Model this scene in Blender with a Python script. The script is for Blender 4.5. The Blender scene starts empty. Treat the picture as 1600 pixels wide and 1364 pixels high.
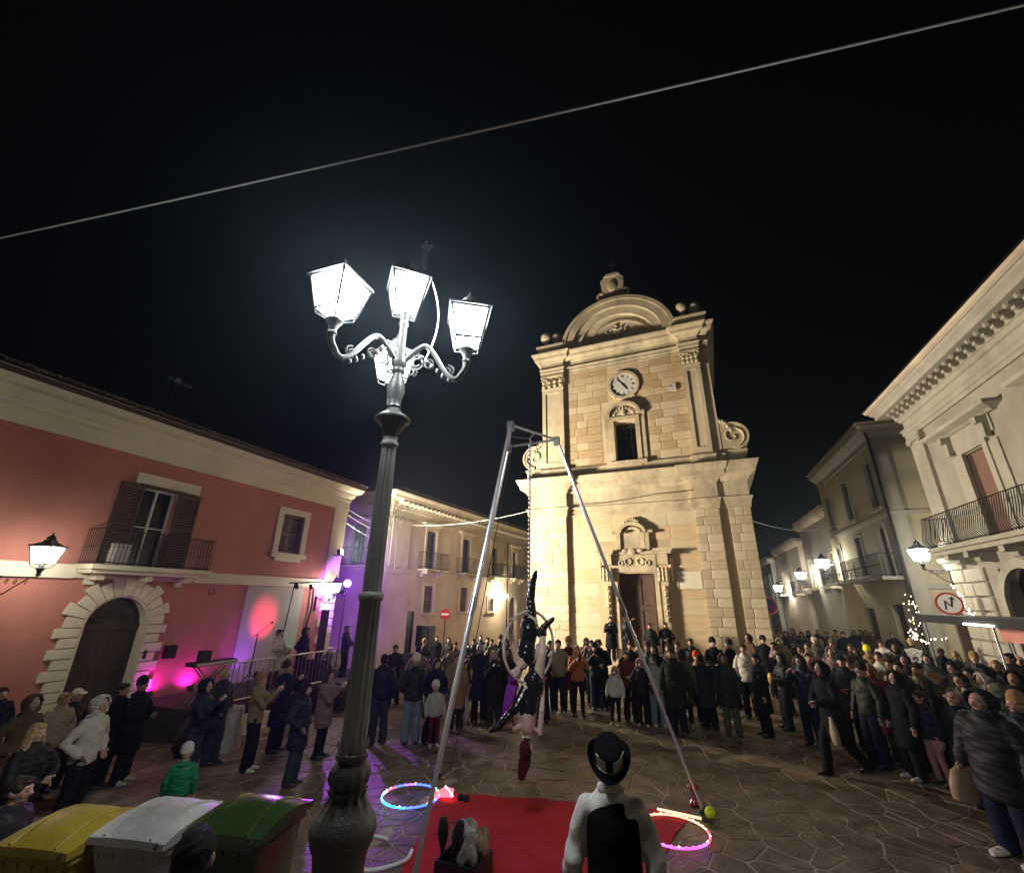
import bpy, math, random
import numpy as np
from mathutils import Vector, Matrix
random.seed(11); RNG = np.random.default_rng(5)
R = math.radians
S = bpy.context.scene
C = S.collection

# ------------------------------------------------------------ camera, sky, moon, exposure
PITCH, YAW, ROLL, EYE = R(20.34), R(21.08), R(1.0), Vector((0, 0, 2.85))
fw = Vector((-math.sin(YAW)*math.cos(PITCH), math.cos(YAW)*math.cos(PITCH), math.sin(PITCH)))
rt = Vector((math.cos(YAW), math.sin(YAW), 0)); up = rt.cross(fw)
rt = (rt*math.cos(ROLL) + up*math.sin(ROLL)).normalized(); up = rt.cross(fw)
cd = bpy.data.cameras.new('camera'); cam = bpy.data.objects.new('camera', cd); C.objects.link(cam)
cd.sensor_fit = 'HORIZONTAL'; cd.sensor_width = 36; cd.lens = 36*683.145/1600
cd.clip_start = 0.05; cd.clip_end = 3000
cam.matrix_world = Matrix(((rt.x, up.x, -fw.x, EYE.x), (rt.y, up.y, -fw.y, EYE.y), (rt.z, up.z, -fw.z, EYE.z), (0, 0, 0, 1)))
S.camera = cam
w = bpy.data.worlds.new('World'); S.world = w; w.use_nodes = True
nt = w.node_tree; nt.nodes.clear()
wo = nt.nodes.new('ShaderNodeOutputWorld'); bg = nt.nodes.new('ShaderNodeBackground'); sk = nt.nodes.new('ShaderNodeTexSky')
sk.sky_type = 'NISHITA'; sk.sun_disc = False; sk.sun_elevation = R(4); sk.sun_rotation = R(200); sk.air_density = 1.0; sk.dust_density = 0.4
bg.inputs['Strength'].default_value = 0.0006
nt.links.new(sk.outputs[0], bg.inputs[0]); nt.links.new(bg.outputs[0], wo.inputs[0])
sl = bpy.data.lights.new('moon', 'SUN'); sl.energy = 0.008; sl.angle = R(0.5); sl.color = (0.8, 0.88, 1.0)
so = bpy.data.objects.new('moon', sl); C.objects.link(so); so.rotation_euler = (R(55), 0, R(-20))
vs = S.view_settings; vs.view_transform = 'Standard'; vs.look = 'None'; vs.exposure = 0; vs.gamma = 1; vs.use_curve_mapping = False
try:
    S.cycles.use_light_tree = True; S.cycles.max_bounces = 3; S.cycles.diffuse_bounces = 2; S.cycles.glossy_bounces = 2; S.cycles.transmission_bounces = 2; S.cycles.sample_clamp_indirect = 4
except Exception: pass

# ------------------------------------------------------------ materials
MATS = {}
def mat(name, col, rough=0.7, var=0.12, scale=6.0, bump=0.1, bscale=40.0, metal=0.0, objcol=False, island=0.0, objrand=0.0, col2=None, stain=0.0, emit=None, estr=0.0, trans=0.0, coat=0.0, bdist=0.02, spec=0.5):
    m = bpy.data.materials.new(name); m.use_nodes = True; MATS[name] = m
    t = m.node_tree; N = t.nodes; L = t.links
    b = N['Principled BSDF']
    b.inputs['Roughness'].default_value = rough; b.inputs['Metallic'].default_value = metal
    b.inputs['Specular IOR Level'].default_value = spec
    if coat: b.inputs['Coat Weight'].default_value = coat
    if trans: b.inputs['Transmission Weight'].default_value = trans
    tc = N.new('ShaderNodeTexCoord')
    no = N.new('ShaderNodeTexNoise'); no.inputs['Scale'].default_value = scale; no.inputs['Detail'].default_value = 6
    L.new(tc.outputs['Object'], no.inputs['Vector'])
    def math_(op, a, bb):
        n = N.new('ShaderNodeMath'); n.operation = op
        for i, v in enumerate((a, bb)):
            if isinstance(v, (int, float)): n.inputs[i].default_value = v
            else: L.new(v, n.inputs[i])
        return n.outputs[0]
    f = math_('MULTIPLY_ADD', no.outputs['Fac'], 2*var); f.node.inputs[2].default_value = 1 - var
    if island:
        g = N.new('ShaderNodeNewGeometry')
        k = math_('MULTIPLY_ADD', g.outputs['Random Per Island'], 2*island); k.node.inputs[2].default_value = 1 - island
        f = math_('MULTIPLY', f, k)
    if objrand:
        g = N.new('ShaderNodeObjectInfo')
        k = math_('MULTIPLY_ADD', g.outputs['Random'], 2*objrand); k.node.inputs[2].default_value = 1 - objrand
        f = math_('MULTIPLY', f, k)
    if stain:
        n2 = N.new('ShaderNodeTexNoise'); n2.inputs['Scale'].default_value = scale*0.22; n2.inputs['Detail'].default_value = 8; n2.inputs['Roughness'].default_value = 0.7
        mp = N.new('ShaderNodeMapping'); mp.inputs['Scale'].default_value = (1, 1, 0.45)
        L.new(tc.outputs['Object'], mp.inputs[0]); L.new(mp.outputs[0], n2.inputs['Vector'])
        r = N.new('ShaderNodeMapRange'); r.inputs[1].default_value = 0.42; r.inputs[2].default_value = 0.7; r.inputs[3].default_value = 1; r.inputs[4].default_value = 1 - stain
        L.new(n2.outputs['Fac'], r.inputs[0]); f = math_('MULTIPLY', f, r.outputs[0])
    vm = N.new('ShaderNodeVectorMath'); vm.operation = 'SCALE'; L.new(f, vm.inputs['Scale'])
    if objcol:
        oi = N.new('ShaderNodeObjectInfo'); L.new(oi.outputs['Color'], vm.inputs[0])
    elif col2:
        n3 = N.new('ShaderNodeTexNoise'); n3.inputs['Scale'].default_value = scale*0.6; n3.inputs['Detail'].default_value = 5
        L.new(tc.outputs['Object'], n3.inputs['Vector'])
        rp = N.new('ShaderNodeValToRGB'); rp.color_ramp.elements[0].position = 0.38; rp.color_ramp.elements[1].position = 0.62
        rp.color_ramp.elements[0].color = (*col, 1); rp.color_ramp.elements[1].color = (*col2, 1)
        fac = n3.outputs['Fac']
        if objrand:
            oi2 = N.new('ShaderNodeObjectInfo'); k2 = math_('MULTIPLY_ADD', oi2.outputs['Random'], .5); k2.node.inputs[2].default_value = -.25; fac = math_('ADD', fac, k2)
        L.new(fac, rp.inputs[0]); L.new(rp.outputs[0], vm.inputs[0])
    else: vm.inputs[0].default_value = col
    L.new(vm.outputs[0], b.inputs['Base Color'])
    if bump:
        n4 = N.new('ShaderNodeTexNoise'); n4.inputs['Scale'].default_value = bscale; n4.inputs['Detail'].default_value = 5
        L.new(tc.outputs['Object'], n4.inputs['Vector'])
        bp = N.new('ShaderNodeBump'); bp.inputs['Strength'].default_value = bump; bp.inputs['Distance'].default_value = bdist
        L.new(n4.outputs['Fac'], bp.inputs['Height']); L.new(bp.outputs[0], b.inputs['Normal'])
    if emit:
        b.inputs['Emission Color'].default_value = (*emit, 1); b.inputs['Emission Strength'].default_value = estr
    return m

mat('mortar', (0.42, 0.36, 0.26), 0.85, 0.3, 3, 0.35, 30, stain=0.4)
mat('paving', (0.125, 0.088, 0.058), 0.47, 0.4, 5, 0.6, 22, island=0.55, col2=(0.22, 0.165, 0.112), stain=0.45, bdist=0.03)
mat('stone', (0.51, 0.41, 0.27), 0.85, 0.2, 3, 0.5, 24, objrand=0.08, col2=(0.57, 0.48, 0.335), stain=0.34)
mat('stone_warm', (0.52, 0.37, 0.205), 0.85, 0.2, 3, 0.5, 24, objrand=0.11, col2=(0.58, 0.455, 0.29), stain=0.36)
mat('light_joint', (0.58, 0.48, 0.32), 0.9, 0.2, 5, 0.2, 30)
mat('stone_trim', (0.56, 0.465, 0.315), 0.85, 0.25, 4, 0.6, 18, stain=0.55)
mat('stone_joint', (0.42, 0.33, 0.205), 0.9, 0.2, 5, 0.2, 30)
mat('plaster_church', (0.60, 0.52, 0.35), 0.88, 0.14, 1.6, 0.3, 18, col2=(0.55, 0.40, 0.24), stain=0.3, objrand=0.06)
mat('red_plaster', (0.47, 0.185, 0.145), 0.88, 0.14, 2.2, 0.2, 30, stain=0.24)
mat('cream_trim', (0.70, 0.64, 0.5), 0.8, 0.08, 3, 0.15, 30, stain=0.16, objrand=0.05)
mat('roof_tile', (0.34, 0.25, 0.18), 0.85, 0.3, 5, 0.4, 30, objrand=0.35, stain=0.3)
mat('grey_panel', (0.42, 0.39, 0.37), 0.8, 0.08, 2, 0.12, 25, stain=0.12)
mat('pale_wall', (0.62, 0.53, 0.41), 0.88, 0.16, 1.5, 0.3, 16, col2=(0.54, 0.44, 0.34), stain=0.35)
mat('pale_trim', (0.62, 0.54, 0.41), 0.85, 0.15, 3, 0.3, 20, stain=0.35)
mat('palazzo_wall', (0.40, 0.37, 0.305), 0.88, 0.14, 1.6, 0.3, 18, col2=(0.35, 0.32, 0.265), stain=0.35)
mat('palazzo_trim', (0.42, 0.39, 0.32), 0.85, 0.14, 3, 0.3, 20, stain=0.3)
mat('ochre_wall', (0.54, 0.47, 0.32), 0.88, 0.14, 1.6, 0.3, 18, stain=0.35)
mat('grey_wall', (0.34, 0.31, 0.26), 0.9, 0.2, 1.4, 0.3, 18, stain=0.4)
mat('wood_door', (0.045, 0.028, 0.02), 0.6, 0.3, 8, 0.3, 40, stain=0.3)
mat('wood_shutter', (0.035, 0.017, 0.014), 0.55, 0.25, 9, 0.25, 40, objrand=0.1)
mat('old_door', (0.075, 0.04, 0.035), 0.75, 0.35, 6, 0.5, 30, col2=(0.11, 0.06, 0.04), stain=0.4)
mat('brown_shutter', (0.21, 0.12, 0.09), 0.7, 0.15, 5, 0.2, 40)
mat('dark_shutter', (0.05, 0.05, 0.045), 0.6, 0.2, 5, 0.2, 40)
mat('grey_shutter', (0.13, 0.095, 0.085), 0.6, 0.2, 5, 0.2, 40)
mat('white_frame', (0.55, 0.55, 0.52), 0.5, 0.08, 5, 0.05)
mat('glass_dark', (0.012, 0.013, 0.016), 0.08, 0.2, 2, 0.0, spec=0.6)
mat('iron', (0.02, 0.02, 0.021), 0.5, 0.25, 12, 0.2, 60, metal=0.6)
mat('cast_iron_lit', (0.40, 0.405, 0.37), 0.5, 0.25, 9, 0.3, 40, metal=0.15, stain=0.3)  # lightened beyond the iron to stand in for front light on the shaft
mat('lantern_dark', (0.035, 0.035, 0.033), 0.5, 0.2, 9, 0.1, 60, metal=0.2)
mat('cast_iron_dark', (0.15, 0.145, 0.125), 0.5, 0.3, 9, 0.35, 40, metal=0.15, stain=0.4)
mat('lantern_metal', (0.075, 0.075, 0.068), 0.45, 0.2, 9, 0.15, 60, metal=0.3)
mat('chrome', (0.70, 0.71, 0.72), 0.3, 0.06, 20, 0.03, 120, metal=0.75)
mat('steel', (0.40, 0.40, 0.41), 0.32, 0.1, 15, 0.05, 90, metal=1.0)
mat('white_hoop', (0.62, 0.56, 0.48), 0.6, 0.12, 18, 0.25, 80)
mat('black_plastic', (0.012, 0.012, 0.014), 0.5, 0.2, 12, 0.1, 80)
mat('speaker_grille', (0.008, 0.008, 0.01), 0.7, 0.2, 30, 0.4, 180)
mat('stage_black', (0.012, 0.011, 0.013), 0.8, 0.3, 4, 0.3, 30)
mat('red_carpet', (0.48, 0.01, 0.02), 0.95, 0.18, 3, 0.5, 220, stain=0.25, bdist=0.006)
mat('bin_yellow', (0.42, 0.31, 0.03), 0.5, 0.2, 7, 0.2, 60, stain=0.45)
mat('bin_white', (0.56, 0.54, 0.5), 0.5, 0.16, 7, 0.2, 60, stain=0.5)
mat('bin_green', (0.035, 0.075, 0.018), 0.22, 0.15, 5, 0.1, 50, stain=0.2, coat=0.3)
mat('rubber', (0.012, 0.012, 0.012), 0.8, 0.2, 10, 0.2)
mat('cable_grey', (0.8, 0.8, 0.78), 0.6, 0.1, 20, 0.05)
mat('cable_dark', (0.03, 0.03, 0.03), 0.6, 0.1, 20, 0.05)
mat('sign_red', (0.42, 0.015, 0.02), 0.45, 0.05, 8, 0.0)
mat('sign_white', (0.72, 0.72, 0.70), 0.45, 0.05, 8, 0.0)
mat('sign_blue', (0.02, 0.05, 0.25), 0.45, 0.05, 8, 0.0)
mat('sign_black', (0.015, 0.015, 0.015), 0.5, 0.05, 8, 0.0)
mat('clock_face', (0.60, 0.58, 0.53), 0.6, 0.12, 6, 0.05, stain=0.15)
mat('skin', (0.42, 0.25, 0.18), 0.5, 0.08, 12, 0.08, 120, objcol=True)
mat('lip', (0.30, 0.10, 0.09), 0.45, 0.05, 12, 0.0)
mat('eye_dark', (0.02, 0.014, 0.012), 0.3, 0.05, 12, 0.0)
mat('cloth', (0.1, 0.1, 0.1), 0.9, 0.16, 9, 0.5, 55, objcol=True, bdist=0.012, spec=0.12)
mat('nylon', (0.1, 0.1, 0.1), 0.6, 0.14, 8, 0.4, 22, objcol=True, bdist=0.015, spec=0.25)
mat('denim', (0.1, 0.1, 0.1), 0.85, 0.3, 7, 0.4, 60, objcol=True, bdist=0.01, spec=0.12)
mat('hair', (0.03, 0.02, 0.015), 0.72, 0.35, 30, 0.5, 90, objcol=True, bdist=0.012, spec=0.2)
mat('knit', (0.3, 0.3, 0.3), 0.95, 0.12, 30, 0.8, 90, objcol=True, bdist=0.01)
mat('shoe', (0.05, 0.05, 0.05), 0.5, 0.15, 12, 0.2, 60, objcol=True)
mat('vinyl_black', (0.012, 0.012, 0.013), 0.18, 0.1, 12, 0.25, 14, bdist=0.02)
mat('fluo', (0.75, 0.85, 0.02), 0.8, 0.08, 20, 0.5, 90)
mat('mirror_club', (0.3, 0.02, 0.03), 0.2, 0.1, 9, 0.0)
mat('plastic_clear', (0.35, 0.32, 0.28), 0.25, 0.25, 9, 0.5, 18, trans=0.35)
mat('awning', (0.018, 0.018, 0.02), 0.75, 0.2, 5, 0.3, 30)
mat('cardboard', (0.30, 0.21, 0.12), 0.85, 0.15, 8, 0.2, 40)
mat('generic', (0.2, 0.2, 0.2), 0.5, 0.1, 10, 0.1, 40, objcol=True)
def glow(name, col, strength, base=(0.8, 0.8, 0.8)):
    return mat(name, base, 0.5, 0.02, 4, 0.0, emit=col, estr=strength)
glow('lamp_pane', (0.9, 0.96, 1.0), 130)
glow('street_pane', (1.0, 0.93, 0.78), 70)
glow('wall_globe', (1.0, 0.84, 0.6), 800)
glow('far_pane', (1.0, 0.94, 0.8), 150)
glow('flood_lens', (1.0, 0.86, 0.62), 120)
glow('purple_lens', (0.55, 0.08, 1.0), 60)
glow('magenta_lens', (1.0, 0.03, 0.9), 20)
glow('stall_led', (1.0, 0.97, 0.9), 16)
glow('fairy', (1.0, 0.86, 0.6), 9)
glow('led_blue', (0.03, 0.12, 1.0), 2.50); glow('led_cyan', (0.02, 0.55, 0.9), 2.50); glow('led_green', (0.03, 0.9, 0.3), 2.00); glow('led_red', (1.0, 0.06, 0.12), 2.00)
glow('led_magenta', (1.0, 0.05, 0.75), 2.50); glow('led_violet', (0.35, 0.1, 1.0), 2.50); glow('led_warm', (1.0, 0.6, 0.35), 1.25); glow('led_white', (0.9, 0.95, 1.0), 4.20)
glow('phone_screen', (0.8, 0.85, 1.0), 2.0)

# ------------------------------------------------------------ mesh helpers
class B:
    def __init__(s): s.v = []; s.f = []; s.m = []; s.mi = 0
    def add(s, vs, fs):
        o = len(s.v); s.v += [tuple(p) for p in vs]; s.f += [tuple(i+o for i in f) for f in fs]; s.m += [s.mi]*len(fs); return s
    def box(s, x0, x1, y0, y1, z0, z1, T=None):
        if x0 > x1: x0, x1 = x1, x0
        if y0 > y1: y0, y1 = y1, y0
        if z0 > z1: z0, z1 = z1, z0
        vs = [Vector((x, y, z)) for z in (z0, z1) for y in (y0, y1) for x in (x0, x1)]
        if T: vs = [T @ p for p in vs]
        return s.add(vs, [(0, 2, 3, 1), (4, 5, 7, 6), (0, 1, 5, 4), (2, 6, 7, 3), (0, 4, 6, 2), (1, 3, 7, 5)])
    def tube(s, pts, rad, seg=8, cap=True, flat=1.0):
        pts = [Vector(p) for p in pts]; n = len(pts)
        if isinstance(rad, (int, float)): rad = [rad]*n
        prev = None; rings = []
        for i, p in enumerate(pts):
            d = (pts[min(i+1, n-1)] - pts[max(i-1, 0)])
            if d.length < 1e-9: d = Vector((0, 0, 1))
            d.normalize()
            if prev is None:
                a = Vector((1, 0, 0)) if abs(d.x) < 0.8 else Vector((0, 1, 0))
                prev = (a - d*a.dot(d)).normalized()
            else:
                q = prev - d*prev.dot(d)
                prev = q.normalized() if q.length > 1e-6 else prev
            e = d.cross(prev)
            rings.append([p + (prev*math.cos(t) + e*math.sin(t)*flat)*rad[i] for t in [2*math.pi*k/seg for k in range(seg)]])
        return s.loft(rings, cap)
    def loft(s, rings, cap=True):
        seg = len(rings[0]); vs = [p for r in rings for p in r]; fs = []
        for i in range(len(rings)-1):
            for k in range(seg):
                a = i*seg+k; b = i*seg+(k+1) % seg
                fs.append((a, b, b+seg, a+seg))
        if cap:
            fs.append(tuple(range(seg-1, -1, -1))); o = (len(rings)-1)*seg; fs.append(tuple(o+k for k in range(seg)))
        return s.add(vs, fs)
    def lathe(s, prof, c=(0, 0, 0), seg=24, flute=0, fd=0.0, f0=None, f1=None, T=None):
        rings = []
        for (r, z) in prof:
            ring = []
            for k in range(seg):
                t = 2*math.pi*k/seg; rr = r
                if flute and f0 <= z <= f1: rr = r - fd*(0.5 + 0.5*math.cos(t*flute))
                p = Vector((rr*math.cos(t), rr*math.sin(t), z))
                ring.append((T @ p) if T else p + Vector(c))
            rings.append(ring)
        return s.loft(rings)
    def prism(s, poly, fn):           # poly in 2-D, fn(p, k) gives the point of side k = 0 / 1
        n = len(poly); vs = [fn(p, 0) for p in poly] + [fn(p, 1) for p in poly]
        fs = [tuple(range(n-1, -1, -1)), tuple(range(n, 2*n))] + [(i, (i+1) % n, n+(i+1) % n, n+i) for i in range(n)]
        return s.add(vs, fs)
    def ball(s, c, r, seg=12, rings=8, T=None):
        c = Vector(c); rr = r if isinstance(r, (tuple, list)) else (r, r, r)
        R_ = []
        for i in range(rings+1):
            t = math.pi*i/rings; t = min(max(t, 0.02), math.pi-0.02)
            R_.append([c + Vector((rr[0]*math.sin(t)*math.cos(p), rr[1]*math.sin(t)*math.sin(p), -rr[2]*math.cos(t))) for p in [2*math.pi*k/seg for k in range(seg)]])
        if T: R_ = [[T @ p for p in q] for q in R_]
        return s.loft(R_)
    def torus(s, c, r, t, T=None, seg=40, ts=8):
        T = T or Matrix.Identity(3); c = Vector(c); vs = []; fs = []
        for i in range(seg):
            a = 2*math.pi*i/seg
            for k in range(ts):
                q = 2*math.pi*k/ts
                vs.append(c + T @ Vector(((r+t*math.cos(q))*math.cos(a), (r+t*math.cos(q))*math.sin(a), t*math.sin(q))))
        for i in range(seg):
            for k in range(ts):
                j = (i+1) % seg; l = (k+1) % ts
                fs.append((i*ts+k, j*ts+k, j*ts+l, i*ts+l))
        return s.add(vs, fs)
    def sweep(s, prof, path):         # prof: (outward, z); outward is to the right of the path direction
        P = [Vector((p[0], p[1])) for p in path]; n = len(P); offs = []
        for i in range(n):
            ds = []
            if i > 0: ds.append((P[i]-P[i-1]).normalized())
            if i < n-1: ds.append((P[i+1]-P[i]).normalized())
            ns = [Vector((d.y, -d.x)) for d in ds]
            offs.append(ns[0] if len(ns) == 1 else (ns[0]+ns[1])/(1+ns[0].dot(ns[1])))
        rings = [[Vector((P[i].x+offs[i].x*d, P[i].y+offs[i].y*d, z)) for d, z in prof] for i in range(n)]
        return s.loft(rings)
    def mesh(s, name):
        me = bpy.data.meshes.new(name); me.from_pydata([tuple(p) for p in s.v], [], s.f); me.update(); return me
def setmats(me, mats, idx=None, smooth=False):
    for m in ([mats] if isinstance(mats, str) else mats): me.materials.append(MATS[m])
    if idx is not None and len(mats) > 1 and not isinstance(mats, str): me.polygons.foreach_set('material_index', idx)
    if smooth:
        me.polygons.foreach_set('use_smooth', [True]*len(me.polygons))
        try: me.set_sharp_from_angle(angle=R(42))
        except Exception: pass
def link(name, me, parent=None, inv=True):
    o = bpy.data.objects.new(name, me); C.objects.link(o)
    if parent is not None: adopt(o, parent, inv)
    return o
def adopt(o, p, inv=True):
    o.parent = p
    if inv and p.type == 'EMPTY': o.matrix_parent_inverse = Matrix.Translation(-p.location)
def part(name, b, m, parent=None, smooth=False, label=None, kind=None):
    me = b.mesh(name); setmats(me, m, b.m, smooth)
    o = link(name, me, parent)
    if label: o['label'] = label
    if kind: o['kind'] = kind
    return o
def tag(o, label, cat, group=None):
    o['label'] = label; o['category'] = cat
    if group: o['group'] = group
    return o
def thing(name, label, cat, loc=(0, 0, 0), group=None):
    o = bpy.data.objects.new(name, None); o.location = loc; o.empty_display_size = 0.2; C.objects.link(o)
    return tag(o, label, cat, group)
def struct(name, b, m, smooth=False):
    o = part(name, b, m, None, smooth); o['kind'] = 'structure'; return o
def lamp(name, kind, loc, energy, col, parent=None, radius=0.1, target=None, angle=60, blend=0.4):
    l = bpy.data.lights.new(name, kind); l.energy = energy; l.color = col
    l.shadow_soft_size = radius
    if kind == 'SPOT': l.spot_size = R(angle); l.spot_blend = blend
    o = bpy.data.objects.new(name, l); C.objects.link(o); o.location = loc
    if target is not None: o.rotation_euler = (Vector(target)-Vector(loc)).to_track_quat('-Z', 'Y').to_euler()
    if parent is not None: adopt(o, parent)
    return o
class Fac:                             # a facade: u along it, z up, d outward
    def __init__(s, o, u):
        s.o = Vector(o); s.u = Vector((u[0], u[1], 0)).normalized(); s.n = Vector((s.u.y, -s.u.x, 0))
    def p(s, u, z, d=0.0): return s.o + s.u*u + s.n*d + Vector((0, 0, z))
    def box(s, b, u0, u1, z0, z1, d0, d1):
        if d0 > d1: d0, d1 = d1, d0
        if u0 > u1: u0, u1 = u1, u0
        vs = [s.p(u, z, d) for z in (z0, z1) for d in (d1, d0) for u in (u0, u1)]
        return b.add(vs, [(0, 2, 3, 1), (4, 5, 7, 6), (0, 1, 5, 4), (2, 6, 7, 3), (0, 4, 6, 2), (1, 3, 7, 5)])
    def poly(s, b, pts, d0, d1): return b.prism(pts, lambda p, k: s.p(p[0], p[1], (d0, d1)[k]))
    def wall(s, b, u0, u1, z0, z1, holes, depth=0.3, d=0.0):
        us = sorted({u0, u1, *[min(max(h[i], u0), u1) for h in holes for i in (0, 1)]}); zs = sorted({z0, z1, *[min(max(h[i], z0), z1) for h in holes for i in (2, 3)]})
        for i in range(len(us)-1):
            for k in range(len(zs)-1):
                cu, cz = (us[i]+us[i+1])/2, (zs[k]+zs[k+1])/2
                if any(h[0] < cu < h[1] and h[2] < cz < h[3] for h in holes): continue
                b.add([s.p(us[i], zs[k], d), s.p(us[i+1], zs[k], d), s.p(us[i+1], zs[k+1], d), s.p(us[i], zs[k+1], d)], [(0, 1, 2, 3)])
        for h in holes:
            a = [(h[0], h[2]), (h[1], h[2]), (h[1], h[3]), (h[0], h[3])]
            for i in range(4):
                p, q = a[i], a[(i+1) % 4]
                b.add([s.p(*p, d), s.p(*q, d), s.p(*q, d-depth), s.p(*p, d-depth)], [(0, 1, 2, 3)])
        return b
    def sweep(s, b, prof, u0, u1, ret=0.0):  # straight cornice with returned ends
        P = [s.p(u0, 0, -ret), s.p(u0, 0, 0), s.p(u1, 0, 0), s.p(u1, 0, -ret)] if ret else [s.p(u0, 0), s.p(u1, 0)]
        return b.sweep(prof, [(p.x, p.y) for p in P])
    def frame(s): return Matrix(((s.u.x, s.n.x, 0, 0), (s.u.y, s.n.y, 0, 0), (0, 0, 1, 0), (0, 0, 0, 1)))
UB = None
def unit_block():
    global UB
    if UB is None:
        b = B(); c = 0.06
        vs = [(-.5, -.5, 0), (.5, -.5, 0), (.5, .5, 0), (-.5, .5, 0), (-.5, -.5, .7), (.5, -.5, .7), (.5, .5, .7), (-.5, .5, .7), (-.5+c, -.5+c, 1), (.5-c, -.5+c, 1), (.5-c, .5-c, 1), (-.5+c, .5-c, 1)]
        fs = [(0, 1, 5, 4), (1, 2, 6, 5), (2, 3, 7, 6), (3, 0, 4, 7), (4, 5, 9, 8), (5, 6, 10, 9), (6, 7, 11, 10), (7, 4, 8, 11), (8, 9, 10, 11)]
        b.add(vs, fs); UB = b
    return UB
BLK = {}
def block(name, fac, u0, u1, z0, z1, d0, d1, m, parent):   # one chamfered stone; alike stones share a mesh
    if m not in BLK:
        me = unit_block().mesh('block_'+m); me.materials.append(MATS[m]); BLK[m] = me
    o = bpy.data.objects.new(name, BLK[m]); C.objects.link(o)
    c = fac.p((u0+u1)/2, (z0+z1)/2, d0)
    X, Y, Z = fac.u*(u1-u0), Vector((0, 0, 1))*(z1-z0), fac.n*(d1-d0)
    M_ = Matrix(((X.x, Y.x, Z.x, c.x), (X.y, Y.y, Z.y, c.y), (X.z, Y.z, Z.z, c.z), (0, 0, 0, 1)))
    loc, rot, sc = M_.decompose(); o.location = loc; o.rotation_euler = rot.to_euler(); o.scale = sc
    adopt(o, parent); return o
def arc(cx, cz, r, a0, a1, n, rz=None):
    return [(cx+r*math.cos(R(a0+(a1-a0)*i/n)), cz+(rz or r)*math.sin(R(a0+(a1-a0)*i/n))) for i in range(n+1)]

# ============================================================ the ground and its crazy paving
def slope(x): return -.085*max(0, min(11.2, -x-4))      # the square falls away to the left
g = B(); xs_ = (-400, -15.2, -4, 400); g.add([(x, y, slope(x)-.006) for y in (-200, 900) for x in xs_], [(i, i+1, i+5, i+4) for i in range(3)])
ground = struct('ground', g, 'mortar')
def paving():
    x0, x1, y0, y1, sp = -15.6, 9.6, .8, 25.5, 0.34
    nx, ny = int((x1-x0)/sp), int((y1-y0)/sp)
    P = np.zeros((nx, ny, 2))
    for i in range(nx):
        for j in range(ny):
            P[i, j] = (x0+(i+0.5+0.5*(j % 2))*sp+RNG.uniform(-.19, .19), y0+(j+0.5)*sp+RNG.uniform(-.19, .19)) if RNG.random() > .3 else (1e4, 1e4)
    cells = []
    for i in range(3, nx-3):
        for j in range(3, ny-3):
            c = P[i, j]
            if c[0] > 1e3: continue
            poly = [(c[0]-.9, c[1]-.9), (c[0]+.9, c[1]-.9), (c[0]+.9, c[1]+.9), (c[0]-.9, c[1]+.9)]
            gap = RNG.uniform(.007, .019)
            for a in range(-3, 4):
                for b in range(-3, 4):
                    if a == 0 and b == 0: continue
                    q = P[i+a, j+b]; n = q-c; l = math.hypot(*n)
                    if l < 1e-6 or l > 2.0: continue
                    n = n/l; h = l/2-gap; out = []
                    m = len(poly)
                    for k in range(m):
                        p1, p2 = poly[k], poly[(k+1) % m]
                        s1 = (p1[0]-c[0])*n[0]+(p1[1]-c[1])*n[1]-h; s2 = (p2[0]-c[0])*n[0]+(p2[1]-c[1])*n[1]-h
                        if s1 <= 0: out.append(p1)
                        if s1*s2 < 0:
                            t = s1/(s1-s2); out.append((p1[0]+t*(p2[0]-p1[0]), p1[1]+t*(p2[1]-p1[1])))
                    poly = out
                    if len(poly) < 3: break
                if len(poly) < 3: break
            if len(poly) >= 3:
                q = [poly[0]]
                for p in poly[1:]:
                    if math.hypot(p[0]-q[-1][0], p[1]-q[-1][1]) > .03: q.append(p)
                if len(q) >= 3: cells.append((c, q))
    def seen(c):
        v = Vector((c[0], c[1], 0))-EYE; z = v.dot(fw)
        if z < .3: return 1e9
        x, y = 800+683.1*v.dot(rt)/z, 682-683.1*v.dot(up)/z
        return v.length if -20 < x < 1620 and y < 1375 else 1e6+v.length
    cells.sort(key=lambda t: seen(t[0]))
    def stone(b, c, q):
        tilt = RNG.uniform(-.006, .006, 2); z = RNG.uniform(-.002, .004); n = len(q)
        top = [(c[0]+(p[0]-c[0])*.965, c[1]+(p[1]-c[1])*.965, z+tilt[0]*(p[0]-c[0])+tilt[1]*(p[1]-c[1])) for p in q]
        low = [(p[0], p[1], -.02) for p in q]; mid = [(p[0], p[1], t[2]-.004) for p, t in zip(q, top)]
        vs = [(x, y, z_+slope(x)) for x, y, z_ in low+mid+top]; fs = [tuple(range(2*n, 3*n))]
        for k in range(n):
            l = (k+1) % n; fs += [(k, l, n+l, n+k), (n+k, n+l, 2*n+l, 2*n+k)]
        b.add(vs, fs)
    for c, q in cells[:295]:
        b = B(); stone(b, c, q); part('paving_stone', b, 'paving', ground)
    b = B()
    for c, q in cells[295:]: stone(b, c, q)
    part('paving_stones', b, 'paving', ground, kind='stuff')
paving()

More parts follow.
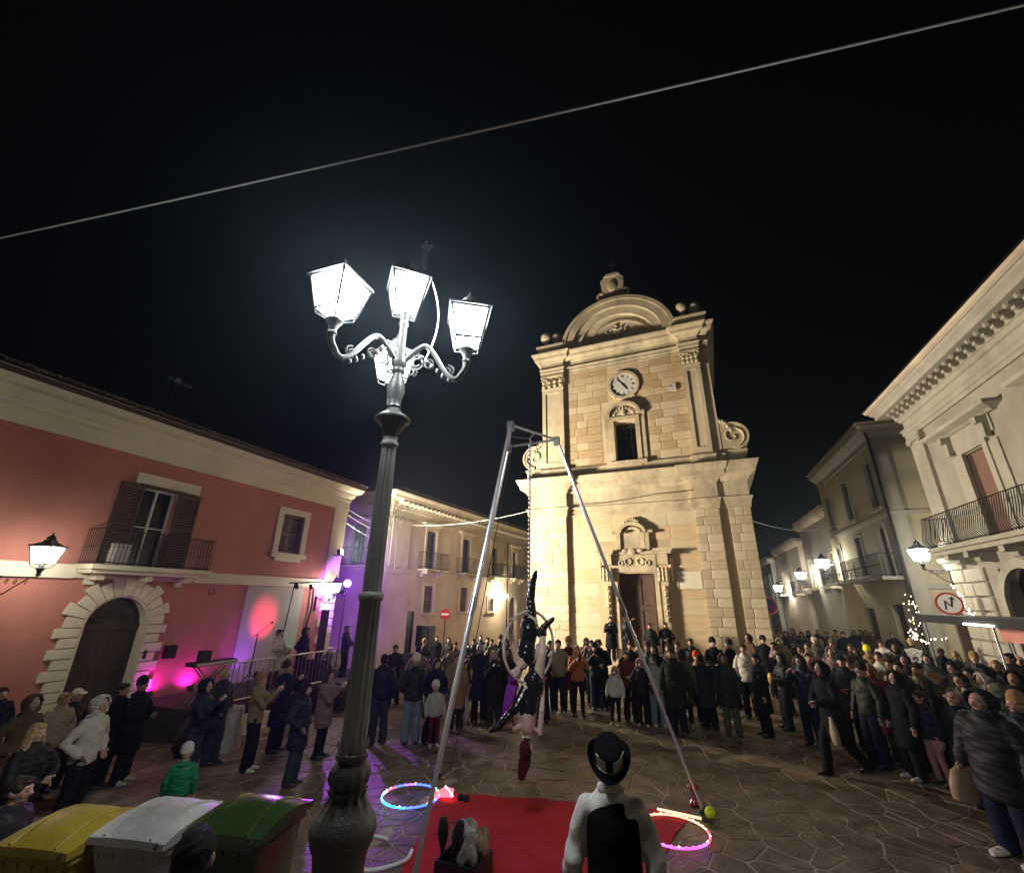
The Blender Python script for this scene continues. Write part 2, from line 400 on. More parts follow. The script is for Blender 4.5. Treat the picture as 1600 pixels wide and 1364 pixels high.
def ring(F, b, cx, cz, r0, r1, a0, a1, n, d0, d1):
    A = arc(cx, cz, r0[0], a0, a1, n, r0[1]); Z = arc(cx, cz, r1[0], a0, a1, n, r1[1])
    rings = [[F.p(*A[i], d0), F.p(*A[i], d1), F.p(*Z[i], d1), F.p(*Z[i], d0)] for i in range(n+1)]
    return b.loft(rings)
def courses(F, u0, u1, z0, z1, h, l0, l1, holes, d0, d1, m, parent, gap=.012, name='stone_block', jit=.006):
    n = max(1, round((z1-z0)/h)); h = (z1-z0)/n; cnt = 0
    for i in range(n):
        za, zb = z0+i*h+gap/2, z0+(i+1)*h-gap/2; u = u0; segs = [(u0, u1)]
        for (a, b_, c, d) in holes:
            if c < zb and d > za:
                segs = [s for (p, q) in segs for s in ((p, min(q, a)), (max(p, b_), q)) if s[1]-s[0] > .08]
        for (p, q) in segs:
            u = p; first = True
            while u < q-.02:
                l = random.uniform(l0, l1)*(random.uniform(.5, 1) if first else 1); first = False
                e = u+l
                if q-e < l0*.6: e = q
                e = min(e, q)
                block(name, F, u+gap/2, e-gap/2, za, zb, d0, d1+random.uniform(-jit, jit), m if isinstance(m, str) else random.choice(m), parent); cnt += 1
                u = e
    return cnt
def window(F, root, u0, u1, z0, z1, depth=.25, fr='white_frame', mull=1, bars=1, glass='glass_dark'):
    b = B(); F.box(b, u0, u1, z0, z1, -depth-.02, -depth); p = part('window_pane', b, glass, root)
    b = B(); t = .06
    F.box(b, u0, u0+t, z0, z1, -depth, -depth+.05); F.box(b, u1-t, u1, z0, z1, -depth, -depth+.05); F.box(b, u0+t, u1-t, z1-t, z1, -depth, -depth+.05); F.box(b, u0+t, u1-t, z0, z0+t, -depth, -depth+.05)
    for i in range(mull): c = u0+(u1-u0)*(i+1)/(mull+1); F.box(b, c-.035, c+.035, z0+t, z1-t, -depth, -depth+.055)
    for i in range(bars): c = z0+(z1-z0)*(i+1)/(bars+1); F.box(b, u0+t, u1-t, c-.02, c+.02, -depth, -depth+.045)
    part('window_frame', b, fr, root)
def shutter(F, root, u0, u1, z0, z1, d0=0.02, m='dark_shutter', slats=None, th=.04):
    b = B(); t = .07
    F.box(b, u0, u0+t, z0, z1, d0, d0+th); F.box(b, u1-t, u1, z0, z1, d0, d0+th)
    zs = [z0, (z0+z1)/2-.04, z1-.09]
    for z in zs: F.box(b, u0+t, u1-t, z, z+.09, d0, d0+th)
    n = slats or int((z1-z0)/.09)
    for i in range(n):
        z = z0+.09+(z1-z0-.2)*i/n
        b.add([F.p(u0+t, z, d0+.004), F.p(u1-t, z, d0+.004), F.p(u1-t, z+.06, d0+th-.006), F.p(u0+t, z+.06, d0+th-.006), F.p(u0+t, z+.05, d0), F.p(u1-t, z+.05, d0)], [(0, 1, 2, 3), (2, 3, 4, 5)])
    return part('shutter', b, m, root)
def surround(F, root, u0, u1, z0, z1, w=.2, d=.06, m='pale_trim', sill=True, hood=0.0, top=.0):
    b = B()
    F.box(b, u0-w, u0, z0, z1, -.02, d); F.box(b, u1, u1+w, z0, z1, -.02, d); F.box(b, u0-w-.003, u1+w+.003, z1, z1+w+top, -.02, d+.003)
    part('window_surround', b, m, root)
    if sill: b = B(); F.box(b, u0-w-.07, u1+w+.07, z0-.12, z0, -.02, d+.1); part('window_sill', b, m, root)
    if hood:
        b = B(); F.sweep(b, [(0, z1+w+top), (.08, z1+w+top), (.12, z1+w+top+.08), (.26, z1+w+top+.12), (.28, z1+w+top+.2), (0, z1+w+top+.26)], u0-w-.12, u1+w+.12, .01)
        part('window_hood', b, m, root)
def railing(F, root, u0, u1, z0, h, d, m='iron', sp=.11, r=.009, bulge=0.0):
    b = B()
    for z in (z0+.06, z0+h): b.tube([F.p(u0, z, .0), F.p(u0, z, d), F.p(u1, z, d), F.p(u1, z, .0)], .016, 6)
    part('railing_frame', b, m, root)
    me = None; n = int((u1-u0)/sp); k = max(1, int(d/sp))
    spots = [(u0+(u1-u0)*i/n, d, 0) for i in range(n+1)]+[(u0, d*i/k, 1) for i in range(k)]+[(u1, d*i/k, 2) for i in range(k)]
    b = B(); prof = [(0, 0), (.25*h, bulge), (.55*h, bulge*.5), (h, 0)] if bulge else [(0, 0), (h, 0)]
    b.tube([F.n*o+Vector((0, 0, z)) for z, o in prof], r, 6); 
    if not bulge: b.ball((0, 0, h*.5), (r*2.2, r*2.2, r*3), 6, 4)
    me = b.mesh('baluster'); me.materials.append(MATS[m])
    for (u, dd, s) in spots:
        o = link('baluster', me, root); o.location = F.p(u, z0, dd)

# ============================================================ the church
TH = R(-3); UV = Vector((math.cos(TH), math.sin(TH), 0))
CH = Fac(Vector((-2, 22, 0))-UV*0.2, UV)
church = thing('church', 'tall honey-coloured baroque church facade with clock and rounded gable', 'church', CH.p(0, 0, 0))
def cp(L): return [(CH.p(u, 0, d).x, CH.p(u, 0, d).y) for u, d in L]
LP = cp([(-5.2, -9), (-5.2, .22), (-3.2, .22), (-3.2, 0), (2.9, 0), (2.9, .22), (3.95, .22), (3.95, .05), (4.3, .05), (4.3, .19), (5.2, .19), (5.2, -9)])
UP = cp([(-4.45, -8), (-4.45, .2), (-3.2, .2), (-3.2, 0), (3.2, 0), (3.2, .2), (4.05, .2), (4.05, .08), (4.45, .08), (4.45, -8)])
b = B(); CH.wall(b, -5.2, 5.2, -.5, 8.9, [(-.82, .85, -.5, 4.05)], .5, -.012)
for s in (-1, 1):
    b.add([CH.p(5.2*s, -.5, 0), CH.p(5.2*s, -.5, -9), CH.p(5.2*s, 8.9, -9), CH.p(5.2*s, 8.9, 0)], [(0, 1, 2, 3)])
    b.add([CH.p(4.45*s, 8.9, 0), CH.p(4.45*s, 8.9, -8), CH.p(4.45*s, 16.5, -8), CH.p(4.45*s, 16.5, 0)], [(0, 1, 2, 3)])
CH.box(b, -5.1, 5.1, 0, 8.8, -24, -8.9); CH.box(b, -4.4, 4.4, 8.8, 13, -24, -7.9)
CH.box(b, -4.45, 4.45, 16.3, 16.5, -.6, -.3)
CH.box(b, -5.18, -3.22, -.5, 6.85, -.05, .19); CH.box(b, 2.92, 3.93, 0, 6.85, -.05, .19); CH.box(b, 4.32, 5.18, 0, 6.85, -.05, .16); CH.box(b, 3.93, 4.32, 0, 6.85, -.05, .05)
part('wall_core', b, 'stone_joint', church)
b = B(); CH.wall(b, -4.45, 4.45, 8.9, 16.5, [(-.5, .6, 9.5, 11.7)], .45, -.012); part('upper_wall_core', b, 'light_joint', church)
doorhole = (-1.72, 1.72, 0, 5.2); orn = (-.75, .75, 5.2, 6.2)
courses(CH, -5.2, -3.2, .35, 6.85, .38, .4, .75, [], .19, .222, 'stone', church)
courses(CH, 2.9, 3.95, .35, 6.85, .38, .4, .7, [], .19, .222, 'stone', church)
courses(CH, 4.3, 5.2, .35, 6.85, .38, .35, .6, [], .16, .192, 'stone', church)
courses(CH, -3.2, 2.9, .35, 6.85, .66, 1.1, 1.9, [doorhole, orn], -.012, .006, 'plaster_church', church, .004, jit=.0015)
courses(CH, -3.2, 3.2, 9.5, 15.1, .42, .6, 1.25, [(-1.15, 1.25, 9.1, 12.6), (-.75, 1.05, 13.0, 14.6)], -.012, .012, 'stone_warm', church, .014)
b = B(); CH.box(b, -1.15, 1.25, 9.5, 9.52, -.012, .004); CH.box(b, -1.15, -.5, 9.52, 12.6, -.012, .004); CH.box(b, .6, 1.25, 9.52, 12.6, -.012, .004); CH.box(b, -.5, .6, 11.7, 12.6, -.012, .004); part('window_facing', b, 'plaster_church', church)
b = B(); CH.box(b, -.75, 1.05, 13, 14.6, -.012, .005); part('clock_facing', b, 'plaster_church', church); b = B()
CH.box(b, -1.72, -.82, 0, 5.2, -.012, .004); CH.box(b, .85, 1.72, 0, 5.2, -.012, .004); CH.box(b, -.82, .85, 4.05, 5.2, -.012, .004); CH.box(b, -.75, .75, 5.2, 6.2, -.012, .004)
part('portal_facing', b, 'plaster_church', church)
for (u0, u1, dd) in ((-4.45, -3.2, .2), (3.2, 4.05, .2), (4.05, 4.45, .08)):
    b = B()
    CH.box(b, u0, u1, 9.5, 14.2, -.05, dd-.06)
    CH.box(b, u0, u0+.2, 9.5, 14.2, dd-.06, dd); CH.box(b, u1-.2, u1, 9.5, 14.2, dd-.06, dd)
    CH.box(b, u0+.2, u1-.2, 13.95, 14.2, dd-.06, dd); CH.box(b, u0+.2, u1-.2, 9.5, 9.8, dd-.06, dd); part('pilaster_shaft', b, 'stone', church)

b = B(); b.sweep([(-.3, -.5), (.1, -.5), (.1, .3), (.04, .38), (-.3, .38)], cp([(-5.2, -9), (-5.2, .22), (-3.2, .22), (-3.2, 0), (-1.75, 0)])); b.sweep([(-.3, 0), (.1, 0), (.1, .3), (.04, .38), (-.3, .38)], cp([(1.75, 0), (2.9, 0), (2.9, .22), (3.95, .22), (3.95, .05), (4.3, .05), (4.3, .19), (5.2, .19), (5.2, -9)]))
part('plinth', b, 'stone_trim', church)
b = B(); b.sweep([(-.4, 6.83), (.05, 6.83), (.05, 7.0), (.09, 7.02), (.09, 7.16), (.14, 7.2), (.17, 7.3), (.04, 7.36), (.04, 8.02), (.1, 8.05), (.18, 8.2), (.24, 8.22), (.42, 8.34), (.44, 8.52), (.5, 8.56), (.58, 8.76), (.6, 8.84), (.05, 8.92), (-.4, 8.92)], LP)
part('lower_entablature', b, 'stone_trim', church)
b = B(); b.sweep([(-.4, 8.9), (.1, 8.9), (.1, 9.3), (.14, 9.34), (.1, 9.42), (.02, 9.5), (-.4, 9.5)], UP); part('upper_plinth', b, 'stone_trim', church)
b = B(); b.sweep([(-.4, 15.08), (.05, 15.08), (.05, 15.22), (.09, 15.25), (.09, 15.4), (.14, 15.5), (.04, 15.54), (.04, 15.84), (.1, 15.87), (.16, 15.98), (.36, 16.06), (.38, 16.2), (.5, 16.34), (.52, 16.42), (.05, 16.5), (-.4, 16.5)], UP)
part('upper_entablature', b, 'stone_trim', church)
for (u0, u1) in ((-4.62, -3.1), (3.1, 4.62)):      # attic blocks over the pilasters, capitals, stone balls
    b = B(); CH.box(b, u0, u1, 16.5, 16.86, -.5, .5); CH.box(b, u0-.06, u1+.06, 16.86, 16.98, -.5, .58); part('attic_block', b, 'stone_trim', church)
    for k in (0, 1):
        uc = u0+.45+k*.62; b = B()
        b.lathe([(.0, 16.98), (.22, 16.98), (.24, 17.02), (.13, 17.1), (.12, 17.35), (.2, 17.45)], CH.p(uc, 0, .2-.25*k), 14); b.ball(CH.p(uc, 17.72, .2-.25*k), .33, 16, 10)
        part('stone_ball_finial', b, 'stone_trim', church, True)
    ua, ub = (-4.45, -3.2) if u0 < 0 else (3.2, 4.05); b = B()
    CH.box(b, ua-.06, ub+.06, 14.98, 15.08, 0, .3); CH.box(b, ua-.03, ub+.03, 14.2, 14.28, 0, .25)
    for i in range(4):
        for j in range(2):
            uu = ua+.12+(ub-ua-.24)*i/3; b.ball(CH.p(uu, 14.42+.25*j, .22), (.13, .1, .15), 8, 6)
    for s in (ua+.08, ub-.08): b.torus(CH.p(s, 14.84, .27), .1, .04, (Matrix(((CH.u.x, 0, CH.n.x), (CH.u.y, 0, CH.n.y), (0, 1, 0)))), 16, 6)
    part('capital', b, 'stone_trim', church, True)
# rounded gable
b = B(); ring(CH, b, 0, 16.5, (2.5, 2.2), (3.06, 2.72), 0, 180, 28, -.6, .42); ring(CH, b, 0, 16.5, (2.95, 2.6), (3.16, 2.82), 0, 180, 28, -.62, .5); part('gable_arch', b, 'stone_trim', church, True)
b = B(); ring(CH, b, 0, 16.5, (2.05, 1.78), (2.52, 2.22), 0, 180, 26, -.6, .24); part('gable_inner_arch', b, 'stone', church, True)
b = B(); CH.poly(b, arc(0, 16.5, 2.1, 0, 180, 24, 1.82), -.6, .06); part('tympanum', b, 'stone', church)
b = B(); ring(CH, b, .1, 16.5, (1.62, 1.3), (1.74, 1.42), 0, 180, 22, .05, .14); part('tympanum_moulding', b, 'stone_trim', church, True)
b = B()
RT = Matrix(((CH.u.x, 0, CH.n.x), (CH.u.y, 0, CH.n.y), (0, 1, 0)))
b.torus(CH.p(.0, 16.98, .1), .22, .07, RT, 20, 6); b.ball(CH.p(0, 16.98, .1), (.16, .1, .2), 10, 6)
for i in range(7): b.ball(CH.p(-.3+.1*i, 17.36+.08*math.sin(i*1.1), .1), (.08, .08, .1), 8, 5)
for s in (-1, 1):
    for i in range(5): b.ball(CH.p(s*(.34+.05*i), 16.7+.14*i, .1), (.1-.01*i, .07, .09), 8, 5)
b.ball(CH.p(0, 17.58, .1), (.14, .08, .12), 8, 5)
part('coat_of_arms', b, 'stone_trim', church, True)
b = B(); CH.poly(b, [(-1.0, 19.08), (1.0, 19.08), (.86, 19.45), (-.86, 19.45)], -.55, .4); CH.poly(b, [(-.72, 19.45), (.72, 19.45), (.6, 19.8), (.66, 20.5), (.42, 20.95), (-.42, 20.95), (-.66, 20.5), (-.6, 19.8)], -.4, .25); CH.poly(b, [(-.5, 20.95), (.5, 20.95), (.3, 21.14), (-.3, 21.14)], -.4, .32)
for s in (-1, 1): b.torus(CH.p(.72*s, 19.72, .2), .17, .09, RT, 18, 6); b.torus(CH.p(.5*s, 20.72, .2), .13, .07, RT, 18, 6)
b.ball(CH.p(0, 20.25, .25), (.3, .12, .42), 12, 8); part('crowning_scroll', b, 'stone_trim', church)
b = B(); CH.box(b, -.03, .03, 21.1, 22.5, -.1, -.04); CH.box(b, -.3, .3, 22.0, 22.06, -.1, -.04); part('iron_cross', b, 'iron', church)
# volutes
for s in (-1, 1):
    b = B(); pts = arc(4.98, 10.2, .66, -90, 120, 20)+[(4.45, 11.3), (4.4, 9.5)]
    CH.poly(b, [(p[0]*s, p[1]) for p in (pts if s > 0 else pts[::-1])], -.5, .06)
    v = part('volute', b, 'stone', church)
    b = B(); sp = [CH.p(s*(4.98+(.56-.045*t)*math.cos(R(-90+45*t))), 10.2+(.56-.045*t)*math.sin(R(-90+45*t)), .09) for t in [i*.25 for i in range(44)]]
    b.tube(sp, [.07-.0009*i for i in range(44)], 6); ring(CH, b, 4.98*s, 10.2, (.6, .6), (.7, .7), -90 if s > 0 else 60, 120 if s > 0 else 270, 16, -.5, .13); part('scroll', b, 'stone_trim', v, True)
    b = B(); CH.box(b, 4.45*s, 5.42*s, 8.9, 9.42, -.5, .08); CH.box(b, 4.45*s, 5.5*s, 9.42, 9.52, -.5, .14); CH.box(b, 4.6*s, 5.25*s, 9.0, 9.34, .08, .11); part('volute_base', b, 'stone_trim', church)
    b = B()
    for i in range(5): b.ball(CH.p(s*(4.55+.1*i), 11.0-.03*i*i, .1), (.09, .08, .12), 8, 5)
    part('acanthus', b, 'stone_trim', church, True)
# clock
b = B(); ring(CH, b, .15, 13.8, (.68, .68), (.84, .84), 0, 360, 40, 0, .12); clk = part('clock', b, 'stone_trim', church, True)
b = B(); CH.poly(b, arc(.15, 13.8, .69, 0, 351, 39), 0, .05); part('clock_dial', b, 'clock_face', clk)
b = B()
for i in range(12):
    a = R(30*i); c = (.15+.54*math.sin(a), 13.8+.54*math.cos(a)); n = (3, 1, 2, 3, 2, 1, 2, 3, 4, 2, 1, 2)[i]
    for k in range(n):
        o = (k-(n-1)/2)*.045; u = c[0]+o*math.cos(a); z = c[1]-o*math.sin(a)
        CH.poly(b, [(u+dx*math.cos(a)+dz*math.sin(a), z-dx*math.sin(a)+dz*math.cos(a)) for dx, dz in ((-.013, -.08), (.013, -.08), (.013, .08), (-.013, .08))], .05, .056)
part('roman_numerals', b, 'sign_black', clk)
for nm, ang, ln, wd in (('minute_hand', -39, .52, .028), ('hour_hand', 146, .36, .04)):
    b = B(); a = R(ang)
    CH.poly(b, [(.15+dx*math.cos(a)+dz*math.sin(a), 13.8-dx*math.sin(a)+dz*math.cos(a)) for dx, dz in ((-wd, -.1), (wd, -.1), (wd*.5, ln), (-wd*.5, ln))], .065, .08); part(nm, b, 'sign_black', clk)
b = B()
for i in range(9): b.ball(CH.p(.15-.5+.125*i, 12.98+.06*abs(i-4)*.5, .06), (.08, .07, .07), 8, 5)
part('clock_corbel', b, 'stone_trim', church, True)
# window in the upper storey
b = B(); CH.box(b, -.5, .6, 9.5, 11.7, -.47, -.45); part('window_pane', b, 'glass_dark', church)
b = B()
for i in range(3): u = -.5+1.1*(i+1)/4; b.tube([CH.p(u, 9.5, -.2), CH.p(u, 11.7, -.2)], .016, 6)
for i in range(4): z = 9.5+2.2*(i+.7)/4.4; b.tube([CH.p(-.5, z, -.2), CH.p(.6, z, -.2)], .013, 6)
part('window_grille', b, 'iron', church)
b = B()
for (u0, u1) in ((-.72, -.5), (.6, .82)): CH.box(b, u0, u1, 9.5, 11.75, 0, .13)
for (u0, u1) in ((-.98, -.72), (.82, 1.08)): CH.box(b, u0, u1, 9.62, 12.0, 0, .08); CH.box(b, u0-.03, u1+.03, 12.0, 12.16, 0, .2)
CH.box(b, -.72, .82, 11.75, 11.95, 0, .16); ring(CH, b, .05, 12.02, (.74, .6), (.9, .76), 5, 175, 18, 0, .26); CH.poly(b, arc(.05, 12.0, .74, 0, 180, 14, .58), 0, .06)
CH.box(b, -.95, 1.05, 9.3, 9.5, 0, .24); CH.box(b, -.7, .8, 9.14, 9.3, 0, .14)
for i in range(9): b.ball(CH.p(.05+.5*math.cos(R(20*i+10)), 12.06+.36*math.sin(R(20*i+10)), .08), (.08, .07, .08), 8, 5)
for i in range(4): b.ball(CH.p(.05, 12.1+.12*i, .1), (.14-.03*i, .08, .09), 8, 5)
part('window_aedicule', b, 'stone_trim', church)
# portal
b = B(); CH.box(b, -.82, .015, .42, 4.05, -.42, -.36); part('door_leaf', b, 'old_door', church); b = B(); CH.box(b, .025, .85, .42, 4.05, -.42, -.36); part('door_leaf', b, 'old_door', church)
b = B()
for k, (u0, u1) in enumerate(((-.82, .015), (.025, .85))):
    for (z0, z1) in ((.55, 1.2), (1.35, 2.5), (2.65, 3.9)):
        CH.box(b, u0+.1, u1-.1, z0, z0+.04, -.36, -.325); CH.box(b, u0+.1, u1-.1, z1-.04, z1, -.36, -.325); CH.box(b, u0+.1, u0+.14, z0+.04, z1-.04, -.36, -.325); CH.box(b, u1-.14, u1-.1, z0+.04, z1-.04, -.36, -.325)
part('door_panel_mouldings', b, 'old_door', church)
b = B()
for s in (-1, 1):
    CH.box(b, s*.84+.015, s*1.02+.015, .42, 4.1, -.3, .12)
    CH.box(b, s*1.06+.015, s*1.5+.015, .42, .9, 0, .26); CH.box(b, s*1.12+.015, s*1.44+.015, .9, 3.7, 0, .2)
    CH.box(b, s*1.18+.015, s*1.38+.015, 1.0, 3.5, .2, .25)
    CH.box(b, s*1.05+.015, s*1.5+.015, 4.42, 4.9, 0, .26); CH.box(b, s*.95+.015, s*1.68+.015, 4.9, 5.0, 0, .36); CH.box(b, s*.9+.015, s*1.74+.015, 5.0, 5.12, 0, .46)
    for i in range(3):
        for j in range(3): b.ball(CH.p(s*(1.1+.16*i)+.015, 3.8+.2*j, .24), (.1, .11, .12), 8, 5)
    for j in range(6): b.ball(CH.p(s*1.28+.015, 3.4-.26*j, .25), (.09-.006*j, .06, .12), 8, 5)
    for j in range(5): b.ball(CH.p(s*1.6+.015, 4.6-.2*j, .1), (.1-.012*j, .08, .13), 8, 5)
CH.box(b, -.98, 1.01, 4.1, 4.3, 0, .14); CH.box(b, -.94, .97, 4.3, 4.86, 0, .06); CH.box(b, -.9, .93, 4.9, 5.06, 0, .2)
part('portal_surround', b, 'stone_trim', church)
b = B()
for s in (-1, 1):
    b.torus(CH.p(s*.28, 4.58, .08), .15, .04, RT, 18, 6); b.torus(CH.p(s*.62, 4.52, .08), .1, .035, RT, 18, 6)
b.ball(CH.p(0, 5.02, .2), (.26, .14, .16), 10, 6)
for s in (-1, 1): b.ball(CH.p(s*.34, 5.06, .2), (.22, .1, .09), 10, 6)
part('cherub_relief', b, 'stone_trim', church, True)
b = B(); CH.box(b, -.52, .55, 5.12, 5.95, 0, .07)
for s in (-1, 1): CH.box(b, s*.58+.015, s*.76+.015, 5.12, 5.88, 0, .16); CH.box(b, s*.55+.015, s*.95+.015, 5.88, 6.0, 0, .26)
ring(CH, b, .015, 5.9, (.5, .34), (.66, .5), 0, 180, 16, 0, .3); ring(CH, b, .015, 5.9, (.3, .16), (.42, .28), 0, 180, 14, 0, .16)
for i in range(7): b.ball(CH.p(-.3+.105*i, 6.42+.12*math.cos((i-3)*.55), .16), (.08, .1, .1), 8, 5)
part('portal_attic', b, 'stone_trim', church)
b = B(); CH.box(b, 1.86, 2.8, 3.4, 4.12, .004, .03); pq = part('stone_plaque', b, 'cream_trim', church)
b = B(); CH.box(b, 1.8, 2.86, 4.12, 4.17, .004, .05); CH.box(b, 1.8, 2.86, 3.35, 3.4, .004, .05); CH.box(b, 1.8, 1.86, 3.4, 4.12, .004, .05); CH.box(b, 2.8, 2.86, 3.4, 4.12, .004, .05); part('plaque_frame', b, 'stone_trim', pq)
b = B(); CH.box(b, 2.62, 2.78, 13.0, 13.35, .012, .12); CH.box(b, 2.4, 2.6, 13.05, 13.25, .012, .06); part('alarm_box', b, 'white_frame', church)
for i in range(3):
    b = B(); CH.box(b, -2.2-.35*(2-i), 2.2+.35*(2-i), .14*i, .14*(i+1), .004, 1.5-.38*i); part('step', b, 'stone_trim', church)

# ============================================================ the red house
RH = Fac((-15, 0, 0), (0, 1))
house = thing('red_house', 'two-storey red plastered house with cream cornice and arched doorway', 'house', (-15, 8, 0))
b = B(); RH.wall(b, -5, 16.9, -1.2, 7.7, [(7.68, 9.28, -1.2, 2.75), (8.12, 9.18, 3.52, 5.85), (13.3, 14.4, 4.42, 5.95)], .3)
RH.box(b, -5, 16.9, -1.2, 7.7, -8, -.42); b.add([RH.p(16.9, -1.2, 0), RH.p(16.9, -1.2, -.5), RH.p(16.9, 7.7, -.5), RH.p(16.9, 7.7, 0)], [(0, 1, 2, 3)])
part('wall', b, 'red_plaster', house)
b = B(); RH.box(b, -5, 16.9, 6.5, 6.72, -.1, .025); part('frieze_band', b, 'red_plaster', house)
b = B(); b.sweep([(-.3, 6.69), (.06, 6.69), (.06, 7.1), (.1, 7.13), (.1, 7.26), (.15, 7.3), (.22, 7.42), (.24, 7.44), (.24, 7.5), (.4, 7.56), (.5, 7.74), (.52, 7.8), (-.3, 7.82)], [(-15, -5), (-15, 16.9), (-23, 16.9)]); part('cornice', b, 'cream_trim', house)
b = B(); RH.box(b, -5, 7.12, 3.16, 3.5, -.1, .12); RH.box(b, 10.28, 16.9, 3.16, 3.5, -.1, .12); RH.box(b, 7.12, 10.28, 3.18, 3.4, -.1, .1); part('string_course', b, 'cream_trim', house)
b = B(); RH.box(b, -5, 7.1, -1.2, -.3, -.1, .035); RH.box(b, 9.86, 16.0, -1.2, -.3, -.1, .035); part('plinth', b, 'pale_wall', house)
b = B(); RH.box(b, 16.05, 16.9, 3.5, 6.69, -.1, .05); part('corner_pilaster', b, 'cream_trim', house)
for i in range(13):
    block('quoin', RH, 16.25 if i % 2 else 16.02, 16.92, .316*(i-3)+.01, .316*(i-2)-.01, -.02, .09, 'cream_trim', house)
# roof: slab, tile rows
b = B(); b.add([(-14.42, -5, 7.82), (-14.42, 17.4, 7.82), (-19.2, 17.4, 9.3), (-19.2, -5, 9.3), (-14.42, -5, 7.87), (-14.42, 17.4, 7.87), (-19.2, 17.4, 9.35), (-19.2, -5, 9.35)], [(0, 1, 2, 3), (4, 5, 6, 7), (0, 1, 5, 4), (1, 2, 6, 5)]); roof = part('roof', b, 'roof_tile', house)
def tile_mesh(name, inv=False):
    b = B(); rings = []
    for (x, z, r) in ((0, 0, .095), (-.5, .155, .08)):
        ringp = [Vector((x, r*math.cos(R(a)), z+(r*math.sin(R(a)) if not inv else -.6*r*math.sin(R(a))))) for a in range(0, 181, 30)]
        inn = [Vector((x, .82*r*math.cos(R(a)), z+(.82*r*math.sin(R(a)) if not inv else -.45*r*math.sin(R(a))+.012))) for a in range(180, -1, -30)]
        rings.append(ringp+inn)
    b.loft(rings); me = b.mesh(name); setmats(me, 'roof_tile', None, True); return me, b
tm, tb = tile_mesh('roof_tile_mesh')
rows = B()
k = 0; y = 2.6
while y < 17.4:
    o = link('roof_tile', tm, roof); o.location = (-14.36+random.uniform(-.03, .03), y+random.uniform(-.015, .015), 7.9+random.uniform(-.012, .02)); o.rotation_euler = (random.uniform(-.06, .06), random.uniform(-.04, .04), random.uniform(-.05, .05))
    for j in (1, 2):
        for p_ in [0]: 
            M_ = Matrix.Translation((-14.36-.42*j, y+random.uniform(-.015, .015), 7.9+.132*j+.02)) @ Matrix.Rotation(random.uniform(-.05, .05), 4, 'Z'); rows.add([M_ @ Vector(v) for v in tb.v], tb.f)
    y += .25
part('upper_tiles', rows, 'roof_tile', roof, kind='stuff')
gut = B(); gut.box(-14.5, -14.38, -5, 17.35, 7.72, 7.83); part('eave_board', gut, 'wood_door', house)
# arched doorway
for s in (-1, 1):
    for i in range(12):
        w_ = (.40, .55)[i % 2]; z0, z1 = .245*(i-4), .245*(i-3); e = 7.68 if s < 0 else 9.28
        block('portal_stone', RH, *( (e-w_, e) if s < 0 else (e, e+w_) ), z0+.008, z1-.008, 0, .085, 'cream_trim', house)
NV = 13
for i in range(NV):
    a0, a1 = 180*i/NV+.5, 180*(i+1)/NV-.5; r1 = 1.44 if i == NV//2 else (1.2, 1.34)[i % 2]
    b = B(); pts = arc(8.48, 1.965, r1, a0, a1, 2, )+arc(8.48, 1.965, .8, a1, a0, 2); RH.poly(b, pts, 0, .13 if i == NV//2 else .09); part('portal_voussoir', b, 'cream_trim', house)
b = B(); ring(RH, b, 8.48, 1.965, (.74, .74), (.803, .803), 0, 180, 20, -.3, .04); RH.box(b, 7.675, 7.74, -1, 1.965, -.3, .04); RH.box(b, 9.22, 9.285, -1, 1.965, -.3, .04); part('portal_reveal', b, 'cream_trim', house, True)
b = B(); RH.poly(b, arc(8.48, 1.99, .76, 0, 180, 18), -.29, -.26); part('fanlight', b, 'glass_dark', house)
b = B(); RH.box(b, 7.72, 9.24, 1.86, 2.02, -.3, -.2); part('door_transom', b, 'wood_door', house)
for (u0, u1) in ((7.74, 8.475), (8.485, 9.22)):
    b = B(); RH.box(b, u0, u1, -.94, 1.86, -.3, -.25); d_ = part('door_leaf', b, 'wood_door', house)
    b = B()
    for (z0, z1) in ((-.8, .1), (.22, .9), (1.02, 1.76)):
        RH.box(b, u0+.1, u1-.1, z0, z0+.05, -.25, -.225); RH.box(b, u0+.1, u1-.1, z1-.05, z1, -.25, -.225); RH.box(b, u0+.1, u0+.15, z0+.05, z1-.05, -.25, -.225); RH.box(b, u1-.15, u1-.1, z0+.05, z1-.05, -.25, -.225)
    part('door_moulding', b, 'wood_door', d_)
b = B(); RH.box(b, 9.36, 9.44, 1.05, 1.27, .085, .11); part('doorbell_panel', b, 'black_plastic', house)
# french window, balcony
window(RH, house, 8.12, 9.18, 3.52, 5.85, .28, 'white_frame', 1, 1)
shutter(RH, house, 7.5, 8.13, 3.58, 5.88, .03, 'wood_shutter'); shutter(RH, house, 9.17, 9.85, 3.58, 5.88, .03, 'wood_shutter')
b = B(); RH.box(b, 7.85, 9.75, 5.9, 6.22, -.02, .07); part('window_lintel', b, 'cream_trim', house)
b = B(); RH.box(b, 8.0, 9.3, 5.84, 5.9, -.02, .12); part('shutter_box', b, 'wood_shutter', house)
b = B(); RH.box(b, 7.1, 10.3, 3.4, 3.52, 0, .8); RH.box(b, 7.16, 10.24, 3.3, 3.4, 0, .66); part('balcony_slab', b, 'cream_trim', house)
for u in (7.5, 8.7, 9.8):
    b = B(); RH.poly(b, [(u-.1, 3.3), (u+.1, 3.3), (u+.1, 3.02), (u-.1, 3.02)], 0, .14); RH.box(b, u-.09, u+.09, 3.14, 3.3, .14, .5); part('balcony_corbel', b, 'cream_trim', house)
railing(RH, house, 7.16, 10.24, 3.52, .92, .74, 'iron', .1)
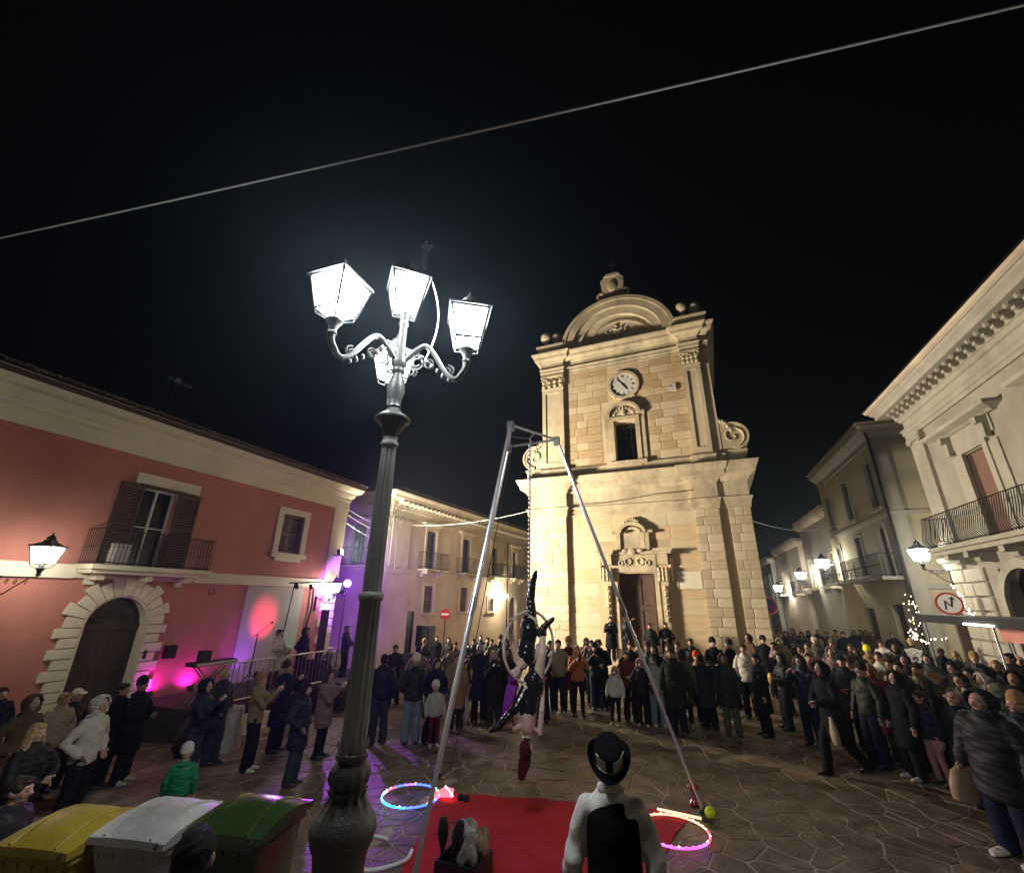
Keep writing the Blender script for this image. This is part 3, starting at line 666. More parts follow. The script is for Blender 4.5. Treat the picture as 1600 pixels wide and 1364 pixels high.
b = B(); RH.box(b, 7.62, 8.0, 3.55, 4.1, .25, .55)
for i in range(9): RH.box(b, 7.64, 7.98, 3.6+.052*i, 3.63+.052*i, .55, .565)
part('air_conditioner', b, 'grey_panel', house)
# small window
RHs = (13.3, 14.4, 4.42, 5.95)
b = B(); RH.box(b, 13.04, 13.3, 4.42, 6.2, -.02, .06); RH.box(b, 14.4, 14.66, 4.42, 6.2, -.02, .06); RH.box(b, 13.3, 14.4, 5.95, 6.2, -.02, .06); RH.box(b, 12.98, 14.72, 4.24, 4.42, -.02, .14); RH.box(b, 13.2, 14.5, 4.1, 4.24, -.02, .08); part('window_surround', b, 'cream_trim', house)
shutter(RH, house, 13.3, 13.845, 4.42, 5.95, -.2, 'grey_shutter'); shutter(RH, house, 13.855, 14.4, 4.42, 5.95, -.2, 'grey_shutter')
b = B(); RH.box(b, 13.3, 14.4, 4.42, 5.95, -.3, -.26); part('window_pane', b, 'glass_dark', house)
b = B(); RH.box(b, 12.35, 15.0, -.6, 3.14, 0.0, .045); part('pale_wall_panel', b, 'grey_panel', house, label='pale unpainted panel on the red wall behind the musicians')
b = B(); b.tube([RH.p(15.45, 3.1, .1), RH.p(15.5, 2.4, .12), RH.p(15.4, 1.6, .08)], .035, 6); part('wall_conduit', b, 'iron', house)
b = B(); b.torus(RH.p(11.0, 2.9, .05), .1, .012, Matrix(((0, 0, 1), (1, 0, 0), (0, 1, 0))), 20, 6); part('wall_ring', b, 'iron', house)
b = B(); RH.box(b, 9.95, 10.25, 1.0, 1.35, 0, .18); part('meter_box', b, 'iron', house)
ant = thing('roof_antenna', 'thin television aerial standing on the red house roof', 'antenna', (-16.2, 8.75, 8.4))
b = B(); b.tube([(-16.2, 8.75, 8.35), (-16.2, 8.75, 10.05)], .022, 6); part('mast', b, 'iron', ant)
b = B(); b.tube([(-16.2, 8.45, 9.95), (-16.2, 9.3, 9.9)], .014, 5)
for i in range(6): b.tube([(-16.45, 8.5+.14*i, 9.94-.006*i), (-15.95, 8.5+.14*i, 9.94-.006*i)], .008, 5)
b.box(-16.25, -16.15, 8.7, 8.85, 9.85, 10.02); part('yagi_head', b, 'steel', ant)

# ============================================================ the pale building across the side street
PB = Fac((-15, 20.5, 0), (1.8, 18.3)); PS = Fac((-27, 20.5, 0), (1, 0))
pale = thing('pale_building', 'long pale two-storey building with four small iron balconies left of the church', 'building', (-15, 20.5, 0))
fw_ = [(3.3, 4.3, 4.42, 6.7), (7.4, 8.4, 4.42, 6.7), (11.6, 12.6, 4.42, 6.6), (15.2, 16.1, 4.42, 6.6)]
lw_ = [(3.44, 4.36, 2.0, 3.5), (7.4, 8.3, 2.0, 3.5), (11.2, 12.05, 1.95, 2.85)]
b = B(); PB.wall(b, 0, 20, -1.2, 7.6, fw_+lw_+[(14.55, 16.0, -1.2, 2.98), (3.08, 4.5, -1.2, 1.2)], .3)
PS.wall(b, 0, 12, -1.2, 7.6, [(9.4, 10.4, 4.42, 6.7)], .3)
PB.box(b, .45, 20, -1.2, 7.6, -10, -.42); part('wall', b, 'pale_wall', pale)
b = B(); b.sweep([(-.3, 7.15), (.06, 7.15), (.06, 7.5), (.12, 7.55), (.16, 7.72), (.2, 7.74), (.2, 8.0), (.55, 8.06), (.58, 8.22), (.68, 8.34), (.7, 8.42), (-.3, 8.5)], [(-27, 20.5), (-15, 20.5), (PB.p(20, 0).x, PB.p(20, 0).y)]); part('cornice', b, 'pale_trim', pale)
mb = B(); mb.box(-.09, .09, 0, .3, -.11, .11); mb.ball((0, .3, -.03), (.085, .08, .1), 8, 5); mm = mb.mesh('modillion'); mm.materials.append(MATS['pale_trim'])
for i in range(46):
    o = link('modillion', mm, pale); o.location = PB.p(.3+.43*i, 7.9, .2); o.rotation_euler = (0, 0, math.atan2(PB.n.y, PB.n.x)-math.pi/2)
b = B(); b.sweep([(-.2, 4.1), (.08, 4.1), (.12, 4.3), (-.2, 4.34)], [(-27, 20.5), (-15, 20.5), (PB.p(20, 0).x, PB.p(20, 0).y)]); part('string_course', b, 'pale_trim', pale)
b = B(); PB.box(b, .1, 1.65, 4.34, 7.15, -.02, .07); PB.box(b, .02, 1.73, 6.85, 7.0, -.02, .12); PS.box(b, 10.6, 11.95, 4.34, 7.15, -.02, .07); part('corner_pilaster', b, 'pale_trim', pale); b = B(); PB.box(b, 13.4, 13.9, 4.34, 7.15, -.02, .05); part('pilaster_strip', b, 'pale_trim', pale)
for (u0, u1, z0, z1) in fw_:
    window(PB, pale, u0, u1, z0, z1, .26, 'dark_shutter', 1, 2); surround(PB, pale, u0, u1, z0, z1, .17, .06, 'pale_trim', False, .3, .1)
    c = (u0+u1)/2
    b = B(); PB.box(b, c-1.15, c+1.15, 4.32, 4.42, 0, .7); part('balcony_slab', b, 'pale_trim', pale)
    for s in (-.8, .8): b = B(); PB.poly(b, [(c+s-.1, 4.32), (c+s+.1, 4.32), (c+s+.1, 4.0), (c+s-.1, 4.0)], 0, .2); PB.box(b, c+s-.09, c+s+.09, 4.16, 4.32, .2, .5); part('balcony_corbel', b, 'pale_trim', pale)
    railing(PB, pale, c-1.1, c+1.1, 4.42, .95, .65, 'iron', .14, .011, .1)
window(PS, pale, 9.4, 10.4, 4.42, 6.7, .26, 'dark_shutter', 1, 2); surround(PS, pale, 9.4, 10.4, 4.42, 6.7, .17, .06, 'pale_trim', False, .3)
b = B(); PS.box(b, 8.8, 11.0, 4.32, 4.42, 0, .7); part('balcony_slab', b, 'pale_trim', pale); railing(PS, pale, 8.9, 10.9, 4.42, .95, .65, 'iron', .14, .011, .1)
for (u0, u1, z0, z1) in lw_:
    shutter(PB, pale, u0, (u0+u1)/2-.005, z0, z1, -.15, 'grey_shutter'); shutter(PB, pale, (u0+u1)/2+.005, u1, z0, z1, -.15, 'grey_shutter'); surround(PB, pale, u0, u1, z0, z1, .16, .05, 'pale_trim')
    b = B(); PB.box(b, u0, u1, z0, z1, -.3, -.26); part('window_pane', b, 'glass_dark', pale)
b = B(); ring(PB, b, 15.28, 2.25, (.7, .72), (.98, 1.0), 0, 180, 16, -.02, .09); PB.box(b, 14.28, 14.58, -1.1, 2.25, -.02, .09); PB.box(b, 15.97, 16.26, -1.1, 2.25, -.02, .09); part('doorway_arch', b, 'pale_trim', pale)
b = B(); PB.box(b, 14.55, 16.0, -1.1, 2.98, -.25, -.2); part('door_leaf', b, 'old_door', pale)
b = B(); ring(PB, b, 3.79, .62, (.7, .58), (.92, .78), 0, 180, 16, -.02, .07); PB.box(b, 2.88, 3.1, -1.1, .62, -.02, .07); PB.box(b, 4.48, 4.7, -1.1, .62, -.02, .07); part('cellar_arch', b, 'pale_trim', pale)
b = B(); PB.box(b, 3.08, 4.5, -1.1, 1.2, -.25, -.2); part('cellar_door', b, 'old_door', pale)
b = B(); b.tube([PB.p(14.1, 7.2, .12), PB.p(14.1, -1, .12)], .05, 8); part('downpipe', b, 'iron', pale)
b = B(); b.add([(-15.4, 20.0, 8.5), (PB.p(20.4, 0, .6).x, PB.p(20.4, 0, .6).y, 8.5), (PB.p(20.4, 0, -5).x, PB.p(20.4, 0, -5).y, 10), (-21, 26, 10), (-27, 20.0, 8.5), (-27, 26, 10)], [(0, 1, 2, 3), (0, 3, 5, 4)]); proof = part('roof', b, 'roof_tile', pale)
tm2 = tm
for i in range(66):
    o = link('roof_tile', tm2, proof); o.location = PB.p(.1+.3*i, 8.55, .6)+Vector((0, 0, random.uniform(-.02, .02))); o.rotation_euler = (0, 0, math.atan2(PB.n.y, PB.n.x)+random.uniform(-.05, .05)); o.scale = (1, 1.2, 1.2)

# ============================================================ the near palazzo on the right
PZ = Fac((8.5, 19.9, 0), (0, -1))
pal = thing('palazzo', 'grand pale stone palazzo with bracketed cornice and long balcony at the right edge', 'building', (8.5, 14, 0))
pw = [(2.9, 3.95, 4.5, 7.25), (7.4, 8.45, 4.5, 7.25), (11.6, 12.65, 4.5, 7.25)]
b = B(); PZ.wall(b, 0, 17, 0, 9.4, pw+[(2.5, 4.6, 0, 3.9), (7.2, 9.0, 0, 3.9)], .35); PZ.box(b, 0, 17, 0, 9.4, -9, -.46)
b.add([PZ.p(0, 0, 0), PZ.p(0, 0, -.5), PZ.p(0, 9.4, -.5), PZ.p(0, 9.4, 0)], [(0, 1, 2, 3)]); part('wall', b, 'palazzo_wall', pal)
EP = [(17.5, 19.9), (8.5, 19.9), (8.5, 3)]
b = B(); b.sweep([(-.3, 8.78), (.08, 8.78), (.08, 8.9), (.12, 8.92), (.12, 9.04), (.18, 9.1), (.04, 9.14), (.04, 9.42), (.1, 9.45), (.16, 9.56), (.2, 9.58), (.2, 9.8), (.62, 9.84), (.64, 9.98), (.74, 10.08), (.76, 10.14), (-.3, 10.2)], EP); part('entablature', b, 'palazzo_trim', pal)
b = B(); b.sweep([(-.3, 10.2), (.78, 10.15), (.86, 10.2), (.88, 10.3), (-.3, 10.36)], EP); part('gutter', b, 'pale_wall', pal)
mb = B(); mb.box(-.08, .08, 0, .3, -.02, .1); mb.box(-.07, .07, 0, .2, -.1, -.02); mb.ball((0, .3, .03), (.078, .07, .075), 8, 6); mb.ball((0, .12, -.08), (.072, .08, .05), 8, 6); mm = mb.mesh('modillion2'); mm.materials.append(MATS['palazzo_trim'])
for i in range(34):
    o = link('modillion', mm, pal); o.location = PZ.p(.25+.42*i, 9.7, .2); o.rotation_euler = (0, 0, math.pi/2)
b = B(); PZ.box(b, .2, 1.06, 4.9, 8.5, -.02, .12); PZ.box(b, .12, 1.14, 8.5, 8.62, -.02, .2); PZ.box(b, .16, 1.1, 8.62, 8.78, -.02, .16); PZ.box(b, .14, 1.12, 4.62, 4.9, -.02, .18)
for s in (.28, .98): b.torus(PZ.p(s, 8.55, .17), .1, .045, Matrix(((0, 0, -1), (-1, 0, 0), (0, 1, 0))), 16, 6)
part('corner_pilaster', b, 'palazzo_trim', pal)
for k, (u0, u1, z0, z1) in enumerate(pw):
    b = B(); PZ.box(b, u0, u1, z0, z1, -.2, -.15); part('shutter_door', b, 'brown_shutter', pal)
    b = B()
    for (a, c, dd) in ((u0-.22, u0, .1), (u1, u1+.22, .1), (u0-.62, u0-.22, .05), (u1+.22, u1+.62, .05)): PZ.box(b, a, c, z0, z1+.02, -.02, dd)
    PZ.box(b, u0-.22, u1+.22, z1+.02, z1+.24, -.02, .103); PZ.box(b, u0-.62, u1+.62, z1+.24, z1+.72, -.02, .053); part('window_surround', b, 'palazzo_trim', pal)
    for s in (u0-.45, u1+.45): b = B(); PZ.poly(b, [(s-.1, z1+.7), (s+.1, z1+.7), (s+.07, z1+.1), (s-.07, z1+.1)], .05, .2); PZ.box(b, s-.1, s+.1, z1+.5, z1+.7, .2, .32); part('hood_bracket', b, 'palazzo_trim', pal)
    b = B(); PZ.sweep(b, [(0, z1+.72), (.1, z1+.72), (.2, z1+.78), (.42, z1+.84), (.45, z1+.94), (0, z1+1.02)], u0-.85, u1+.85, .01); part('window_hood', b, 'palazzo_trim', pal)
b = B(); PZ.box(b, .85, 6.2, 4.5, 4.62, 0, .85); PZ.box(b, .9, 6.15, 4.38, 4.5, 0, .72); part('balcony_slab', b, 'palazzo_trim', pal)
for u in (1.5, 2.6, 4.3, 5.6):
    b = B(); PZ.box(b, u-.13, u+.13, 4.1, 4.38, 0, .34); PZ.box(b, u-.12, u+.12, 4.22, 4.38, .34, .66); b.tube([PZ.p(u-.14, 4.18, .33), PZ.p(u+.14, 4.18, .33)], .1, 10); part('balcony_corbel', b, 'palazzo_trim', pal)
railing(PZ, pal, .95, 6.1, 4.62, .98, .78, 'iron', .1, .011, .14)
b = B(); PZ.sweep(b, [(-.02, 4.0), (.1, 4.0), (.14, 4.2), (.2, 4.26), (.22, 4.36), (-.02, 4.42)], 0, .84, .3); PZ.sweep(b, [(-.02, 4.02), (.1, 4.02), (.12, 4.2), (-.02, 4.24)], 6.3, 17); part('string_course', b, 'palazzo_trim', pal)
for i in range(9):
    for (u0, u1) in ((.12, .62), (.62, 1.24), (1.24, 1.95)) if i % 2 else ((.12, .9), (.9, 1.95)):
        block('rusticated_block', PZ, u0+.008, u1-.008, .2+.42*i+.014, .2+.42*(i+1)-.014, -.02, .12, 'palazzo_trim', pal)
b = B(); ring(PZ, b, 3.55, 2.85, (1.0, 1.0), (1.25, 1.25), 0, 180, 18, -.02, .1); PZ.box(b, 2.3, 2.55, 0, 2.85, -.02, .1); PZ.box(b, 4.55, 4.8, 0, 2.85, -.02, .1); part('archway', b, 'palazzo_trim', pal)
b = B(); PZ.box(b, 2.5, 4.6, 0, 3.9, -.4, -.35); part('door_leaf', b, 'wood_door', pal); b = B(); PZ.box(b, 7.2, 9.0, 0, 3.9, -.4, -.35); part('door_leaf', b, 'wood_door', pal)
b = B(); b.add([(7.6, 21, 10.36), (7.6, 2.5, 10.36), (13, 2.5, 12), (13, 16, 12), (17.5, 21, 10.36), (17.5, 16, 12)], [(0, 1, 2, 3), (0, 3, 5, 4)]); part('roof', b, 'roof_tile', pal)

# ============================================================ the street running off to the right of the church
SB = Fac((8.5, 32.4, 0), (0, -1)); SA = Fac((8.5, 23.3, 0), (1, 0))
stb = thing('corner_house', 'tall ochre-grey corner house with dark drainpipe beyond the alley on the right', 'house', (8.5, 28, 0))
sw_ = [(7.7, 8.45, 6.97, 9.1), (4.2, 4.95, 6.97, 9.0), (.9, 1.6, 6.9, 8.9)]; sl_ = [(7.35, 8.1, 4.0, 6.15), (4.2, 4.95, 4.0, 6.1), (.9, 1.6, 4.0, 5.95)]
b = B(); SB.wall(b, 0, 9.1, 0, 9.8, sw_+sl_+[(6.6, 7.8, 0, 2.9), (3.2, 4.4, 0, 2.7)], .3); SA.wall(b, 0, 8, 0, 9.8, [], .3); SB.box(b, 0, 8.6, 0, 9.8, -8, -.42); part('wall', b, 'ochre_wall', stb)
b = B(); b.sweep([(-.3, 9.75), (.05, 9.75), (.05, 10.0), (.2, 10.1), (.4, 10.3), (.42, 10.5), (-.3, 10.56)], [(16.5, 23.3), (8.5, 23.3)][::-1][::-1] if False else [(8.5, 32.4), (8.5, 23.3), (16.5, 23.3)]); part('cornice', b, 'palazzo_trim', stb)
b = B(); SB.box(b, -.2, 9.5, 10.56, 10.68, -8, .5); part('roof', b, 'roof_tile', stb)
b = B(); SB.box(b, 8.72, 9.1, 0, 9.75, -.02, .06); SA.box(b, .02, .5, 0, 9.75, -.02, .06); SA.box(b, 1.5, 1.7, 3.4, 6.4, -.02, .04); SA.box(b, 1.5, 1.7, 6.75, 9.3, -.02, .04); part('corner_pilaster', b, 'palazzo_trim', stb)
b = B(); b.sweep([(-.2, 6.5), (.08, 6.5), (.1, 6.66), (-.2, 6.7)], [(8.5, 32.4), (8.5, 23.3), (16.5, 23.3)]); b.sweep([(-.2, 3.5), (.06, 3.5), (.08, 3.66), (-.2, 3.7)], [(8.5, 23.1), (8.5, 23.3), (16.5, 23.3)][1:]); part('string_course', b, 'palazzo_trim', stb)
b = B(); SB.box(b, 0, 9.1, 0, .9, -.02, .05); part('plinth', b, 'grey_wall', stb)
for (u0, u1, z0, z1) in sw_+sl_:
    shutter(SB, stb, u0, (u0+u1)/2-.005, z0, z1, -.14, 'dark_shutter'); shutter(SB, stb, (u0+u1)/2+.005, u1, z0, z1, -.14, 'dark_shutter'); surround(SB, stb, u0, u1, z0, z1, .13, .05, 'palazzo_trim', z0 > 6)
    b = B(); SB.box(b, u0, u1, z0, z1, -.3, -.26); part('window_pane', b, 'glass_dark', stb)
b = B(); SB.box(b, 3.4, 8.9, 3.86, 4.0, 0, .8); part('balcony_slab', b, 'palazzo_trim', stb); railing(SB, stb, 3.5, 8.8, 4.0, .95, .74, 'iron', .13, .011)
b = B(); SB.box(b, .3, 2.2, 3.86, 4.0, 0, .7); part('balcony_slab', b, 'palazzo_trim', stb); railing(SB, stb, .35, 2.15, 4.0, .95, .64, 'iron', .15, .011)
for (u0, u1, z1) in ((6.6, 7.8, 2.9), (3.2, 4.4, 2.7)): b = B(); SB.box(b, u0, u1, 0, z1, -.25, -.2); part('door_leaf', b, 'old_door', stb)
b = B(); b.tube([(8.25, 23.0, 10.4), (8.4, 23.15, 9.9), (8.42, 23.22, 9.4), (8.42, 23.22, 0)], .055, 8); part('drainpipe', b, 'iron', stb)
b = B(); SA.box(b, 1.0, 1.9, 0, 2.6, 0, .05); part('garage_door', b, 'old_door', stb)
def far_house(label, x, y0, y1, h, m, cols, rows_):
    F = Fac((x, y1, 0), (0, -1)); L = y1-y0; t = thing('street_house', label, 'house', (x, (y0+y1)/2, 0), 'houses along the narrow street')
    hs = [(L*(i+.5)/cols-.45, L*(i+.5)/cols+.45, z, z+1.9) for i in range(cols) for z in rows_]
    b = B(); F.wall(b, 0, L, 0, h, hs, .25); F.box(b, 0, L, 0, h, -7, -.4); b.add([F.p(L, 0, 0), F.p(L, 0, -.5), F.p(L, h, -.5), F.p(L, h, 0)], [(0, 1, 2, 3)]); part('wall', b, m, t)
    b = B(); F.sweep(b, [(-.2, h-.3), (.1, h-.3), (.3, h-.1), (.35, h+.1), (-.2, h+.15)], 0, L, .3); part('cornice', b, 'pale_trim', t)
    b = B(); F.box(b, -.05, L+.05, h+.15, h+.3, -7, .4); part('roof', b, 'roof_tile', t)
    for (u0, u1, z0, z1) in hs:
        b = B(); F.box(b, u0, u1, z0, z1, -.2, -.15); part('shutter', b, 'dark_shutter', t); surround(F, t, u0, u1, z0, z1, .14, .05, 'pale_trim')
    for i in range(cols):
        if i % 2 == 0:
            c = L*(i+.5)/cols; b = B(); F.box(b, c-.9, c+.9, rows_[0]-.14, rows_[0], 0, .6); part('balcony_slab', b, 'pale_trim', t); railing(F, t, c-.85, c+.85, rows_[0], .9, .55, 'iron', .17, .012)
    return t
far_house('grey three-bay street house just past the ochre corner house', 8.7, 32.45, 40.5, 8.4, 'grey_wall', 3, (3.9,))
far_house('lower pale house midway down the narrow street', 8.4, 40.6, 50, 7.4, 'pale_wall', 3, (3.6,))
far_house('last dim house where the narrow street bends away', 7.8, 50.1, 64, 6.8, 'grey_wall', 4, (3.5,))
E2 = Fac((-4, 70, 0), (1, 0)); t = thing('end_house', 'dark house closing the far end of the narrow street', 'house', (2, 70, 0))
b = B(); E2.wall(b, 0, 16, 0, 6.5, [(10.5, 11.5, 3.4, 5.2), (13.5, 14.5, 3.4, 5.2)], .2); E2.box(b, 0, 16, 0, 6.5, -6, -.3); part('wall', b, 'grey_wall', t)
for u in (10.5, 13.5): b = B(); E2.box(b, u, u+1, 3.4, 5.2, -.15, -.1); part('shutter', b, 'dark_shutter', t)
b = B(); E2.box(b, -.2, 16.2, 6.5, 6.75, -6, .4); part('roof', b, 'roof_tile', t)

# ============================================================ lanterns
def lantern(root, c, s, rot, pane, metal, up_=True, base=True, light=None):
    """four-sided tapering lantern; c = centre of the glass body's bottom, s = scale"""
    c = Vector(c); hb, ht, h = .135*s, .2*s, .35*s
    Rz = Matrix.Rotation(rot, 3, 'Z')
    def P(x, y, z): return c+Rz @ Vector((x, y, z))
    cor = [(-1, -1), (1, -1), (1, 1), (-1, 1)]
    for i in range(4):
        (a, b_), (d, e) = cor[i], cor[(i+1) % 4]; b = B(); k = .94
        b.add([P(a*hb*k, b_*hb*k, .01*s), P(d*hb*k, e*hb*k, .01*s), P(d*ht*k, e*ht*k, h-.01*s), P(a*ht*k, b_*ht*k, h-.01*s)], [(0, 1, 2, 3)]); part('lantern_pane', b, pane, root)
    b = B(); r = .014*s
    for (x, y) in cor: b.tube([P(x*hb, y*hb, 0), P(x*ht, y*ht, h)], r, 6)
    for (hw, z) in ((hb, 0), (ht, h)): b.tube([P(x*hw, y*hw, z) for x, y in cor]+[P(-hw, -hw, z)], r*1.15, 6)
    b.add([P(x*ht*1.16, y*ht*1.16, h+.004*s) for x, y in cor]+[P(x*ht*1.16, y*ht*1.16, h+.03*s) for x, y in cor]+[P(x*ht*.95, y*ht*.95, h+.03*s) for x, y in cor]+[P(x*ht*.42, y*ht*.42, h+.11*s) for x, y in cor]+[P(x*ht*.4, y*ht*.4, h+.15*s) for x, y in cor],
          [(0, 1, 2, 3)]+[(k+4*l, (k+1) % 4+4*l, (k+1) % 4+4*l+4, k+4*l+4) for l in range(4) for k in range(4)]+[(16, 17, 18, 19)])
    part('lantern_frame', b, 'lantern_dark', root)
    b = B(); b.lathe([(.01, 0), (.075*s, 0), (.085*s, .04*s), (.05*s, .085*s), (.02*s, .1*s), (.016*s, .14*s), (.004, .17*s)], P(0, 0, h+.15*s), 12); part('lantern_finial', b, metal, root, True)
    if base:
        b = B(); b.lathe([(.03*s, -.26*s), (.05*s, -.24*s), (.035*s, -.2*s), (.06*s, -.13*s), (.085*s, -.1*s), (.08*s, -.085*s), (.05*s, -.08*s), (.05*s, .06*s), (.03*s, .07*s)], c, 14)
        for (x, y) in cor: b.tube([P(x*hb, y*hb, 0), P(x*hb*.92, y*hb*.92, -.06*s), P(x*.05*s, y*.05*s, -.1*s)], .008*s, 5)
        part('lantern_base', b, metal, root, True)

LX, LY = -2.2, 2.86
post = thing('street_lamp', 'ornate cast-iron lamp post with four lit square lanterns', 'street lamp', (LX, LY, 0))
b = B(); b.lathe([(.01, 0), (.22, 0), (.22, .1), (.18, .16), (.16, .2), (.16, .62), (.175, .65), (.175, .7), (.155, .74), (.155, 1.3), (.165, 1.36), (.185, 1.4), (.2, 1.45), (.205, 1.48), (.19, 1.52), (.172, 1.55)], (LX, LY, 0), 40); part('pedestal', b, 'cast_iron_dark', post, True)
b = B(); b.lathe([(.172, 1.55), (.15, 1.58), (.125, 1.62), (.11, 1.65), (.122, 1.665), (.126, 1.68), (.108, 1.695), (.128, 1.72), (.136, 1.75), (.128, 1.79), (.1, 1.82), (.09, 1.835), (.104, 1.85), (.104, 1.875), (.088, 1.89)], (LX, LY, 0), 48, 12, .014, 1.56, 1.8); part('base_bulb', b, 'cast_iron_dark', post, True)
b = B()
for k in range(12):
    a = 2*math.pi*k/12; u = Vector((math.cos(a), math.sin(a), 0)); q = Vector((-u.y, u.x, 0)); c0 = Vector((LX, LY, 1.875))
    b.add([c0+u*.082-q*.02, c0+u*.082+q*.02, c0+u*.1+q*.016+Vector((0, 0, .05)), c0+u*.105+Vector((0, 0, .085)), c0+u*.1-q*.016+Vector((0, 0, .05))], [(0, 1, 2, 3, 4)])
part('leaf_collar', b, 'cast_iron_lit', post)
b = B(); b.lathe([(.086, 1.88), (.082, 1.95), (.08, 2.4), (.077, 2.8), (.077, 2.82)], (LX, LY, 0), 72, 12, .012, 1.94, 2.81); part('lower_shaft', b, 'cast_iron_lit', post, True)
b = B(); b.lathe([(.077, 2.82), (.092, 2.83), (.094, 2.85), (.088, 2.87), (.072, 2.88)], (LX, LY, 0), 32); part('shaft_ring', b, 'cast_iron_lit', post, True)
b = B(); b.lathe([(.072, 2.88), (.07, 2.93), (.066, 3.5), (.06, 4.0), (.06, 4.02)], (LX, LY, 0), 72, 12, .009, 2.92, 4.0); part('upper_shaft', b, 'cast_iron_lit', post, True)
b = B(); b.lathe([(.06, 4.02), (.072, 4.03), (.074, 4.05), (.06, 4.07), (.062, 4.1)], (LX, LY, 0), 32); part('shaft_ring', b, 'cast_iron_lit', post, True)
b = B(); b.lathe([(.06, 4.1), (.07, 4.14), (.1, 4.2), (.125, 4.24), (.15, 4.255), (.15, 4.27), (.115, 4.3), (.07, 4.33), (.05, 4.37)], (LX, LY, 0), 48, 12, .012, 4.12, 4.23); part('capital', b, 'lantern_metal', post, True)
b = B(); b.lathe([(.05, 4.37), (.062, 4.38), (.05, 4.41), (.058, 4.46), (.076, 4.54), (.066, 4.62), (.044, 4.7), (.06, 4.72), (.06, 4.74), (.05, 4.76), (.07, 4.79), (.072, 4.84), (.055, 4.88), (.06, 4.92), (.04, 4.96), (.036, 5.2), (.05, 5.22), (.04, 5.25)], (LX, LY, 0), 28); part('vase_stem', b, 'lantern_metal', post, True)
for ang, ra in ((-108, .65), (12, .62), (132, .66)):
    u = Vector((math.cos(R(ang)), math.sin(R(ang)), 0)); O = Vector((LX, LY, 0)); V = lambda r, z: O+u*r+Vector((0, 0, z))
    b = B(); pts = []
    for t in [i/24 for i in range(25)]:
        r = .05+(ra-.05)*min(1, t*1.12) if t < .9 else ra
        z = 4.84+.14*math.sin(min(1, t/.34)*math.pi/2)-.36*(.5-.5*math.cos(min(1, max(0, (t-.25)/.5))*math.pi))+.2*max(0, (t-.78)/.22)
        pts.append(V(r, z))
    b.tube(pts, [.03-.008*math.sin(i/24*math.pi) for i in range(25)], 8); part('arm', b, 'lantern_metal', post, True)
    b = B()
    for (cr, cz, rr, n, s0, tw) in ((.17, 4.8, .085, 26, 40, 1), (.28, 4.78, .06, 22, 200, -1), (.46, 4.7, .06, 22, 90, -1), (.12, 4.72, .06, 22, -60, 1)):
        b.tube([V(cr+rr*(1-.75*i/n)*math.cos(R(s0+tw*i*26)), cz+rr*(1-.75*i/n)*math.sin(R(s0+tw*i*26))) for i in range(n)], .009, 5)
    for i in range(7): b.ball(V(.2+.055*i, 4.86-.05*i if i < 5 else 4.62+.0*i, ), (.022, .022, .03), 6, 4)
    part('arm_scrollwork', b, 'lantern_metal', post, True)
    lantern(post, V(ra, 4.98), .81, R(ang+20), 'lamp_pane', 'lantern_metal')
lantern(post, (LX, LY, 5.4), .81, R(-46), 'lamp_pane', 'lantern_metal')
b = B(); b.tube([(LX+.08, LY+.12, 5.95), (LX+.08, LY+.12, 6.2)], .014, 6)
for k in range(4): a = R(90*k+20); b.tube([(LX+.08, LY+.12, 6.21), (LX+.08+.06*math.cos(a), LY+.12+.06*math.sin(a), 6.235)], .016, 6)
part('photocell_mast', b, 'lantern_metal', post)
b = B(); b.tube([Vector((LX+.17+.03*math.sin(t*3), LY+.12, 5.8-.95*t))+Vector((.06*math.sin(t*math.pi), .05*math.sin(t*math.pi), 0)) for t in [i/14 for i in range(15)]], .007, 5); part('loose_wire', b, 'cable_grey', post)

def wall_lantern(label, wall, tip, s, pane, energy, col, metal='iron', group='wall lanterns'):
    wall, tip = Vector(wall), Vector(tip); t = thing('wall_lantern', label, 'street lamp', wall, group)
    d = tip-wall; up3 = Vector((0, 0, 1)); L = Vector((d.x, d.y, 0)).length; u = Vector((d.x, d.y, 0))/L
    z0 = tip.z-.28*s
    b = B(); b.tube([Vector((wall.x, wall.y, z0)), Vector((tip.x, tip.y, z0))], .018, 6); b.tube([Vector((wall.x, wall.y, z0-.45)), Vector((wall.x, wall.y, z0-.45))+u*L*.3+up3*.1, Vector((tip.x, tip.y, z0))-u*L*.2], .014, 6)
    for k, (f, r, s0) in enumerate(((.25, .07, 0), (.48, .07, 180), (.75, .07, 20))): b.tube([Vector((wall.x, wall.y, z0-.09))+u*L*f+u*r*(1-.7*i/16)*math.cos(R(s0+i*32))+up3*r*(1-.7*i/16)*math.sin(R(s0+i*32)) for i in range(17)], .008, 5)
    b.box(wall.x-.03, wall.x+.03, wall.y-.03, wall.y+.03, z0-.5, z0+.1)
    part('bracket', b, metal, t); lantern(t, tip, s, R(30), pane, metal)
    return t
wall_lantern('lit square lantern on a scrolled bracket at the left edge of the red house', (-14.95, 5.75, 3.3), (-13.6, 5.85, 3.42), 1.05, 'street_pane', 0, 0)
wall_lantern('lit lantern on the far corner of the red house', (-14.95, 15.75, 3.0), (-14.2, 15.95, 3.0), 1.0, 'street_pane', 0, 0)
wall_lantern('lit lantern on the palazzo corner above the zigzag road sign', (8.45, 19.9, 4.3), (7.95, 20.35, 4.36), 1.15, 'far_pane', 0, 0)
for (y, x, z, lb) in ((31.4, 8.5, 4.75, 'nearest of the three lit lanterns down the narrow street'), (38.5, 8.7, 4.45, 'middle one of the three lit lanterns down the narrow street'), (46.5, 8.4, 3.75, 'farthest of the three lit lanterns down the narrow street')):
    wall_lantern(lb, (x, y, z), (x-.9, y, z+.1), 1.3, 'far_pane', 0, 0)
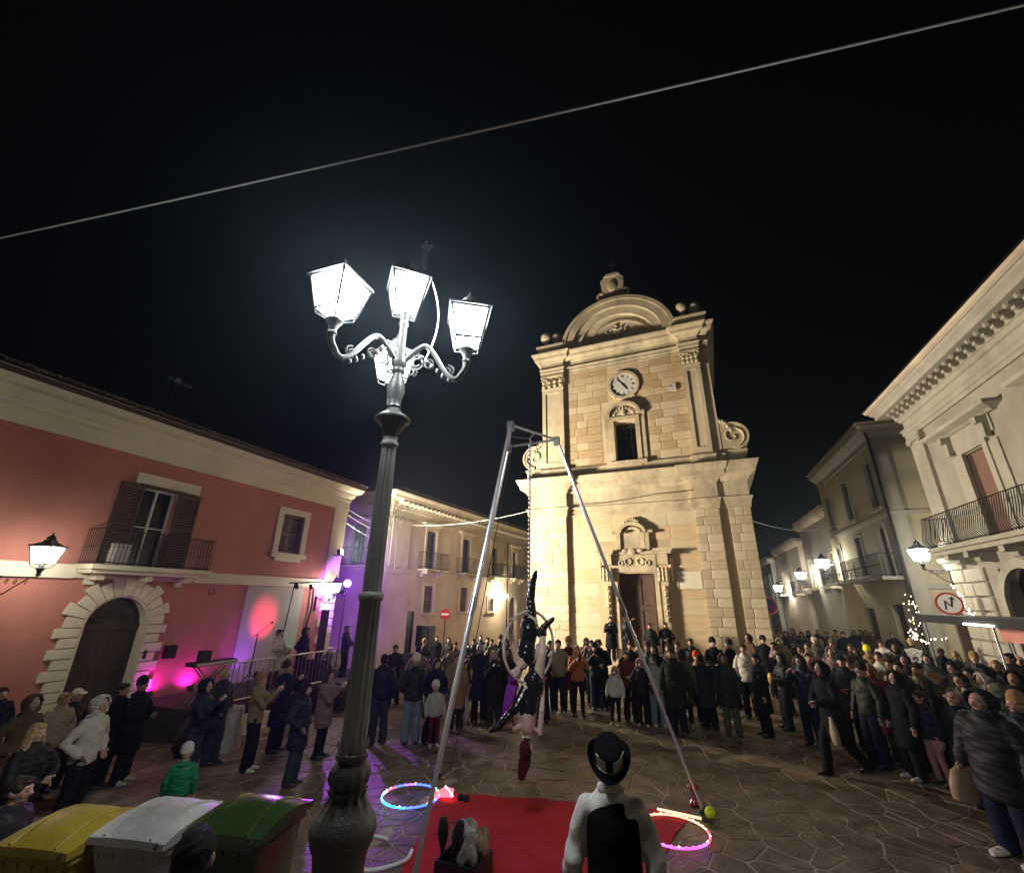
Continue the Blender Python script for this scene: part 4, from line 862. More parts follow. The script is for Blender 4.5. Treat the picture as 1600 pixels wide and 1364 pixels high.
wl = thing('wall_light', 'small warm wall light on the pale building beside its arched door', 'lamp', PB.p(12.6, 3.1, 0))
b = B(); b.tube([PB.p(12.6, 3.0, 0), PB.p(12.6, 3.25, .4), PB.p(12.6, 3.1, .8)], .015, 6); part('bracket', b, 'iron', wl)
b = B(); b.ball(PB.p(12.6, 3.02, .8), .12, 12, 8); part('globe', b, 'wall_globe', wl, True)
# floodlight that lights the church
FL = Vector((-14.55, 16.35, 4.7))
fl = thing('floodlight', 'dazzling floodlight on the red house corner aimed at the church', 'floodlight', FL)
b = B(); M_ = Matrix.Translation(FL) @ (Vector((-2, 22, 8))-FL).to_track_quat('Y', 'Z').to_matrix().to_4x4(); b.box(-.16, .16, -.1, .06, -.12, .12, M_); b.tube([Vector((-15, 16.35, 4.6)), Vector((-14.75, 16.35, 4.55)), FL-Vector((0, 0, .12))], .02, 6); part('housing', b, 'black_plastic', fl)
b = B(); b.box(-.13, .13, .062, .07, -.095, .095, M_); part('lens', b, 'flood_lens', fl)
lamp('flood_beam', 'SPOT', FL+Vector((.1, .06, .02)), 25000, (1.0, .87, .67), fl, .8, (-3.0, 22, 9.0), 152, 1.0)

# ============================================================ cables
def cable(label, pts, r, m, sag=0.0, n=24, name='overhead_cable'):
    P = [Vector(p) for p in pts]; out = []
    for i in range(len(P)-1):
        for k in range(n+(i == len(P)-2)): t = k/n; q = P[i].lerp(P[i+1], t); out.append(q-Vector((0, 0, sag*4*t*(1-t))))
    b = B(); b.tube(out, r, 5); o = part(name, b, m); tag(o, label, 'cable'); return o
cable('long pale cable crossing the whole night sky', [(-14.5, 1.45, 8.08), (8.4, 5.3, 9.28)], .015, 'cable_grey', .12, 40)
for k, (z, lb) in enumerate(((6.75, 'topmost of three cables between red house and pale building'), (6.5, 'middle one of three cables between red house and pale building'), (6.1, 'lowest of three cables between red house and pale building'))):
    cable(lb, [(-14.9, 16.9, z), (-15.0, 20.4, z-.35-.1*k)], .014, 'cable_grey', .12)
cable('cable strung from the pale building to the left flank of the church', [PB.p(1.7, 6.8, .1), CH.p(-5.2, 7.3, .1)], .014, 'cable_grey', .25)
cable('thin sagging cable from the church to the houses on the right', [CH.p(5.2, 6.2, .1), (8.45, 30.5, 7.1)], .014, 'cable_grey', .35)
cable('dark cable tacked across the church facade above the portal', [CH.p(-3.2, 7.42, .28), CH.p(-1.2, 7.42, .2), CH.p(1.2, 7.68, .2), CH.p(2.95, 7.72, .28)], .016, 'cable_dark', .02, 8)
# unlit wire ornament by the pale building
orn_ = thing('wire_ornament', 'unlit curled wire street decoration on a pole beside the pale building corner', 'decoration', (-13.8, 19.6, 4))
b = B(); b.tube([(-13.75, 19.5, 4.1), (-13.8, 19.4, 6.2)], .02, 6); b.tube([(-13.75, 19.5, 4.12), (-14.1, 20.2, 4.35), (-14.3, 20.5, 4.35)], .018, 6); part('pole', b, 'iron', orn_)
b = B(); oc = Vector((-13.82, 19.35, 6.9)); ou = Vector((.8, .6, 0))
def op(a, z): return oc+ou*a+Vector((0, 0, z))
for (ca, cz, rr, s0, tw) in ((-.3, .2, .32, 0, 1), (.3, .2, .32, 180, -1), (-.25, -.35, .26, 30, 1), (.25, -.35, .26, 150, -1), (0, .45, .25, 90, 1), (.55, .5, .2, 0, 1), (-.55, .5, .2, 180, -1), (0, -.1, .3, 45, 1)):
    b.tube([op(ca+rr*(1-.7*i/30)*math.cos(R(s0+tw*i*22)), cz+rr*(1-.7*i/30)*math.sin(R(s0+tw*i*22))) for i in range(31)], .012, 5)
part('wire_curls', b, 'iron', orn_)
# road signs
def disc(b, c, r, u, d0, d1, n=32, r0=0.0):
    n_ = Vector((u.y, -u.x, 0)); A = [(r*math.cos(2*math.pi*i/n), r*math.sin(2*math.pi*i/n)) for i in range(n)]
    if r0:
        rings = [[c+u*x+Vector((0, 0, z))+n_*d0 for x, z in [A[i]]]+[c+u*A[i][0]+Vector((0, 0, A[i][1]))+n_*d1, c+u*A[i][0]*r0/r+Vector((0, 0, A[i][1]*r0/r))+n_*d1, c+u*A[i][0]*r0/r+Vector((0, 0, A[i][1]*r0/r))+n_*d0] for i in list(range(n))+[0]]
        b.loft(rings, False)
    else: b.prism(A, lambda p, k: c+u*p[0]+Vector((0, 0, p[1]))+n_*(d0, d1)[k])
def flat(b, c, u, pts, d0, d1):
    n_ = Vector((u.y, -u.x, 0)); b.prism(pts, lambda p, k: c+u*p[0]+Vector((0, 0, p[1]))+n_*(d0, d1)[k])
def face_cam(c): v = Vector((c[0], c[1], 0)).normalized(); return Vector((v.y, -v.x, 0))
c = Vector((-13.3, 24.2, 1.95)); u = face_cam(c); t = thing('road_sign', 'red no-entry sign with white bar on a thin post', 'sign', (c.x, c.y, 0))
b = B(); b.tube([(c.x, c.y+.05, -.85), (c.x, c.y+.05, 2.2)], .03, 8); part('post', b, 'iron', t)
b = B(); disc(b, c, .3, u, 0, .02); part('disc', b, 'sign_red', t); b = B(); flat(b, c, u, [(-.22, -.055), (.22, -.055), (.22, .055), (-.22, .055)], .02, .024); part('white_bar', b, 'sign_white', t)
c = Vector((3.35, 23.9, 2.75)); u = face_cam(c); t = thing('road_sign', 'round blue no-parking sign with red border by the church corner', 'sign', (c.x, c.y, 0))
b = B(); b.tube([(c.x, c.y+.05, 0), (c.x, c.y+.05, 3.1)], .03, 8); part('post', b, 'steel', t)
b = B(); disc(b, c, .37, u, 0, .02); part('disc', b, 'sign_white', t); b = B(); disc(b, c, .35, u, .02, .023, 32, .27); part('red_border', b, 'sign_red', t); b = B(); disc(b, c, .27, u, .02, .022); part('blue_field', b, 'sign_blue', t); b = B(); flat(b, c, u, [(-.21, .16), (-.16, .21), (.21, -.16), (.16, -.21)], .022, .026); part('red_bar', b, 'sign_red', t)
c = Vector((7.6, 18.5, 2.93)); u = face_cam(c); t = thing('road_sign', 'white round road sign with red border and black zigzag mark', 'sign', (c.x, c.y, 0))
b = B(); b.tube([(c.x, c.y+.05, 0), (c.x, c.y+.05, 3.2)], .03, 8); part('post', b, 'steel', t)
b = B(); disc(b, c, .33, u, 0, .02); part('disc', b, 'sign_white', t); b = B(); disc(b, c, .33, u, .02, .024, 32, .275); part('red_border', b, 'sign_red', t); b = B(); flat(b, c, u, [(-.13, -.17), (-.09, -.17), (-.08, .02), (.05, -.12), (.1, .13), (.16, .1), (.1, .21), (.0, .15), (.055, .14), (.025, -.04), (-.11, .11)], .02, .025); part('zigzag_mark', b, 'sign_black', t)

# ============================================================ the stage corner by the red house
st = thing('stage_platform', 'low black stage platform in front of the red house', 'stage', (-13.1, 13.5, 0))
b = B(); b.box(-14.7, -11.7, 9.2, 16.6, -.9, .02); part('deck', b, 'stage_black', st)
for i, (x, y) in enumerate(((-11.68, 9.25), (-11.68, 11.7), (-11.68, 14.15))): b = B(); b.box(x, x+.03, y, y+2.4, -.7, .0); part('skirt', b, 'stage_black', st)
sb = thing('step_block', 'small pale pair of steps up to the stage', 'steps', (-11.2, 10.4, 0)); b = B(); b.box(-11.25, -10.8, 10.1, 10.9, -.65, -.42); part('tread', b, 'cream_trim', sb); b = B(); b.box(-11.64, -11.25, 10.1, 10.9, -.7, -.2); part('tread', b, 'cream_trim', sb)
def barrier(label, x, y, w_, ang, h=1.05):
    t = thing('crowd_barrier', label, 'barrier', (x, y, .02), 'steel barriers by the stage'); u = Vector((math.cos(R(ang)), math.sin(R(ang)), 0)); O = Vector((x, y, .02)); Z = Vector((0, 0, 1))
    pts = [(-w_/2, .12), (-w_/2, h-.15)]+[(-w_/2+.15-.15*math.cos(R(a)), h-.15+.15*math.sin(R(a))) for a in (30, 60, 90)]+[(w_/2-.15+.15*math.sin(R(a)), h-.15+.15*math.cos(R(a))) for a in (0, 30, 60)]+[(w_/2, h-.15), (w_/2, .12), (-w_/2, .12)]
    b = B(); b.tube([O+u*a+Z*z for a, z in pts], .022, 8); part('frame', b, 'steel', t)
    me = B(); me.tube([(0, 0, .12), (0, 0, h-.02)], .011, 6); me = me.mesh('bar'); me.materials.append(MATS['steel'])
    n = int(w_/.16)
    for i in range(1, n): o = link('upright_bar', me, t); o.location = O+u*(-w_/2+w_*i/n)
    n_ = Vector((-u.y, u.x, 0))
    for s in (-.7, .7): b = B(); b.tube([O+u*s*w_/2-n_*.3+Z*.02, O+u*s*w_/2+n_*.3+Z*.02], .018, 6); b.tube([O+u*s*w_/2+Z*.02, O+u*s*w_/2+Z*.12], .018, 6); part('foot', b, 'steel', t)
barrier('steel barrier with rounded corners in front of the keyboard, lit magenta', -11.85, 10.3, 1.9, 92)
barrier('steel barrier closest to the pale wall panel', -11.85, 12.5, 2.0, 90)
def stand(label, name, base, top, parts_, cat):
    t = thing(name, label, cat, base); base, top = Vector(base), Vector(top)
    b = B(); b.tube([base+Vector((0, 0, .35)), top], .018, 8); part('pole', b, 'black_plastic', t)
    for k in range(3): a = R(120*k+15); b = B(); b.tube([base+Vector((0, 0, .5)), base+Vector((.4*math.cos(a), .4*math.sin(a), .02))], .012, 6); part('leg', b, 'black_plastic', t)
    return t
t = stand('tall lighting stand with a crossbar of small lamps left of the red glow', 'light_stand', (-13.4, 12.75  , .02), (-13.4, 12.95, 3.25), None, 'stand')
b = B(); b.tube([(-13.4, 12.7, 3.25), (-13.3, 15.3, 3.4)], .025, 8); part('crossbar', b, 'black_plastic', t)
for y in (13.0, 13.7): b = B(); b.lathe([(.02, -.1), (.06, -.08), (.07, .08), (.065, .085)], (0, 0, 0), 14, T=Matrix.Translation((-13.35, y, 3.15)) @ Matrix.Rotation(R(150), 4, 'Y')); part('lamp_can', b, 'black_plastic', t)
def par(label, loc, target, lens, energy, col, angle, blend=.5, sz=.1, name='stage_spotlight'):
    loc, target = Vector(loc), Vector(target); t = thing(name, label, 'spotlight', loc); d = (target-loc).normalized()
    M_ = Matrix.Translation(loc) @ d.to_track_quat('Z', 'Y').to_matrix().to_4x4()
    b = B(); b.lathe([(.02, -.2), (sz*.7, -.19), (sz*.85, -.1), (sz, .06), (sz, .07), (sz*.9, .07)], seg=20, T=M_); part('can', b, 'black_plastic', t, True)
    b = B(); b.lathe([(.001, .072), (sz*.88, .072), (sz*.88, .076), (.001, .078)], seg=20, T=M_); part('lens', b, lens, t)
    b = B(); q = d.cross(Vector((0, 0, 1))).normalized(); b.tube([loc+q*(sz+.02), loc+q*(sz+.02)-Vector((0, 0, .16)), loc-q*(sz+.02)-Vector((0, 0, .16)), loc-q*(sz+.02)], .01, 6); part('yoke', b, 'black_plastic', t)
    lamp('beam', 'SPOT', loc+d*.1, energy, col, t, .05, target, angle, blend); return t
t = stand('thin black stand carrying the violet spotlight', 'light_stand', (-12.45, 14.6, .02), (-12.45, 14.6, 3.1), None, 'stand')
par('violet spotlight on a tall stand facing the square', (-12.4, 14.55, 3.3), (-3, 7, 3.6), 'purple_lens', 1100, (.5, .08, 1.0), 60, sz=.15)
par('violet spotlight washing the side wall of the pale building', (-12.9, 14.9, 3.0), (-17.3, 20.5, 3.2), 'purple_lens', 1500, (.33, .06, 1.0), 75)
par('floor spotlight throwing magenta up the red wall', (-14.72, 9.7, .1), (-15.0, 9.8, .5), 'magenta_lens', 38, (1, .02, .9), 150)
par('second floor spotlight throwing magenta beside the keyboard', (-14.72, 10.9, .1), (-15.0, 10.9, .5), 'magenta_lens', 38, (.9, .02, 1), 150)
par('floor spotlight throwing a red disc on the pale panel', (-12.55, 13.2, .3), (-15, 13.25, 2.0), 'led_red', 2200, (1, .05, .12), 30, 1.0)
par('small green spotlight low on the pale panel', (-13.9, 14.2, .35), (-15, 14.75, 1.35), 'led_green', 14, (.05, 1, .45), 50, .6)
par('violet floor spotlight at the foot of the pale panel', (-13.9, 12.5, .3), (-15, 12.5, 1.1), 'purple_lens', 60, (.4, .06, 1), 70, .6)
kb = thing('keyboard', 'electronic keyboard on a crossed stand by the magenta wall', 'keyboard', (-13.2, 10.2, 0))
b = B(); b.box(-13.4, -13.0, 9.6, 10.9, .92, 1.02); part('keyboard_body', b, 'black_plastic', kb)
b = B(); b.box(-13.0, -12.99, 9.65, 10.85, .94, 1.0); part('keys', b, 'sign_white', kb)
for s in (0, 1): b = B(); b.tube([(-13.1-.2*s, 9.75, .0), (-13.1-.2*s, 10.7, .92)], .02, 6); b.tube([(-13.1-.2*s, 10.7, .0), (-13.1-.2*s, 9.75, .92)], .02, 6); part('crossed_legs', b, 'steel', kb)
b = B(); b.box(-13.35, -13.1, 9.85, 10.1, 1.02, 1.3); part('mixer', b, 'black_plastic', kb)
ms = stand('microphone on a boom stand before the pale panel', 'microphone_stand', (-13.3, 11.7, .02), (-13.3, 11.7, 1.65), None, 'microphone stand')
b = B(); b.tube([(-13.3, 11.55, 1.55), (-13.25, 12.1, 1.95)], .01, 6); part('boom', b, 'black_plastic', ms); b = B(); b.ball((-13.25, 12.14, 1.97), .04, 10, 6); part('microphone', b, 'black_plastic', ms, True)
def column_speaker(label, x, y, z0, z1, w_=.1):
    t = thing('column_speaker', label, 'speaker', (x, y, 0)); b = B(); b.box(x-w_, x+w_, y-w_, y+w_, z0, z1); part('column', b, 'black_plastic', t)
    b = B(); b.box(x+w_, x+w_+.012, y-w_*.85, y+w_*.85, z0+.05, z1-.05); part('grille', b, 'speaker_grille', t)
    b = B(); b.box(x-.28, x+.28, y-.28, y+.28, slope(x) if x > -11.6 else .02, z0); part('bass_box', b, 'speaker_grille', t); return t
column_speaker('slim black column loudspeaker by the quoined corner of the red house', -12.7, 13.95, .7, 2.35)
column_speaker('slim black column loudspeaker just right of the lamp post', -10.9, 16.9, .7, 2.3)
t = thing('speaker_box', 'square black loudspeaker box on a pole in front of the cellar door', 'speaker', (-10.3, 17.2, 0)); b = B(); b.box(-10.6, -10.0, 16.95, 17.45, .95, 1.75); part('cabinet', b, 'black_plastic', t); b = B(); b.box(-10.56, -10.04, 16.93, 16.95, 1.0, 1.7); part('grille', b, 'speaker_grille', t); b = B(); b.tube([(-10.3, 17.2, -.55), (-10.3, 17.2, .95)], .02, 8); part('pole', b, 'black_plastic', t)
tb_ = thing('covered_table', 'table draped in black cloth beside the stage', 'table', (-11.0, 13.6, 0)); b = B(); b.box(-11.4, -10.6, 12.9, 14.6, -.68, .2); b.box(-11.43, -10.57, 12.87, 14.63, .2, .23); part('black_cloth', b, 'stage_black', tb_)
dr = thing('drum', 'bass drum with pale skin at the back of the stage', 'drum', (-13.2, 15.5, .02)); b = B(); T_ = Matrix.Translation((-13.2, 15.3, .5)) @ Matrix.Rotation(R(90), 4, 'Y'); b.lathe([(.01, -.2), (.36, -.2), (.37, -.18), (.37, .18), (.36, .2)], seg=28, T=T_); part('shell', b, 'black_plastic', dr, True); b = B(); b.lathe([(.01, .2), (.34, .2), (.34, .21), (.01, .212)], seg=28, T=T_); part('drum_skin', b, 'grey_panel', dr)
for (x, y, z) in ((-13.0, 14.9, 1.0), (-12.9, 15.8, 1.1)): b = B(); b.lathe([(.005, .0), (.2, -.03), (.2, -.025), (.005, .006)], (x, y, z), 20); b.tube([(x, y, .14), (x, y, z)], .01, 5); part('cymbal', b, 'steel', dr)
cb = thing('covered_bin', 'bin wrapped in crumpled white cloth near the arched doorway', 'bin', (-10.4, 8.9, 0)); b = B()
rr = []
for (z, s) in ((-.56, .28), (-.46, .26), (-.1, .24), (.25, .23), (.34, .2)): rr.append([Vector((-10.4+s*(1+.12*math.sin(5*a+z*4)+.05*math.sin(11*a))*math.cos(a), 8.9+s*(1+.12*math.sin(5*a+z*4))*math.sin(a), z)) for a in [2*math.pi*k/36 for k in range(36)]])
b.loft(rr); part('white_wrap', b, 'bin_white', cb, True)
cb = thing('black_bin', 'black refuse bag slumped beside the white wrapped bin', 'bag', (-11.0, 8.5, 0)); b = B(); rr = []
for (z, s) in ((-.6, .3), (-.4, .36), (-.1, .32), (.15, .2), (.25, .08), (.35, .12)): rr.append([Vector((-11.0+s*(1+.1*math.sin(4*a+z*7))*math.cos(a), 8.5+s*(1+.1*math.sin(4*a+z*7))*math.sin(a), z)) for a in [2*math.pi*k/28 for k in range(28)]])
b.loft(rr); part('plastic_sack', b, 'black_plastic', cb, True)

# ============================================================ aerial rig, chain, hoop
rig = thing('aerial_rig', 'tall chrome three-legged rig for the aerial hoop', 'rig', (-2.4, 7, 0))
TA, TB, TC = Vector((-2.49, 6.39, 5.6)), Vector((-1.95, 7.34, 5.6)), Vector((-2.93, 7.43, 5.6))
F1, F2, F3 = Vector((-2.61, 4.31, .03)), Vector((-.13, 8.24, .03)), Vector((-4.3, 7.95, .03))
for a, f in ((TA, F1), (TB, F2), (TC, F3)):
    b = B(); b.tube([a+(a-f).normalized()*.06, a.lerp(f, .52)], .03, 14); part('upper_leg', b, 'chrome', rig, True)
    b = B(); b.tube([a.lerp(f, .5), f], .025, 14); part('lower_leg', b, 'chrome', rig, True)
    b = B(); b.tube([a.lerp(f, .49), a.lerp(f, .53)], .035, 12); part('leg_joint', b, 'steel', rig, True)
    b = B(); b.lathe([(.02, -.03), (.06, -.03), (.06, -.01), (.035, .03), (.03, .06)], f, 14); part('foot', b, 'rubber', rig, True)
for a, c in ((TA, TB), (TB, TC), (TC, TA)): b = B(); b.tube([a, c], .022, 10); part('top_bar', b, 'chrome', rig, True)
G_ = Vector((-2.39, 7.08, 5.58))
for a in ((TA+TB)/2, (TB+TC)/2, (TC+TA)/2): b = B(); b.tube([a, G_], .015, 8); part('top_spoke', b, 'steel', rig, True)
for a in (TA, TB, TC): b = B(); b.box(a.x-.05, a.x+.05, a.y-.05, a.y+.05, a.z-.1, a.z+.05); part('corner_plate', b, 'steel', rig)
cable('thin dark rope hanging from the rig to its back foot', [TA+Vector((.05, .1, -.05)), F3+Vector((.28, -.1, .1))], .008, 'cable_dark', .03, 20, 'rope')
HC = Vector((-2.38, 7.08, 2.17)); ch = thing('chain', 'steel chain suspending the aerial hoop', 'chain', (HC.x, HC.y, 2.72))
b = B(); z = 2.74; i = 0
while z < 5.5:
    b.torus((HC.x, HC.y, z), .024, .007, (Matrix.Rotation(R(90), 3, 'X') if i % 2 else Matrix.Rotation(R(90), 3, 'Y')), 10, 5); z += .037; i += 1
part('links', b, 'chrome', ch, True)
b = B(); b.torus((HC.x, HC.y, 2.71), .035, .011, Matrix.Rotation(R(90), 3, 'X'), 14, 6); part('swivel', b, 'chrome', ch, True)
RV = Vector((math.cos(YAW), math.sin(YAW), 0)); FV = Vector((-math.sin(YAW), math.cos(YAW), 0))
hu = (RV*math.cos(R(38))+FV*math.sin(R(38)))
hm = Matrix(((hu.x, 0, hu.y), (hu.y, 0, -hu.x), (0, 1, 0)))
b = B(); b.torus(HC, .5, .021, hm, 56, 10); o = part('aerial_hoop', b, 'white_hoop', None, True); tag(o, 'pale taped aerial hoop hanging from the chain', 'hoop')

# ============================================================ carpet, hoops of light, props on the ground
b = B(); n_ = 44; A0, A1, A2, A3 = Vector((-3.95, 7.42)), Vector((-.3, 8.2)), Vector((-1.25, 3.9)), Vector((-2.75, 3.7)); cv = []
for lay in (0, 1):
    for i in range(n_+1):
        for k in range(n_+1):
            s_, t_ = i/n_, k/n_; p_ = A0.lerp(A1, s_).lerp(A3.lerp(A2, s_), t_); ed = .02*math.sin(9*s_+3)+.015*math.sin(23*t_)
            zz = .016+.011*max(0, math.sin(7*p_.x+2.3*p_.y+1.5*math.sin(1.7*p_.y)))**3+.008*max(0, math.sin(-4*p_.x+6.2*p_.y))**4
            cv.append((p_.x+ed*(s_ in (0, 1)), p_.y+ed*(t_ in (0, 1)), zz-.012*(1-lay)))
m_ = (n_+1)**2; cf = [(a+i*(n_+1)+k, a+i*(n_+1)+k+1, a+(i+1)*(n_+1)+k+1, a+(i+1)*(n_+1)+k) for a in (m_,) for i in range(n_) for k in range(n_)]
for k in range(n_):
    for (p0, p1) in ((k, k+1), (n_*(n_+1)+k, n_*(n_+1)+k+1), (k*(n_+1), (k+1)*(n_+1)), (k*(n_+1)+n_, (k+1)*(n_+1)+n_)): cf.append((p0, p1, p1+m_, p0+m_))
b.add(cv, cf)
o = part('carpet', b, 'red_carpet', None, True); tag(o, 'bright red carpet laid under the aerial rig', 'carpet')
def led_hoop(label, c, r, seq, tilt=0.0):
    t = thing('led_hoop', label, 'hoop', (c[0], c[1], 0)); n = len(seq); T_ = Matrix.Rotation(tilt, 3, 'X')
    for k, m in enumerate(seq):
        a0, a1 = 2*math.pi*k/n, 2*math.pi*(k+1)/n; b = B()
        b.tube([Vector(c)+T_ @ Vector((r*math.cos(a0+(a1-a0)*i/6), r*math.sin(a0+(a1-a0)*i/6), 0)) for i in range(7)], .014, 8, False); part('lit_segment', b, m, t, True)
    for k in range(n*2):
        a = 2*math.pi*k/(n*2); b = B(); b.ball(Vector(c)+T_ @ Vector((r*math.cos(a), r*math.sin(a), .012)), .012, 8, 5); part('led', b, 'led_white' if k % 5 == 0 else seq[k//2], t)
led_hoop('hula hoop glowing blue and green on the ground left of the rig', (-4.22, 6.98, .06), .42, ['led_blue', 'led_green', 'led_green', 'led_blue', 'led_blue', 'led_violet', 'led_blue', 'led_red', 'led_white', 'led_cyan', 'led_cyan', 'led_cyan', 'led_cyan', 'led_blue', 'led_blue', 'led_blue'])
led_hoop('hula hoop glowing violet and magenta on the ground right of the man in the hat', (-.52, 7.42, .06), .45, ['led_red', 'led_warm', 'led_warm', 'led_warm', 'led_warm', 'led_warm', 'led_cyan', 'led_cyan', 'led_green', 'led_cyan', 'led_blue', 'led_violet', 'led_magenta', 'led_magenta', 'led_violet', 'led_red'])
lw = thing('light_wand', 'pink glowing wand lying by the right foot of the rig', 'wand', (-.45, 7.95, 0)); b = B(); b.tube([(-.75, 8.02, .05), (-.15, 7.95, .05)], .018, 8); part('glowing_tube', b, 'led_warm', lw, True); b = B(); b.tube([(-.16, 7.95, .05), (-.02, 7.93, .05)], .022, 8); part('handle', b, 'black_plastic', lw, True)
pf = thing('light_fan', 'pink glowing fan on the carpet behind the left leg of the rig', 'fan', (-3.85, 7.25, 0)); b = B(); b.add([(-3.95, 7.3, .05), (-3.98, 7.08, .05), (-3.6, 7.12, .09), (-3.66, 7.3, .12), (-3.85, 7.38, .1)], [(0, 1, 2, 3, 4)]); b.add([(-3.95, 7.3, .04), (-3.98, 7.08, .04), (-3.6, 7.12, .08), (-3.66, 7.3, .11), (-3.85, 7.38, .09)], [(4, 3, 2, 1, 0)]); part('fan_leaf', b, 'led_red', pf); b = B(); b.tube([(-3.85, 7.38, .1), (-3.6, 7.14, .09)], .012, 6); part('rib', b, 'led_white', pf)
for k, (x, y) in enumerate(((-3.52, 7.24), (-3.42, 7.24))): b = B(); b.ball((x, y, .055), .05, 12, 8); o = part('juggling_ball', b, 'stage_black', None, True); tag(o, ('left' if k == 0 else 'right')+' of two small black balls beside the pink glowing fan', 'ball')
db = thing('diabolo', 'red translucent diabolo by the right foot of the rig', 'diabolo', (-.24, 8.5, 0)); b = B(); b.lathe([(.085, 0), (.09, .01), (.02, .1), (.02, .13), (.09, .22), (.085, .23), (.01, .15), (.01, .08)], (-.24, 8.5, .02), 20); part('cups', b, 'mirror_club', db, True)
b = B(); b.ball((-.04, 8.12, .075), .075, 14, 10); o = part('juggling_ball', b, 'fluo', None, True); tag(o, 'yellow ball at the right foot of the rig', 'ball')
# the bundle of props
def club(label, c, ax, m, s=1.0):
    M_ = Matrix.Translation(c) @ Vector(ax).normalized().to_track_quat('Z', 'Y').to_matrix().to_4x4(); t = thing('juggling_club', label, 'club', c)
    b = B(); b.lathe([(.004, 0), (.018*s, .004), (.02*s, .02), (.012*s, .05), (.014*s, .2), (.03*s, .28), (.048*s, .36), (.045*s, .45), (.028*s, .51), (.004, .52)], seg=16, T=M_); part('club_body', b, m, t, True)
box_ = thing('prop_case', 'open black case of juggling props on the red carpet', 'case', (-2.55, 5.45, 0)); b = B()
for (x0, x1, y0, y1) in ((-2.82, -2.8, 5.25, 5.7), (-2.36, -2.34, 5.25, 5.7), (-2.8, -2.36, 5.25, 5.27), (-2.8, -2.36, 5.68, 5.7)): b.box(x0, x1, y0, y1, .03, .24)
b.box(-2.8, -2.36, 5.27, 5.68, .03, .05); part('shell', b, 'black_plastic', box_)
club('black juggling club standing at the left of the prop case', (-2.78, 5.35, .06), (-.05, .05, 1), 'black_plastic', 1.25)
club('black juggling club leaning across the prop case', (-2.68, 5.3, .08), (.2, .1, 1), 'black_plastic', 1.25)
def crumple(label, name, c, r, m, cat):
    b = B(); rs = []
    for i in range(13):
        t = math.pi*i/12; rs.append([Vector(c)+Vector((r[0]*math.sin(t)*math.cos(p), r[1]*math.sin(t)*math.sin(p), -r[2]*math.cos(t)))*(1+.2*math.sin(3.1*p+2*t)+.12*math.sin(7*p-5*t)+.06*random.uniform(-1, 1)) for p in [2*math.pi*k/22 for k in range(22)]])
    b.loft(rs); o = part(name, b, m, None, True); tag(o, label, cat); return o
crumple('crumpled white cloth on top of the prop case', 'white_cloth', (-2.6, 5.58, .36), (.12, .11, .13), 'bin_white', 'cloth')
crumple('shiny clear plastic bag in the prop case', 'plastic_bag', (-2.5, 5.4, .28), (.11, .1, .13), 'plastic_clear', 'bag')
crumple('brown paper wrapping at the right side of the prop case', 'paper_wrap', (-2.42, 5.58, .3), (.08, .1, .14), 'cardboard', 'paper')
bt = thing('bottle', 'clear plastic bottle standing on the carpet behind the prop case', 'bottle', (-2.95, 5.9, .022)); b = B(); b.lathe([(.01, 0), (.035, 0), (.037, .02), (.037, .18), (.03, .22), (.013, .25), (.013, .28)], (-2.95, 5.9, .024), 16); part('body', b, 'plastic_clear', bt, True); b = B(); b.lathe([(.015, .28), (.015, .3), (.01, .3)], (-2.95, 5.9, .024), 12); part('cap', b, 'sign_blue', bt)
def groundcable(label, pts, r, m):
    P = [Vector((x, y, r+.008)) for x, y in pts]; out = []
    for i in range(len(P)-1):
        p0, p1, p2, p3 = P[max(i-1, 0)], P[i], P[i+1], P[min(i+2, len(P)-1)]
        for k in range(8): t = k/8; out.append(.5*((2*p1)+(p2-p0)*t+(2*p0-5*p1+4*p2-p3)*t*t+(3*p1-p0-3*p2+p3)*t**3))
    b = B(); b.tube(out+[P[-1]], r, 8); o = part('hose', b, m, None, True); tag(o, label, 'hose')
groundcable('pale hose curving on the paving beside the lamp base', [(-4.0, 5.1), (-3.75, 5.15), (-3.5, 5.3), (-3.35, 5.55), (-3.4, 5.75)], .022, 'cable_grey')
groundcable('short pale hose end between the lamp base and the blue hoop', [(-4.3, 5.7), (-4.05, 5.85), (-3.8, 5.85)], .02, 'cable_grey')

